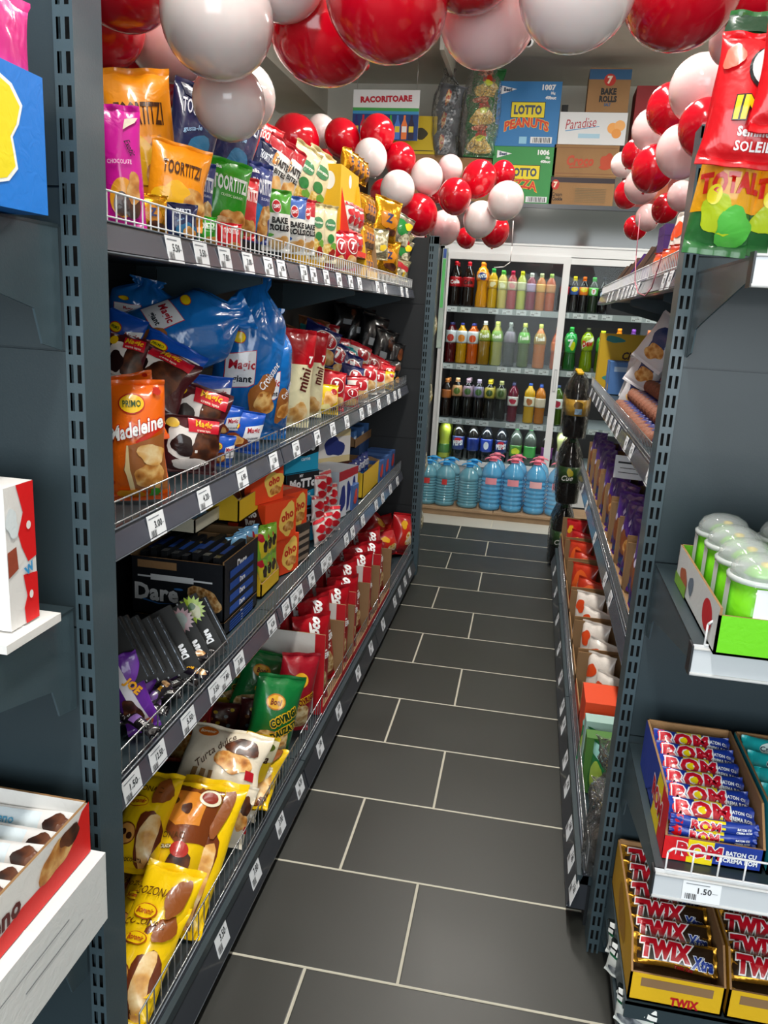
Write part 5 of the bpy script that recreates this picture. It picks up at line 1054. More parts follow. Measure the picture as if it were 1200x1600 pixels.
for i, (st, px, py, w, h, rl) in enumerate((('gold', 603, 345, 44, 66, 10), ('gold', 603, 402, 42, 52, 4), ('silver_green', 626, 362, 34, 50, 20), ('silver_green', 630, 396, 34, 44, 20), ('silver_red', 644, 392, 26, 44, 30), ('silver_red', 622, 420, 36, 32, 10), ('silver_red', 645, 420, 22, 34, 20), ('silver_plain', 592, 382, 30, 46, 0), ('silver_plain', 608, 428, 34, 26, 5))):
    b1(st, '%s foil snack bag in the far pile, %s' % ({'gold': 'golden', 'silver_green': 'green and silver', 'silver_red': 'red and silver', 'silver_plain': 'plain silver'}[st], ['top left', 'lower left', 'upper middle', 'right of centre', 'rightmost upper', 'lowest middle', 'lowest right', 'hidden left', 'lowest left'][i]), px, py, w, h, 45, dict(X=-.74), rl, 0, g='foil bags at the far end of the top left shelf')

# ---- second shelf
Z2 = 1.078; F2 = dict(X=-.74); M2 = dict(X=-.84); B2 = dict(X=-.94); G2 = 'cake bags on the second left shelf'
def b2(st, words, px, py, w, h, yaw, pl=F2, roll=0, pitch=0, t=None, cat='cake bag', g=G2, fs=None): return bagpx(st, words, px, py, w, h, yaw, pl, pitch, roll, t, Z2, g, cat, 'cake_bag', fs)
b2('madeleine', 'large orange madeleine cake bag at the near end of the second shelf', 225, 708, 98, 186, 28, dict(X=-.72), roll=-2, t=.09)
b2('madeleine', 'orange cake bag behind the large madeleine one', 205, 640, 90, 110, 30, dict(X=-.80), roll=-12, pitch=-20)
b2('cow', 'cow patterned croissant bag on top beneath the blue sack', 232, 590, 130, 100, 25, M2, roll=25, pitch=-35)
b2('cow', 'cow patterned croissant bag in the middle of the heap', 302, 660, 100, 118, 35, dict(X=-.77), roll=18, pitch=-12)
b2('cow', 'cow patterned croissant bag low behind the wires', 308, 735, 92, 88, 40, dict(X=-.72), roll=8)
b2('cow', 'cow patterned croissant bag at the back left', 195, 570, 60, 90, 20, M2, roll=10, pitch=-20)
b2('prim_blue', 'blue croissant bag under the lying blue sack', 262, 565, 100, 70, 25, M2, roll=30, pitch=-30)
b2('prim_blue', 'white and blue croissant bag at the near post', 192, 525, 60, 70, 20, B2, roll=20)
b2('prim_blue', 'blue croissant bag leaning on the standing blue sack', 318, 618, 90, 64, 42, dict(X=-.80), roll=6, pitch=-10)
b2('prim_blue', 'blue croissant bag below the leaning one', 345, 658, 62, 56, 45, dict(X=-.76), roll=12)
b2('prim_blue', 'blue croissant bag lowest, behind the wires', 378, 702, 76, 66, 45, dict(X=-.72), roll=10)
b2('prim_blue', 'small blue croissant bag beside the low cow patterned one', 345, 735, 40, 50, 45, dict(X=-.71), roll=10)
b2('sack', 'big blue sack of croissants lying across the heap', 275, 522, 125, 225, 20, dict(X=-.88), roll=66, pitch=-20, t=.16, cat='croissant sack')
b2('sack', 'big blue sack of croissants standing upright, left of the two', 388, 612, 112, 258, 38, dict(X=-.79), roll=5, t=.15, cat='croissant sack')
b2('sack', 'blue sack of croissants standing upright behind the wires, right', 420, 634, 62, 200, 50, dict(X=-.745), roll=3, t=.12, cat='croissant sack')
b2('sack', 'dark blue sack pushed to the back left of the shelf', 205, 480, 110, 90, 20, dict(X=-1.0), roll=10, cat='croissant sack')
b2('mini', 'cream and red mini croissant bag, left', 462, 640, 50, 150, 48, F2, roll=4)
b2('mini', 'cream and red mini croissant bag, right', 487, 640, 36, 130, 50, dict(X=-.76), roll=4)
YW = 'yellow croissant bag in the second shelf heap'
for i, (px, py, w, h, X) in enumerate(((455, 565, 52, 60, -.86), (470, 545, 46, 48, -.90), (485, 575, 46, 48, -.86), (502, 600, 40, 50, -.80), (505, 640, 36, 40, -.76), (510, 668, 34, 46, -.73), (478, 540, 40, 40, -.94), (500, 560, 34, 34, -.9))):
    b2('yellow_cr', YW+', '+['left, under the blue sack knot', 'upper left', 'upper middle', 'above the second cream bag', 'right of the cream bags', 'lowest, behind the wires', 'topmost', 'beside the navy one'][i], px, py, w, h, 50, dict(X=X), (10, -12, 14, 8, -8, 6, 15, -9)[i], -10, g='yellow croissant bags')
for i, (px, py, w, h, X, rl) in enumerate(((500, 538, 60, 56, -.90, 22), (520, 562, 46, 56, -.86, 22), (543, 592, 42, 62, -.80, 18), (548, 625, 36, 50, -.76, 14))):
    b2('navy7', 'navy croissant bag with red disc, %s' % ['topmost', 'second down the slope', 'third down the slope', 'lowest by the wires'][i], px, py, w, h, 50, dict(X=X), rl, -10, g='navy croissant bags')
for i, (st, px, py, w, h, X) in enumerate((('red7', 518, 640, 40, 60, -.74), ('white7', 560, 560, 36, 44, -.84), ('teal7', 542, 562, 34, 40, -.88), ('red7', 578, 575, 32, 44, -.80), ('white7', 572, 612, 34, 46, -.75), ('red7', 592, 588, 26, 40, -.77), ('yellow_cr', 597, 578, 26, 34, -.80), ('white7', 586, 620, 30, 36, -.73), ('red7', 602, 612, 26, 34, -.73), ('teal7', 562, 598, 30, 36, -.79), ('white7', 558, 640, 34, 40, -.72), ('white7', 530, 545, 36, 36, -.92), ('yellow_cr', 602, 632, 24, 28, -.71), ('red7', 545, 660, 30, 34, -.71), ('croiss_brown', 440, 522, 40, 36, -1.0), ('croiss_brown', 490, 515, 50, 34, -1.0), ('white7', 510, 520, 40, 30, -.98), ('teal7', 486, 522, 36, 26, -.99))):
    b2(st, '%s croissant bag, %s' % ({'red7': 'red', 'white7': 'white', 'teal7': 'teal', 'yellow_cr': 'yellow', 'croiss_brown': 'brown'}[st], ['standing right of the yellow ones', 'upper slope of the mixed heap', 'peeping between navy bags', 'middle of the mixed heap', 'low in the mixed heap', 'right side of the mixed heap', 'upper right of the mixed heap', 'front of the mixed heap', 'right front of the mixed heap', 'centre of the mixed heap', 'behind the wires under the navy ones', 'back row over the navy ones', 'far right, behind the wires', 'low behind the wires beside a navy one', 'at the back over the yellow ones, left', 'at the back over the yellow ones, right', 'back row, beside the brown one', 'back row, left of the navy ones'][i]), px, py, w, h, 50, dict(X=X), (10, 20, 15, 22, 5, 25, 28, 4, 12, 18, 2, 12, 8, 4, 20, 10, 12, 8)[i], -8, g='mixed croissant bags')
for i, (px, py, w, h, X) in enumerate(((540, 500, 44, 50, -1.0), (572, 512, 44, 60, -.93), (596, 528, 40, 70, -.86), (612, 548, 36, 70, -.80), (600, 560, 40, 60, -.86), (622, 572, 24, 60, -.74), (575, 545, 40, 46, -.92), (612, 596, 26, 40, -.72))):
    b2('black_gloss', 'glossy black bag at the far end, %s' % ['back left', 'back middle', 'upper slope', 'tall front one', 'centre', 'rightmost', 'beside the mixed heap', 'lowest'][i], px, py, w, h, 45, dict(X=X), (8, 5, 14, 16, 4, 14, -8, 6)[i], -6, g='glossy black bags on the second shelf', cat='snack bag')

# ---- third shelf
Z3 = .602
def Y_(px, py, X): return at(px, py, X=X).y
# two black wafer cartons stacked, front to the camera
DKB = 'k#10141c'
dare = [T('Dare', -.22, .40, .30, .5, 0, 'k#e6e8ec', b=.04, x=.95), ('p', [(-.42, .30), (-.2, .22), (.0, .24), (-.2, .2), (-.36, .25)], 'k#3c78c0'), ('b', .28, .32, .20, .24, 'wafer', 2), ('p', [(-.3, .88), (-.3, .76), (-.5, .80)], 'k#0c1018'), ('r', -.42, .82, .0, .95, KRAFT), ('r', -.28, .62, .18, .72, 'k#dfe3e8'), ('r', -.42, .66, .38, .69, 'k#dfe3e8'), ('e', .02, .5, .05, .02, 'k#3c78c0'), ('r', .08, .04, .44, .07, 'k#b8bcc4'), ('r', .02, .1, .2, .12, 'k#b8bcc4'), T('wafer', .0, .16, .06, .3, 0, 'k#c8ccd4', s=.3)]
yb = Y_(348, 900, -.74)
P = at(278, 962, Y=yb+.02)
wD = at(350, 930, Y=yb).x-at(205, 930, Y=yb).x
xc = (at(350, 930, Y=yb).x+at(205, 930, Y=yb).x)/2
zD = at(280, 965, Y=yb).z; hD = at(280, 873, Y=yb).z-zD
side = [T('Dare', 0, .8, .16, .6, 0, 'k#e6e8ec', b=.04)]+[('r', -.35, .06+.2*k, .35, .18+.2*k, 'k#1f4a9c') for k in range(4)]+[T('Dare', 0, .12+.2*k, .09, .4, 0, 'k#e6e8ec', b=.04) for k in range(3)]
tray('display_box', 'upper black wafer carton, open topped, front facing the camera', 'display box', (xc, yb+.13, zD), wD, .26, hD, DKB, front_h=.97, faces={'front': dare, 'right': side}, cut=False, right_h=hD*1.02)
tray('display_box', 'lower black wafer carton under the open topped one', 'display box', (xc, yb+.13, Z3+.002), wD, .26, zD-Z3-.004, DKB, front_h=1.0, faces={'front': [('r', .05, .62, .3, .9, 'k#dfe3e8'), ('r', .08, .4, .48, .6, 'k#dfe3e8'), T('Dare', .3, .2, .2, .3, 0, 'k#9cb8e8', b=.04)], 'right': side}, cut=False)
for k in range(8):
    o = carton('wafer_pack', 'black and blue wafer pack inside the open carton, %s from the left' % LR[k], 'wafer pack', (xc-wD/2+.022+(wD-.05)/7.2*k, yb+.13, zD+.01), .017, .2, hD-.012+.012*((k*3) % 4)/3, 'k#0c1016', {'top': [('r', -.4, .2, .4, .6, 'k#1f4a9c'), ('r', -.5, 0, .5, .12, 'm#8a9098')]}, 0, 'wafer packs in the open black carton')
# slim wafer packs leaning in front
P0 = at(255, 1000, X=-.80)
for k in range(9):
    px, py = [(206, 1015), (222, 1014), (240, 1014), (256, 1012), (274, 1004), (296, 1004), (314, 1004), (328, 1012), (196, 1018)][k]
    P = at(px, py, X=-.745)
    it = [T('Dare', -.02, .30, .3, .5, 90, '#dfe3ea', b=.04), ('r', -.44, .02, -.38, .98, '#c8ccd4'), ('r', .38, .02, .42, .98, 'm#5a6068')]
    if k in (4, 5, 6): it = [T('Dare', .1, .34, .45, .62, 90, '#e6e8ee', b=.05), ('r', -.46, .02, -.40, .98, '#c8ccd4'), ('r', -.28, .3, -.1, .62, '#1f4a9c')]
    if k == 5: it += [('s', .0, .78, .62, .2, '#b08a92'), ('b', .0, .78, .3, .12, '#8c9a94')]
    if k == 6: it += [('s', .0, .8, .62, .22, '#b8d830'), ('b', .05, .78, .3, .12, '#d8d8a8'), ('b', .05, .84, .16, .06, '#3c6c28')]
    h_ = .165 if k in (4, 5, 6) else .135; w_ = .056 if k in (4, 5, 6) else .046
    mb = MB(); mb.box(-w_/2, w_/2, -.010, .010, 0, h_, mat('black_print', '#08090b', .5))
    deco(mb, it, w_, h_, lambda x, y, e: (x, -.010-e, y), eps=.0006, flat=True)
    o = mb.build('wafer_pack'); rt = Euler((radians(-24), radians(-26), radians(30))); o.rotation_euler = rt
    o.location = P-rt.to_matrix() @ Vector((0, 0, h_/2)); o.location.z = max(o.location.z, Z3+.012)
    tag(o, 'slim black wafer pack leaning in front of the cartons, %s' % ['second from the left', 'third from the left', 'fourth from the left', 'fifth from the left', 'with broad blue stripe', 'with pink splash', 'with lime green splash', 'rightmost', 'leftmost'][k], 'wafer pack', 'slim black wafer packs')
# jumble of small black bars
rr = random.Random(4)
for k in range(60):
    px = 200+rr.random()*120; fr = rr.random(); py = 1150-(px-200)*.80-95*fr; X = -.69-.20*fr
    P = at(px, py, X=X); P.z = min(max(P.z, Z3+.014+.03*rr.random()), Z3+.16)
    st = 'minijoe' if k % 4 == 1 else 'minibar'
    bag(st, 'small black wrapped bar in the jumble at the near end', 'candy bar', (P.x, P.y, P.z), .086, .028, .017, 30+rr.uniform(-40, 60), -62+rr.uniform(-14, 10), rr.uniform(-28, 28), 'small black bars in the jumble', 'candy_bar', hor=True)
bagpx('joe', 'purple and white bar pack standing at the near post', 215, 1135, 52, 120, 30, dict(X=-.715), 0, -16, .03, Z3, 'purple bar packs at the near post', 'candy bar', 'candy_bar')
bagpx('joe', 'purple bar pack lying behind the upright purple and white one', 208, 1085, 60, 60, 25, dict(X=-.77), -20, 20, .03, Z3, 'purple bar packs at the near post', 'candy bar', 'candy_bar')
# candy trays behind and beside
def trayL(label, px0, px1, X0, h, d, col, z=Z3+.002, fh=.5, **k):
    """tray standing on the third shelf whose open front faces the aisle"""
    y0, y1 = Y_(px0, 900, X0), Y_(px1, 900, X0)
    return tray('display_box', label, 'display box', (X0-d/2, (y0+y1)/2, z), y1-y0, d, h, col, front_h=fh, yaw=90, **k), y0, y1
o, y0, y1 = trayL('grey edged yellow candy tray beside the black cartons', 374, 408, -.76, .20, .26, 'k#b8a060', fh=.25)
fill('blue_candy', 'blue candy sachets beside the black cartons', 'blue candy sachet in the yellow tray', np.linspace(y0+.045, y1-.045, 3), [Z3+.01, Z3+.10], -.785, .085, .12, 70, cat='candy sachet', name='candy_sachet')
o, ya2, yb2 = trayL('second yellow candy tray stacked on the first', 372, 405, -.80, .11, .24, 'k#d8b020', z=Z3+.24, fh=.6)
fill('yellow_candy', 'yellow candy packs in the stacked tray', 'yellow candy pack in the stacked tray', np.linspace(ya2+.04, yb2-.04, 3), [Z3+.25], -.84, .08, .11, 60, pitch=-35, cat='candy sachet', name='candy_sachet')
o, y0, y1 = trayL('green and yellow gummy tray right of the blue sachets', 409, 436, -.74, .17, .26, 'k#d8b020', fh=.25)
fill('green_candy', 'green gummy sachets', 'green gummy sachet in the green and yellow tray', np.linspace(y0+.045, y1-.045, 3), [Z3+.01, Z3+.09], -.765, .085, .11, 70, cat='candy sachet', name='candy_sachet')
for j in range(2):
    o, y0, y1 = trayL(['pale edged candy tray above the black cartons, nearer', 'pale edged candy tray above the black cartons, farther'][j], [305, 345][j], [372, 402][j], -.86, .05, .22, 'k#c8c4b0', z=Z3+.245+.0*j+.0, fh=.8)
    fill(['blue_candy', 'yellow_candy'][j], 'candies in the pale edged trays', ['blue and yellow candy pack in the nearer pale tray', 'brown and yellow candy pack in the farther pale tray'][j], np.linspace(y0+.04, y1-.04, 5), [Z3+.262], -.90, .07, .12, 40, pitch=-50, cat='candy sachet', name='candy_sachet')
# orange biscuit boxes
OR = 'k#e8481c'
oho = [('b', .12, .5, .28, .4, 'k#4a1c10', 2), T('oho', .1, .72, .2, .5, 12, 'k#f4ece4', b=.06), T('Rey', .12, .5, .2, .5, 12, 'k#f4ece4', b=.06), ('b', .12, .28, .12, .12, 'choco')]
ohs = [('b', .2, .5, .26, .4, 'k#f0c860', 2), T('oho', .2, .6, .24, .4, 12, 'k#c8301c', b=.05), ('b', .25, .3, .16, .14, 'cookie')]
def cartL(name, label, px, X0, z, w, d, h, col, faces, yaw=90, cat='biscuit box', g=None):
    y = Y_(px, 850, X0); a = radians(yaw)
    return carton(name, label, cat, (X0-d/2*sin(a), y+d/2*cos(a), z), w, d, h, col, faces, yaw, g)
GO = 'orange chocolate biscuit boxes'
k = 0
for (px, z, wd) in ((444, Z3+.002, 'lowest, near'), (462, Z3+.002, 'lowest, far'), (438, Z3+.131, 'second layer, near'), (456, Z3+.131, 'second layer, far'), (416, Z3+.26, 'topmost, standing on the nearer one')):
    cartL('biscuit_box', 'orange biscuit box with dark round badge, %s' % wd, px, -.78 if z > Z3+.2 else -.745, z, .16, .15, .127 if z < Z3+.2 else .11, OR, {'front': ohs, 'left': oho, 'top': [('r', -.4, .3, .4, .7, 'k#d8906c')]}, 70, g=GO)
MT = 'k#1c9cc4'
mo = [('p', [(-.5, .98), (.5, .98), (.5, .5), (.1, .42), (-.5, .5)], 'k#14181c'), T('MoTTo', 0, .68, .26, .8, 0, 'k#eef2f4', b=.06), T('MY', -.05, .9, .08, .2, 0, 'k#eef2f4', b=.04), T('carne', .1, .34, .08, .4, 0, 'k#d8f0f8')]
for i, (px, z) in enumerate(((468, Z3+.28), (470, Z3+.145), (472, Z3+.002))):
    cartL('snack_box', 'black and turquoise snack box, %s of its stack' % ['top', 'middle', 'bottom'][i], px, -.79, z, .17, .2, .13, MT, {'front': mo, 'left': mo, 'top': [('r', -.5, 0, .5, 1, 'k#14181c'), ('r', -.3, .1, .2, .5, 'k#1c9cc4')]}, 62, 'snack box', 'black and turquoise snack boxes')
cartL('display_box', 'dark snack bar rack low beside the orange boxes', 474, -.72, Z3+.002, .1, .14, .14, 'k#2a2622', {'front': [('r', -.4, .1+.2*k, .4, .2+.2*k, 'k#8c7c6c') for k in range(4)], 'left': [('r', -.4, .1+.2*k, .4, .2+.2*k, 'k#c8b8a4') for k in range(4)]}, 80, 'display box')
cartL('cake_box', 'cream and brown cake bar box below the second shelf', 516, -.86, Z3+.17, .22, .2, .15, 'k#e2cf9c', {'left': [T('Luxury', -.1, .8, .14, .5, 4, 'k#8a3a1c', s=.4, b=0), T('Cake Bar', -.1, .62, .14, .6, 4, 'k#8a3a1c', s=.4, b=0), ('p', [(.34, 0), (.5, 0), (.5, 1), (.34, 1)], 'k#6a2c18'), ('b', -.05, .24, .32, .2, 'choco')], 'front': [('r', -.5, .2, .5, .8, 'k#e8e4e0'), ('b', 0, .5, .3, .3, 'k#24347c')]}, 62, 'cake box')
cartL('cake_box', 'lower cream cake bar box, hidden behind the candy packs', 516, -.87, Z3+.002, .22, .2, .165, 'k#4c2418', {'left': [('r', -.5, .8, .5, 1, 'k#b8985c')]}, 62, 'cake box')
for j, (px, zz) in enumerate(((498, 0), (507, 0), (518, 0), (500, .08), (510, .08), (521, .08), (503, .15), (513, .15))):
    y = Y_(px, 820, -.73); bag('candy_rw', 'red and silver candy pack by the wires, %s' % ['bottom left', 'bottom middle', 'bottom right', 'middle left', 'middle centre', 'middle right', 'top left', 'top right'][j], 'candy pack', (-.72-.02*(j > 2), y, Z3+.003+zz), .075, .10, .035, 70, -6, (-6, 4, 8, 5, -5, 3, 6, -4)[j], 'red and silver candy packs', 'candy_pack')
for j, px in enumerate((532, 540, 548)):
    cartL('biscuit_pack', 'white and navy biscuit pack standing by the wires, %s' % ordn(j, 3), px, -.74, Z3+.002, .09, .16, .20-.01*j, 'k#d8dce4', {'left': [('b', 0, .5, .4, .3, 'k#1c2c7c', 1)], 'front': [('b', 0, .4, .3, .3, 'k#1c2c7c', 2), ('r', -.5, .8, .5, 1, 'k#b02030')]}, 80, 'biscuit pack', 'white and navy biscuit packs')
o, y0, y1 = trayL('brown tray of flat blue packs under the second shelf', 545, 590, -.86, .07, .2, 'k#8a6a48', z=Z3+.17, fh=.6)
for j in range(5): carton('wafer_pack', 'flat blue wafer pack in the brown tray, %s' % ordn(j, 5), 'wafer pack', (-.96, y0+.06+(y1-y0-.12)*j/4, Z3+.18), .07, .17, .065, 'k#3c6cac', {'front': [('r', -.4, .3, .4, .6, 'k#c8d8ec')], 'top': [('r', -.3, .1, .3, .5, 'k#8cb0dc')]}, 90, 'flat blue wafer packs')
cartL('display_box', 'closed blue carton supporting the brown tray', 568, -.87, Z3+.002, .5, .2, .165, 'k#24406c', {'left': [('r', -.4, .3, .4, .6, 'k#4878b4')]}, 90, 'display box')
o, y0, y1 = trayL('low yellow and brown tray by the wires', 560, 583, -.73, .13, .18, 'k#d8b01c', fh=.9)
fill('tort_blue', 'blue packs in the yellow tray', 'small blue pack in the low yellow tray', np.linspace(y0+.05, y1-.05, 4), [Z3+.01], -.80, .09, .15, 80, cat='snack pack', name='snack_pack')
for j, px in enumerate((552, 590, 598, 606)):
    cartL('biscuit_pack', 'mixed blue and red biscuit pack near the far end, %s' % ordn(j, 4), px, -.72, Z3+.002, .08, .14, .11, 'k#3c5c94', {'front': [('b', 0, .5, .3, .3, 'k#c83c30', 1)], 'left': [('b', 0, .5, .4, .3, 'k#c8a048', 1)]}, 85, 'biscuit pack', 'mixed biscuit packs near the far end')
o, y0, y1 = trayL('white dotted open carton near the far end', 590, 618, -.84, .09, .22, 'k#d0d0cc', z=Z3+.20, fh=.9)
cartL('display_box', 'blue carton under the white dotted one', 604, -.84, Z3+.002, .5, .22, .195, 'k#2a5c94', {'left': [('r', -.4, .2, .4, .5, 'k#78a0c8')]}, 90, 'display box')
cartL('cardboard_box', 'teal carton with brown picture close under the second shelf', 590, -.93, Z3+.262, .45, .14, .10, 'k#2c7c78', {'left': [('b', -.2, .5, .3, .3, 'k#6a3c24', 1)], 'front': [('b', .2, .5, .2, .3, 'k#6a3c24', 1)]}, 82, 'cardboard box')
cartL('cardboard_box', 'small yellow carton on top of the teal one', 600, -.96, Z3+.364, .3, .12, .05, 'k#c8a01c', {'front': [('r', -.5, 0, .5, .2, 'k#b02c20')]}, 82, 'cardboard box')

# ---- bottom shelf
Z4 = .132; G4 = 'sweet bread bags on the bottom left shelf'
def b4(st, words, px, py, w, h, yaw, X, roll=0, pitch=0, t=None, cat='cake bag', g=G4, fs=None): return bagpx(st, words, px, py, w, h, yaw, dict(X=X), pitch, roll, t, Z4, g, cat, 'cake_bag', fs)
b4('cozonac', 'yellow sweet bread bag at the near post, upper left', 226, 1282, 78, 150, 4, -.77, 0, -58, .09)
b4('cozonac_brown', 'yellow and brown cocoa sweet bread bag in the middle of the heap', 276, 1314, 100, 180, 6, -.70, 4, -58, .10)
b4('cozonac', 'large yellow sweet bread bag leaning over the wires', 344, 1374, 108, 232, 8, -.60, 6, -62, .09)
b4('cozonac', 'yellow and white sweet bread bag in the lower left corner', 218, 1425, 70, 120, 2, -.71, 4, -60, .08)
b4('cozonac', 'yellow sweet bread bag nearest the camera by the wires', 262, 1500, 96, 215, 6, -.615, 8, -60, .09)
b4('cozonac', 'yellow sweet bread bag at the bottom edge beside the post', 222, 1560, 90, 170, 2, -.65, 4, -62, .09)
for i, (x, y, yw) in enumerate(((-.66, 1.16, 4), (-.80, 1.20, -5), (-.70, 1.46, 3), (-.86, 1.50, 6), (-.64, 1.78, 5))):
    bag('cozonac', 'yellow sweet bread bag lying under the heap, %s' % ['nearest by the wires', 'nearest at the back', 'middle by the wires', 'middle at the back', 'under the gingerbread'][i], 'cake bag', (x, y, Z4+.045), .13, .28, .08, yw, -88, 0, G4, 'cake_bag')
b4('turta', 'white gingerbread bag lying flat on top of the heap', 348, 1190, 132, 104, 14, -.70, 12, -58, .07)
b4('turta', 'second white gingerbread bag beneath the top one', 358, 1238, 112, 84, 14, -.70, 14, -50, .05)
b4('turta', 'white gingerbread bag standing by the wires', 384, 1298, 50, 92, 35, -.60, 22, -20)
b4('red_crisp', 'dark red bag squeezed behind the white gingerbread', 296, 1190, 70, 110, 30, -.90, 10, -20)
b4('cacao', 'yellow and cream cocoa bag beside the white gingerbread', 412, 1240, 54, 106, 34, -.61, 22, -8)
b4('cacao', 'yellow and cream cocoa bag tucked behind the first', 425, 1205, 44, 90, 40, -.70, 20, -8)
b4('choco_pack', 'dark pack with coloured dots above the white gingerbread, left', 345, 1135, 60, 50, 30, -.86, 12, -20)
b4('choco_pack', 'dark pack with coloured dots beside the green bags, right', 398, 1158, 52, 52, 35, -.76, 15, -20)
b4('cacao', 'small yellow pack behind the dotted ones', 342, 1120, 44, 40, 30, -.92, 5, -10)
b4('green_crisp', 'green pretzel bag in front, with yellow lettering', 438, 1140, 74, 126, 34, -.64, 14, -6, .10)
b4('green_crisp', 'green pretzel bag second, behind the front one', 405, 1110, 72, 100, 36, -.78, 20, -10, .08)
b4('green_crisp', 'green pretzel bag at the back left', 368, 1095, 60, 76, 36, -.88, 12, -10, .07)
b4('red_crisp', 'dark red pretzel bag in front, right of the green one', 478, 1112, 58, 118, 38, -.61, 10, -4, .10)
b4('red_crisp', 'dark red pretzel bag second, behind the front one', 448, 1050, 60, 96, 36, -.78, 16, -8, .08)
b4('red_crisp', 'dark red pretzel bag at the back, under the third shelf', 405, 1035, 66, 84, 34, -.88, 16, -10, .08)
# red cartons of cracker mix
RC = 'k#b8121e'; ys4 = [2.39, 2.68, 2.85, 3.14, 3.36, 3.66]
wds = ['nearest', 'second', 'third', 'fourth', 'farthest']
for i in range(5):
    y0, y1 = ys4[i]+.004, ys4[i+1]-.004; h_ = (.29, .29, .28, .29, .28)[i]; n = 1 if y1-y0 < .18 else 2
    tray('display_box', '%s red and white carton of cracker bags on the bottom shelf' % wds[i], 'display box', (-.775, (y0+y1)/2, Z4+.002), y1-y0, .38, h_, {'all': RC, 'left': 'k#d6d4ce', 'right': KRAFT, 'front': RC, 'back': KRAFT}, front_h=.10, yaw=90, group='red and white cracker cartons', cut=False, right_h=h_*.80,
         faces={'left': [('r', .41, 0, .5, 1, RC), ('p', [(-.5, .62), (-.2, .70), (.1, .62), (.3, .4), (.31, .42), (.1, .65), (-.2, .72), (-.5, .64)], 'k#3a3a3a')]})
    for j in range(n):
        for q in range(3):
            y = y0+.07+(y1-y0-.14)*j/max(1, n-1) if n > 1 else (y0+y1)/2
            bag('croco', 'dark red cracker mix bag in the %s carton, %s row, %s' % (wds[i], ['front', 'middle', 'rear'][q], ['nearer', 'farther'][j] if n > 1 else 'single'), 'snack bag', (-.65-.11*q, y, Z4+.008), .155, h_*1.08+.02*((j+q) % 2), .065, 50+5*((j*2+q) % 3), -5, (3, -4, 5)[(j+q) % 3], 'cracker mix bags', 'snack_bag')
for i, (px, py, w, h, X) in enumerate(((634, 845, 26, 62, -.64), (606, 835, 44, 50, -.76), (590, 818, 40, 46, -.88), (618, 805, 44, 40, -.78), (640, 860, 16, 50, -.60), (600, 850, 36, 40, -.70))):
    b4('red_far', 'large glossy red bag at the far end of the bottom shelf, %s' % ['front upper', 'middle', 'back', 'topmost', 'rightmost', 'low left'][i], px, py, w, h, 50, X, (12, -8, 6, 40, 5, -5)[i], -10, .12, 'snack bag', 'large red bags at the far end')

# ================================================================== RIGHT SHELVES
def br(st, words, px, py, w, h, yaw, X, z, roll=0, pitch=0, t=None, cat='snack bag', g=None, name='snack_bag'): return bagpx(st, words, px, py, w, h, yaw, dict(X=X), pitch, roll, t, z, g, cat, name)
R1, R2, R3, R4 = 1.60, 1.115, .625, .145
def trayR(label, y0, y1, X0, z, h, d, col, fh=.4, name='display_box', g=None, **k):
    """tray on the right run, open front towards the aisle at X0"""
    return tray(name, label, 'display box', (X0+d/2, (y0+y1)/2, z+.002), y1-y0, d, h, col, front_h=fh, yaw=-90, group=g, **k)
def cartR(label, y0, y1, X0, z, h, d, col, faces={}, name='carton_box', cat='carton', g=None, yaw=-90):
    return carton(name, label, cat, (X0+d/2, (y0+y1)/2, z+.002), y1-y0, d, h, col, faces, yaw, g)
# top shelf: packs and boxes in a row
for i, (y, h_) in enumerate(((2.38, .20), (2.53, .19), (2.68, .19))):
    bag('orange_white', 'orange and white snack bag on the top right shelf, %s' % ordn(i, 3), 'snack bag', (.40, y, R1+.003), .15, h_, .07, -62, -4, (3, -4, 5)[i], 'orange and white snack bags', 'snack_bag')
    bag('tango', 'low orange pack behind the wires of the top right shelf, %s' % ordn(i, 3), 'snack pack', (.357, y+.07, R1+.003), .09, .085, .04, -70, 0, 0, 'low orange packs', 'snack_pack')
cartR('tall purple chocolate box on the top right shelf', 2.83, 2.98, .365, R1, .18, .26, 'k#46206c', {'front': [('r', -.5, .82, .5, .83, 'k#2c1048')], 'right': [('r', -.5, .8, .5, .81, 'k#2c1048')]}, 'chocolate_box', 'chocolate box')
for i, y in enumerate((3.0, 3.11, 3.34, 3.57, 3.80, 4.06, 4.30, 4.52)):
    pc = (i % 3 == 1); y1 = y+(.10, .22, .22, .22, .25, .23, .21, .20)[i]
    trayR('%s display tray of packs on the top right shelf, %s one' % ('purple' if pc else 'brown', ['nearest', 'second', 'third', 'fourth', 'fifth', 'sixth', 'seventh', 'farthest'][i]), y, y1, .365, R1, (.17, .15, .17, .14, .16, .13, .15, .12)[i], .26, {'all': 'k#4c2274' if pc else 'k#3a2620'}, fh=.45, inner=C('k#5a4234'))
    for j in range(2):
        bag('purple' if pc else 'candy_rw' if i % 3 == 2 else 'choco_pack', '%s pack in the %s top right tray, %s' % ('purple' if pc else 'light' if i % 3 == 2 else 'dark', ['nearest', 'second', 'third', 'fourth', 'fifth', 'sixth', 'seventh', 'farthest'][i], ['nearer', 'farther'][j]), 'snack pack', (.42, y+(y1-y)*(.28+.44*j), R1+.01), min(.1, (y1-y)*.45), .13, .04, -80, -4, 0, 'packs in the top right trays', 'snack_pack')

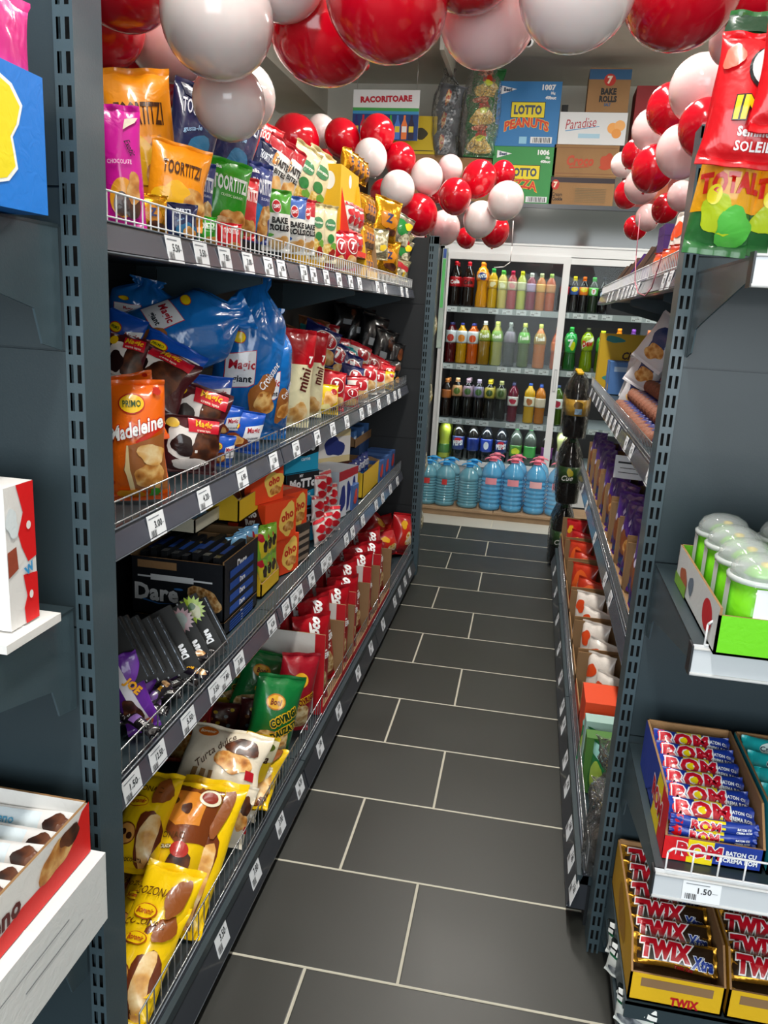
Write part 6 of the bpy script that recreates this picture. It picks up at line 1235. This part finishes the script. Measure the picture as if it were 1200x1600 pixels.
# second shelf: cookie rolls, white packs, praline box
def roll_pack(label, y, x, z, r_, L, g, tint=0):
    r = root('cookie_roll', (x, y, z+r_), label, 'cookie roll', g); r.rotation_euler = (0, 0, radians(-52))
    b = MB(); b.rod((0, 0, 0), (L*.17, 0, 0), r_, mat('biscuit', '#8a5642', .7, bump=.8, bscale=120, var=.25, vscale=60), 14); b.rod((-.006, 0, 0), (0, 0, 0), r_*.93, mat('biscuit_edge', '#8a5642', .8, bump=.6, bscale=90), 14); b.build('biscuit_end', r)
    b = MB(); b.rod((L*.17, 0, 0), (L*.42, 0, 0), r_*1.02, '#1c2c7c', 14); b.rod((L*.42, 0, 0), (L*.52, 0, 0), r_*1.01, 'm#b8b4b0', 14); b.rod((L*.52, 0, 0), (L*.9, 0, 0), r_*1.02, 'm#a8a09c' if tint else 'm#c0bcb8', 14); b.rod((L*.9, 0, 0), (L, 0, 0), r_*.8, 'm#a8a09c', 14); b.build('wrapper', r)
k = 0
for row, (n, zoff) in enumerate(((12, 0), (11, .048), (9, .096), (7, .144))):
    for j in range(n):
        y = 2.46+.085*j+.042*row
        roll_pack('cookie roll with navy band and silver wrap, %s layer, %s' % (['bottom', 'second', 'third', 'top'][row], ordn(j, n)), y, .350+.042*row, R2+.003+zoff, .025, .22, 'cookie rolls stacked on the second right shelf', j % 2)
for i, (y, z, yw, rl) in enumerate(((3.52, 0, -35, 12), (3.66, 0, -40, -8), (3.42, .10, -30, 24), (3.84, 0, -38, 14), (3.25, .20, -30, 30), (4.0, 0, -42, 6))):
    bag('white_pack', 'white cookie pack with navy print, %s' % ['beside the rolls', 'second from the rolls', 'lying on top beside the rolls', 'third from the rolls', 'lying on top of the rolls', 'fourth from the rolls'][i], 'cookie pack', (.41+.05*(i % 2), y, R2+.003+z), .14, .20, .05, yw, -8, rl, 'white cookie packs with navy print', 'cookie_pack')
for i, y in enumerate((4.22, 4.34)):
    cartR('blue wafer box standing below the yellow praline box, %s' % ['nearer', 'farther'][i], y, y+.07, .37, R2, .16, .2, 'k#4c78b4', {'right': [('r', -.4, .7, .4, .85, 'k#a8c0dc')], 'front': [('r', -.4, .1, .4, .3, 'k#c8a048')]}, 'wafer_box', 'wafer box')
P = at(935, 600, Y=3.44); Q = at(1030, 600, Y=3.44)
pw = .33; px_ = at(982, 560, Y=3.44).x
carton('praline_box', 'large yellow and dark red praline box standing at the far end of its shelf', 'praline box', (.33+.18, 4.56, R2+.003), .36, .1, .29, {'all': 'k#d0a818', 'right': 'k#7a1818', 'top': 'k#9a8014'}, {'front': [('p', [(.12, 0), (.5, 0), (.5, 1), (.16, 1), (.22, .75), (.14, .5), (.24, .25)], 'k#7a1a1c'), ('b', -.3, .9, .13, .06, 'k#2c8c8c', 1), ('b', -.28, .2, .13, .06, 'k#2c8c8c', 2), T('Choco', .0, .62, .14, .34, 0, 'k#3c1410', s=.3, b=.04), T('pralines', .1, .52, .07, .3, 0, 'k#3c1410', b=.02), ('e', -.28, .44, .08, .09, 'choco'), ('e', -.16, .42, .08, .09, 'choco'), ('b', .34, .6, .09, .16, 'k#c8a048', 3)]})
for i in range(5):
    bag('candy_rw', 'pale pack at the back of the second right shelf, %s' % ordn(i, 5), 'snack pack', (.62, 3.4+.2*i, R2+.003), .16, .2, .06, -70, -4, 0, 'pale packs at the back of the second right shelf', 'snack_pack')

# third shelf: purple bags in kraft trays
yy = 2.02; k = 0
for i in range(9):
    w_ = .22; y0 = 2.0+.295*i; h_ = .185 if i % 2 == 0 else .17
    if y0+w_ > 4.72: break
    trayR('kraft tray of purple chocolate bags, %s on the third right shelf' % ordn(i, 9), y0, y0+.265, .345, R3, h_, .36, KRAFT, fh=.07, cut=False, g='kraft trays of purple bags')
    for j in range(2):
        for q in range(2):
            bag('purple', 'purple chocolate bag in the %s kraft tray, %s row, %s' % (ordn(i, 9), ['front', 'rear'][q], ['nearer', 'farther'][j]), 'chocolate bag', (.385+.14*q, y0+.07+.125*j, R3+.01), .14, .225+.015*((i+j+q) % 2), .06, -58-8*j, -6, (4, -5)[(i+j) % 2], 'purple chocolate bags', 'chocolate_bag')
P = at(960, 678, X=.36); b = MB(); b.box(-.055, .055, -.001, .001, 0, .09, PAPER); deco(b, [('r', -.38, .66, .3, .74, INK), ('r', -.3, .45, .3, .48, INK), ('r', -.35, .25, .35, .28, INK)], .11, .09, lambda x, y, e: (x, -.001-e, y), flat=True)
o = b.build('price_card', None, None, (.40, P.y-.3, R3+.25)); o.rotation_euler = (0, 0, radians(-12)); tag(o, 'white card with dark lettering stuck above the purple bags', 'sign card')

# bottom shelf of the right run, from the far end towards the camera
KD = 'k#8a6a48'
for i, (y0, y1, col, st, w_) in enumerate(((4.25, 4.7, 'k#7a1c20', 'red_far', 'dark red'), (3.86, 4.2, 'k#6a3020', 'tango', 'orange snack'), (3.42, 3.82, 'k#8a6444', 'tango', 'bright orange snack'), (3.06, 3.38, 'k#9a744c', 'orange_white', 'white and orange'), (2.74, 3.02, 'k#9a744c', 'orange_white', 'white cornered'), (2.46, 2.71, 'k#c8441c', 'orange_white', 'orange edged'))):
    trayR('kraft tray of %s bags on the bottom right shelf' % w_, y0, y1, .25, R4, .20, .44, {'all': col, 'back': KRAFT, 'left': KRAFT, 'right': KRAFT}, fh=.5, cut=False)
    for j in range(2):
        for q in range(3):
            bag(st, '%s bag in the bottom right tray, %s, %s' % (w_, ['front', 'middle', 'rear'][q], ['nearer', 'farther'][j]), 'snack bag', (.32+.13*q, y0+(y1-y0)*(.3+.4*j), R4+.01), min(.15, (y1-y0)*.46), .19+.02*((j+q) % 2), .06, -35-10*j, -10, (6, -7)[(j+q) % 2], 'bags in the bottom right trays', 'snack_bag')
cartR('bright orange box lying on the bottom right shelf', 2.30, 2.44, .25, R4+.10, .11, .34, 'k#e0481c', {'right': [('r', -.2, .1, .1, .2, 'k#f0e0d0')]}, 'snack_box', 'snack box')
cartR('dark orange carton under the bright orange box', 2.29, 2.44, .25, R4, .098, .36, 'k#8c3018', {}, 'snack_box', 'snack box')
cartR('pale teal and white sweets box, upright, next to the orange box', 2.22, 2.27, .25, R4, .19, .36, 'k#a0c0b8', {'right': [('r', -.4, .3, .4, .7, 'k#e0dcd8'), ('r', -.1, .4, .3, .5, 'k#b03040')], 'left': [('r', -.4, .3, .4, .7, 'k#e0dcd8'), ('r', -.1, .4, .3, .5, 'k#b03040')]}, 'sweets_box', 'sweets box')
cartR('dark green sweets box with a red bow picture', 2.15, 2.20, .25, R4, .175, .36, 'k#4c7a34', {'right': [('b', .1, .7, .16, .16, 'k#8c3020', 2), ('r', -.45, .1, .45, .3, 'k#2c4c20')], 'front': [('r', -.4, .2, .4, .6, 'k#2c8c50')]}, 'sweets_box', 'sweets box')
for i, (y, x) in enumerate(((2.12, .29), (2.20, .275), (2.28, .27))): bag('green_pack', 'green sweets pouch leaning beside the boxes, %s' % ordn(i, 3), 'sweets pouch', (x+.0, y, R4+.003), .10, .17, .04, -60, 0, 6, 'green sweets pouches', 'sweets_pouch')
cartR('black gift carton behind the cellophane parcel', 1.98, 2.12, .40, R4, .16, .30, 'k#101010', {'right': [('b', .1, .6, .2, .2, 'k#c09070', 2)]}, 'gift_box', 'gift box')
# cellophane gift parcels
for i, (y, x, hh, nm) in enumerate(((1.95, .315, .22, 'farther cellophane parcel with yellow ribbon'), (1.72+.12, .30, .17, 'nearer cellophane parcel beside the post'))):
    r = root('gift_parcel', (x, y, R4+.003), nm+' on the bottom right shelf', 'gift parcel', None)
    b = MB(); b.lathe([(.035, 0), (.045, .01), (.045, hh*.5), (.03, hh*.6)], mat('grey_sweets', '#6a625a', .3, .4, bump=.8, bscale=60), 12); b.build('contents', r)
    wrap(r, [(0, .055, .07), (hh*.3, .062, .075), (hh*.6, .055, .065), (hh*.8, .03, .035), (hh*.88, .012, .014), (hh*1.05, .045, .05), (hh*1.2, .06, .06)], i+11, .010)
    b = MB(); yl = C('#d8b83c')
    for a in range(4):
        an = a*1.6+.3; b.add([(0, 0, hh*.86), (.035*cos(an), .035*sin(an), hh*1.02), (.045*cos(an+.5), .045*sin(an+.5), hh*.92), (.02*cos(an+.9), .02*sin(an+.9), hh*.7)], [(0, 1, 2, 3)], yl)
    b.build('bow', r)
for i, y in enumerate((1.80, 1.88)):
    for k in range(2): cartR('%s pink and kraft sweets box behind the cellophane, %s' % (['lower', 'upper'][k], ['nearer', 'farther'][i]), y, y+.07, .40, R4+.085*k, .082, .28, 'k#c8988c', {'front': [('r', -.3, .3, .3, .7, 'k#d8a050')], 'right': [('r', -.4, .6, .4, .9, 'k#d06c74')]}, 'sweets_box', 'sweets box')

# shrink wrapped bottle packs standing past the end of the right run
for lv in range(3):
    z = .003+.396*lv
    P = at(893, 740, Y=4.93)
    r = root('bottle_pack', (.265, 5.0, z), ['lowest shrink wrapped bottle pack at the far end of the right run', 'middle shrink wrapped pack of dark bottles with green label', 'topmost shrink wrapped pack of dark bottles with gold label'][lv], 'bottle pack', 'shrink wrapped bottle packs')
    for k in range(3):
        x, y = 0, -.14+.14*k
        rb = MB(); H = .39; RR_ = .066
        pr = [(.62, 0), (.95, .01), (1, .04), (1, .30), (.95, .38), (1, .47), (1, .62), (.95, .70), (.66, .82), (.33, .90), (.24, .93), (.24, .95)]
        rb.lathe([(a*RR_, c*H) for a, c in pr], mat('dark_bottle', '#0a0706', .12, spec=.4), 16, (x, y, 0))
        rb.lathe([(RR_*1.02, .34*H), (RR_*1.02, .58*H)], C('#c89a34' if lv == 2 else '#24481c'), 18, (x, y, 0))
        rb.lathe([(.019, .94*H), (.019, .985*H)], C('f#e0b020' if lv == 2 else 'f#203c20'), 10, (x, y, 0))
        rb.build('bottle', r)
        if k == 0:
            mb = MB(); R_ = RR_*1.03
            sf = lambda a, c, e: (x+(R_+e)*sin(a/R_-.1), y-(R_+e)*cos(a/R_-.1), .34*H+c)
            deco(mb, [('b', .05, .66, .14, .24, '#c8b830', 2), T('Cue', -.05, .3, .34, .5, 4, '#f0f0e8', s=.4, b=.02)] if lv < 2 else [('b', .1, .6, .2, .3, '#7a5a1c', 2), ('r', -.05, .1, .25, .45, '#8cacc8')], R_*2.0, .24*H, sf, eps=.0008)
            mb.build('label', r)
    wrap(r, [(0, .072, .212), (.1, .078, .216), (.22, .080, .214), (.28, .070, .20), (.345, .045, .175), (.372, .03, .15)], lv+21, .004, m=FILM_B)

# ================================================================== END UNITS, GOODS
# right: sunflower seed and party bags on the top shelf
E1 = dict(Y=1.45)
def be(st, words, px, py, w, h, Y, z, yaw=0, roll=0, pitch=0, t=None, cat='snack bag', name='snack_bag', g=None):
    o = bagpx(st, words, px, py, w, h, yaw, dict(Y=Y), pitch, roll, t, None, g, cat, name, 1.0)
    if z is not None: o.location.z = z+.002
    return o
be('party', 'big green party mix bag standing at the post on the top shelf', 1150, 234, 96, 345, 1.36, 1.574, -4, 4, -3, .09)
be('party', 'green party mix bag cut by the right edge', 1232, 250, 100, 330, 1.37, 1.574, 4, 4, -3, .09)
be('ina', 'red sunflower seed bag in front of the green party bag', 1166, 158, 112, 186, 1.30, None, -4, 5, -5, .045)
be('ina', 'red sunflower seed bag at the top right corner, overlapping the other', 1240, 92, 96, 210, 1.265, None, 6, 3, -5, .05)
# right: toy cups in a green tray
Zc = .985
tray('display_box', 'white and bright green tray of toy cups on the middle shelf', 'display box', (.31+.30, 1.40, Zc+.002), .60, .36, .075, {'all': 'k#6cc41c', 'left': 'k#d8dcdc', 'front': 'k#6cd010'}, inner=C('k#6ab41c'), front_h=.85, faces={'left': [('e', .3, .5, .1, .34, 'k#c81c28'), ('b', -.1, .5, .06, .2, 'k#6c7c8c', 1), ('b', -.28, .36, .09, .3, 'k#b06040', 2), ('r', -.5, 0, -.2, .3, 'k#7cb03c')], 'front': [('e', -.24, .6, .07, .36, 'k#d01c28'), T('KIDS', -.24, .6, .22, .1, 0, 'k#f0e8e0', b=.05), ('e', .2, .6, .06, .4, 'k#d01c28')]}, cut=False)
DOME = mat('clear_dome', '#dfe6e6', .08, 0, 1.0, alpha=.35)
for i in range(4):
    for j in range(3):
        x, y = .372+.108*j, 1.268+.088*i; r = root('toy_cup', (x, y, Zc+.008), 'toy cup with clear domed lid, %s row from the front, %s from the left' % (LR[i], LR[j]), 'toy cup', 'toy cups in the green tray')
        b = MB(); b.lathe([(.036, 0), (.040, .002), (.0425, .105)], C('#74cc20'), 20); b.build('cup_body', r)
        b = MB(); 
        for a in (0, 1.57, 3.14, 4.71): b.add([(.0475*cos(a+q), .0475*sin(a+q), z) for q, z in ((-.3, .01), (.3, .01), (.3, .103), (-.3, .103))], [(0, 1, 2, 3)], C('f#e4e8ea'))
        b.build('side_strip', r)
        b = MB(); b.lathe([(.042, .104), (.049, .106), (.049, .112), (.045, .114)], mat('lid_rim', '#dce2e4', .2, 0, .6, alpha=.75), 24); b.build('lid_rim', r)
        b = MB(); b.lathe([(.045, .114), (.044, .124), (.037, .136), (.022, .144), (.006, .1465)], DOME, 24); b.build('lid_dome', r)
        b = MB(); b.lathe([(.022, .107), (.025, .115), (.016, .125), (.003, .128)], C('#7cc81c'), 12); b.lathe([(.008, .125), (.009, .132), (.003, .134)], C('#e8c818'), 8, (.006, 0, 0)); b.build('toy', r)
# right: red, yellow and blue chocolate bars
Zr = .565
rside = [('p', [(-.5, .0), (-.5, 1), (.18, 1), (.0, .4), (-.2, 0)], 'k#1c3a9c'), ('r', .3, 0, .5, 1, 'k#d01828'), ('p', [(.05, 0), (.3, 0), (.3, 1), (.15, 1)], 'k#f0d414'), T('ROM', .18, .5, .4, .34, 0, 'k#c8102a', b=.05, o='k#f0f0f4', ow=.05)]
def bars(st, gname, words, x0, x1, ys, z, n_lay, hgt, pitch, tk, grp):
    n = len(ys)
    for i, y in enumerate(ys):
        bag(st, '%s, %s row from the front' % (words, LR[i]), 'chocolate bar', ((x0+x1)/2, y, z+.0+.004*i), x1-x0, hgt, tk, 0, pitch, 0, grp, 'chocolate_bar', hor=True)
tray('display_box', 'red, yellow and blue display box of chocolate bars', 'display box', (.385, 1.455, Zr+.002), .165, .31, .105, {'all': 'k#1c3a9c', 'left': 'k#1c3a9c', 'front': 'k#1c3a9c'}, inner=KRAFT, front_h=.43, left_h=.105, faces={'left': rside, 'front': [('r', -.5, 0, -.26, 1, 'k#d8121c'), ('r', -.26, 0, -.0, 1, 'k#f4dc10'), T('ROM', -.14, .55, .6, .5, 0, 'k#c8102a', b=.05, o='k#f0f0f4', ow=.05), T('BATON CU', .27, .66, .2, .3, 0, 'k#f0f4fa', b=.04), T('CREMA ROM', .27, .36, .2, .34, 0, 'k#f0f4fa', b=.04)]})
bars('rom', '', 'red, yellow and blue rum chocolate bar', .312, .458, [1.335+.042*i for i in range(6)], Zr+.055, 1, .045, -52, .022, 'rum chocolate bars on top')
for i in range(3):
    bag('rom', 'rum chocolate bar seen through the front opening of its box, %s' % ['lower', 'middle', 'upper'][i], 'chocolate bar', (.385, 1.322, Zr+.012+.0215*i), .146, .022, .018, 0, -6, 0, 'rum chocolate bars behind the opening', 'chocolate_bar', hor=True)
tray('display_box', 'turquoise display box of croissant bars beside the rum bars', 'display box', (.56, 1.455, Zr+.002), .17, .31, .105, {'all': 'k#20a8ac'}, inner=KRAFT, front_h=.43, faces={'front': [('e', -.3, .5, .1, .3, 'k#e0e8e4'), T('croissant', .1, .5, .3, .5, 0, 'k#183a50', b=.02)]})
bars('teal_bar', '', 'turquoise croissant bar', .485, .635, [1.345+.052*i for i in range(5)], Zr+.055, 1, .055, -48, .03, 'turquoise croissant bars')
tray('display_box', 'second turquoise display box at the right edge', 'display box', (.74, 1.455, Zr+.002), .17, .31, .105, {'all': 'k#20a8ac'}, inner=KRAFT, front_h=.43)
# right: golden bars
Zt = .215
for q in range(3):
    x0 = .292+.178*q
    tray('display_box', '%s yellow display box of golden twin bars' % ['left', 'middle', 'right'][q], 'display box', (x0+.086, 1.515, Zt+.002), .172, .335, .115, {'all': 'k#c8981c', 'front': 'k#e0b41c'}, inner=KRAFT, front_h=.55, faces={'left': [('b', 0, .5, .2, .3, 'k#a87818', 1)], 'front': [('r', -.38, .56, .38, .86, KRAFTD), T('TWIX', .1, .2, .3, .3, 0, 'k#b80f22', b=.05)]}, group='display boxes of golden twin bars')
    for i in range(6):
        bag('twix', 'golden twin bar in the %s box, %s row from the front' % (['left', 'middle', 'right'][q], LR[i]), 'chocolate bar', (x0+.086, 1.385+.050*i, Zt+.052+.004*i), .158, .054, .026, 0, -50, (1.5, -1, .8, -2, 1, 0)[i], 'golden twin bars', 'chocolate_bar', hor=True)
    bag('twix', 'golden twin bar in the front opening of the %s box' % ['left', 'middle', 'right'][q], 'chocolate bar', (x0+.086, 1.368, Zt+.012), .158, .034, .022, 0, -8, 0, 'golden twin bars', 'chocolate_bar', hor=True)
for i, (x, y, rl) in enumerate(((.325, 1.50, 4), (.335, 1.56, -5), (.345, 1.44, 8), (.335, 1.38, -3))):
    bag('white_green', 'white and green packet under the golden bar boxes, %s' % ['second from the back', 'rearmost', 'second from the front', 'frontmost'][i], 'packet', (x-.02, y-.02, .133), .085, .078, .02, -35, -4, rl, 'white and green packets beside the post', 'sweets_packet')
# left: blue box and pink bag on the top shelf
carton('candy_box', 'bright blue candy box on the top left shelf of the near unit', 'candy box', (-.689, .785, 1.555), .20, .29, .150, 'k#0a78d8', {'right': [('b', -.02, .5, .40, .40, 'k#f0f4f4', 2), ('b', -.02, .5, .38, .375, 'k#f0dc14', 2), ('b', .1, .40, .07, .16, 'k#d81c20', 3)]}, 0)
o = bag('pink_gummy', 'pink gummy bag standing in the blue candy box', 'snack bag', (-.606, .795, 1.559), .27, .222, .026, 88, 0, 0, None, 'snack_bag')
# left: white and red chocolate boxes
kf = [('p', [(-.1, 1), (.5, 1), (.5, .46), (.2, .44), (.0, .56), (-.1, .66), (.1, .8)], 'k#e01418'), ('p', [(.02, .0), (.5, .0), (.5, .34), (0, .36), (.1, .2), (-.02, .12)], 'k#e01418'), ('p', [(-.5, .56), (-.2, .58), (-.16, .42), (-.5, .38)], 'k#9a4630'), ('b', -.3, .75, .2, .1, 'k#dfe8ec', 3), T('W', .2, .39, .07, .5, 20, 'k#3c98d0', b=.05), ('e', .25, .7, .08, .03, 'k#f0e8e4'), ('e', .22, .2, .07, .03, 'k#f0e8e4')]
carton('chocolate_box', 'white and red chocolate box standing on the left middle shelf', 'chocolate box', (-.757, .905, 1.037), .25, .06, .190, 'k#e6e4e2', {'right': kf, 'front': [('r', .3, .1, .34, .6, 'k#3c98d0'), ('r', .3, .7, .34, .8, 'k#c83050')]}, 0)
carton('chocolate_box', 'thin white chocolate pack lying under the white and red box', 'chocolate box', (-.75, .90, 1.022), .27, .12, .012, 'k#eceae8', {}, 0)
carton('chocolate_box', 'white chocolate box in front, cut by the left edge', 'chocolate box', (-.80, .80, 1.022), .22, .06, .19, 'k#ece8e8', {'front': [T('Kinder', .1, .6, .07, .5, 90, 'k#c86c8c', b=.02), ('r', .3, .1, .36, .5, 'k#3c98d0')]}, 0)
# left: white carton with the tray of white bars
carton('cardboard_box', 'big white carton under the tray of white hazelnut bars', 'cardboard box', (-.735, .80, .532), .34, .34, .118, 'k#eceeee', {'right': [('r', -.1, .46, .3, .48, 'k#9a9ca0'), ('r', -.3, .70, .2, .715, 'k#9a9ca0'), ('p', [(-.5, .0), (-.36, .0), (-.36, .4), (-.44, .5), (-.5, .5)], 'k#50545a'), ('p', [(-.5, .06), (-.39, .06), (-.39, .36), (-.45, .43), (-.5, .43)], 'k#eceeee')]})
bf = [('p', [(-.5, 0), (.5, 0), (.5, 1), (.44, .95), (.36, .6), (.2, .4), (.0, .42), (-.2, .3), (-.5, .26)], 'k#e0201c'), T('Kinder', -.24, .78, .16, .22, 0, 'k#c81820', b=.04), T('bueno', -.16, .55, .34, .36, 0, 'k#5a1c18', b=.04, s=.1), ('b', .24, .62, .12, .26, 'cookie', 2), ('b', .34, .75, .08, .16, 'choco', 3)]
tray('display_box', 'white and red tray of white hazelnut bars', 'display box', (-.742, .80, .652), .31, .33, .085, {'all': 'k#ecebe8'}, inner=C('k#dcdad6'), front_h=.9, faces={'right': bf}, cut=False)
for i in range(8):
    bag('bueno', 'white hazelnut bar in the white and red tray, %s row from the front' % LR[i], 'chocolate bar', (-.742, .665+.038*i, .682+.0*i), .295, .042, .024, 0, -42, (1, -1.5)[i % 2], 'white hazelnut bars', 'chocolate_bar', hor=True)
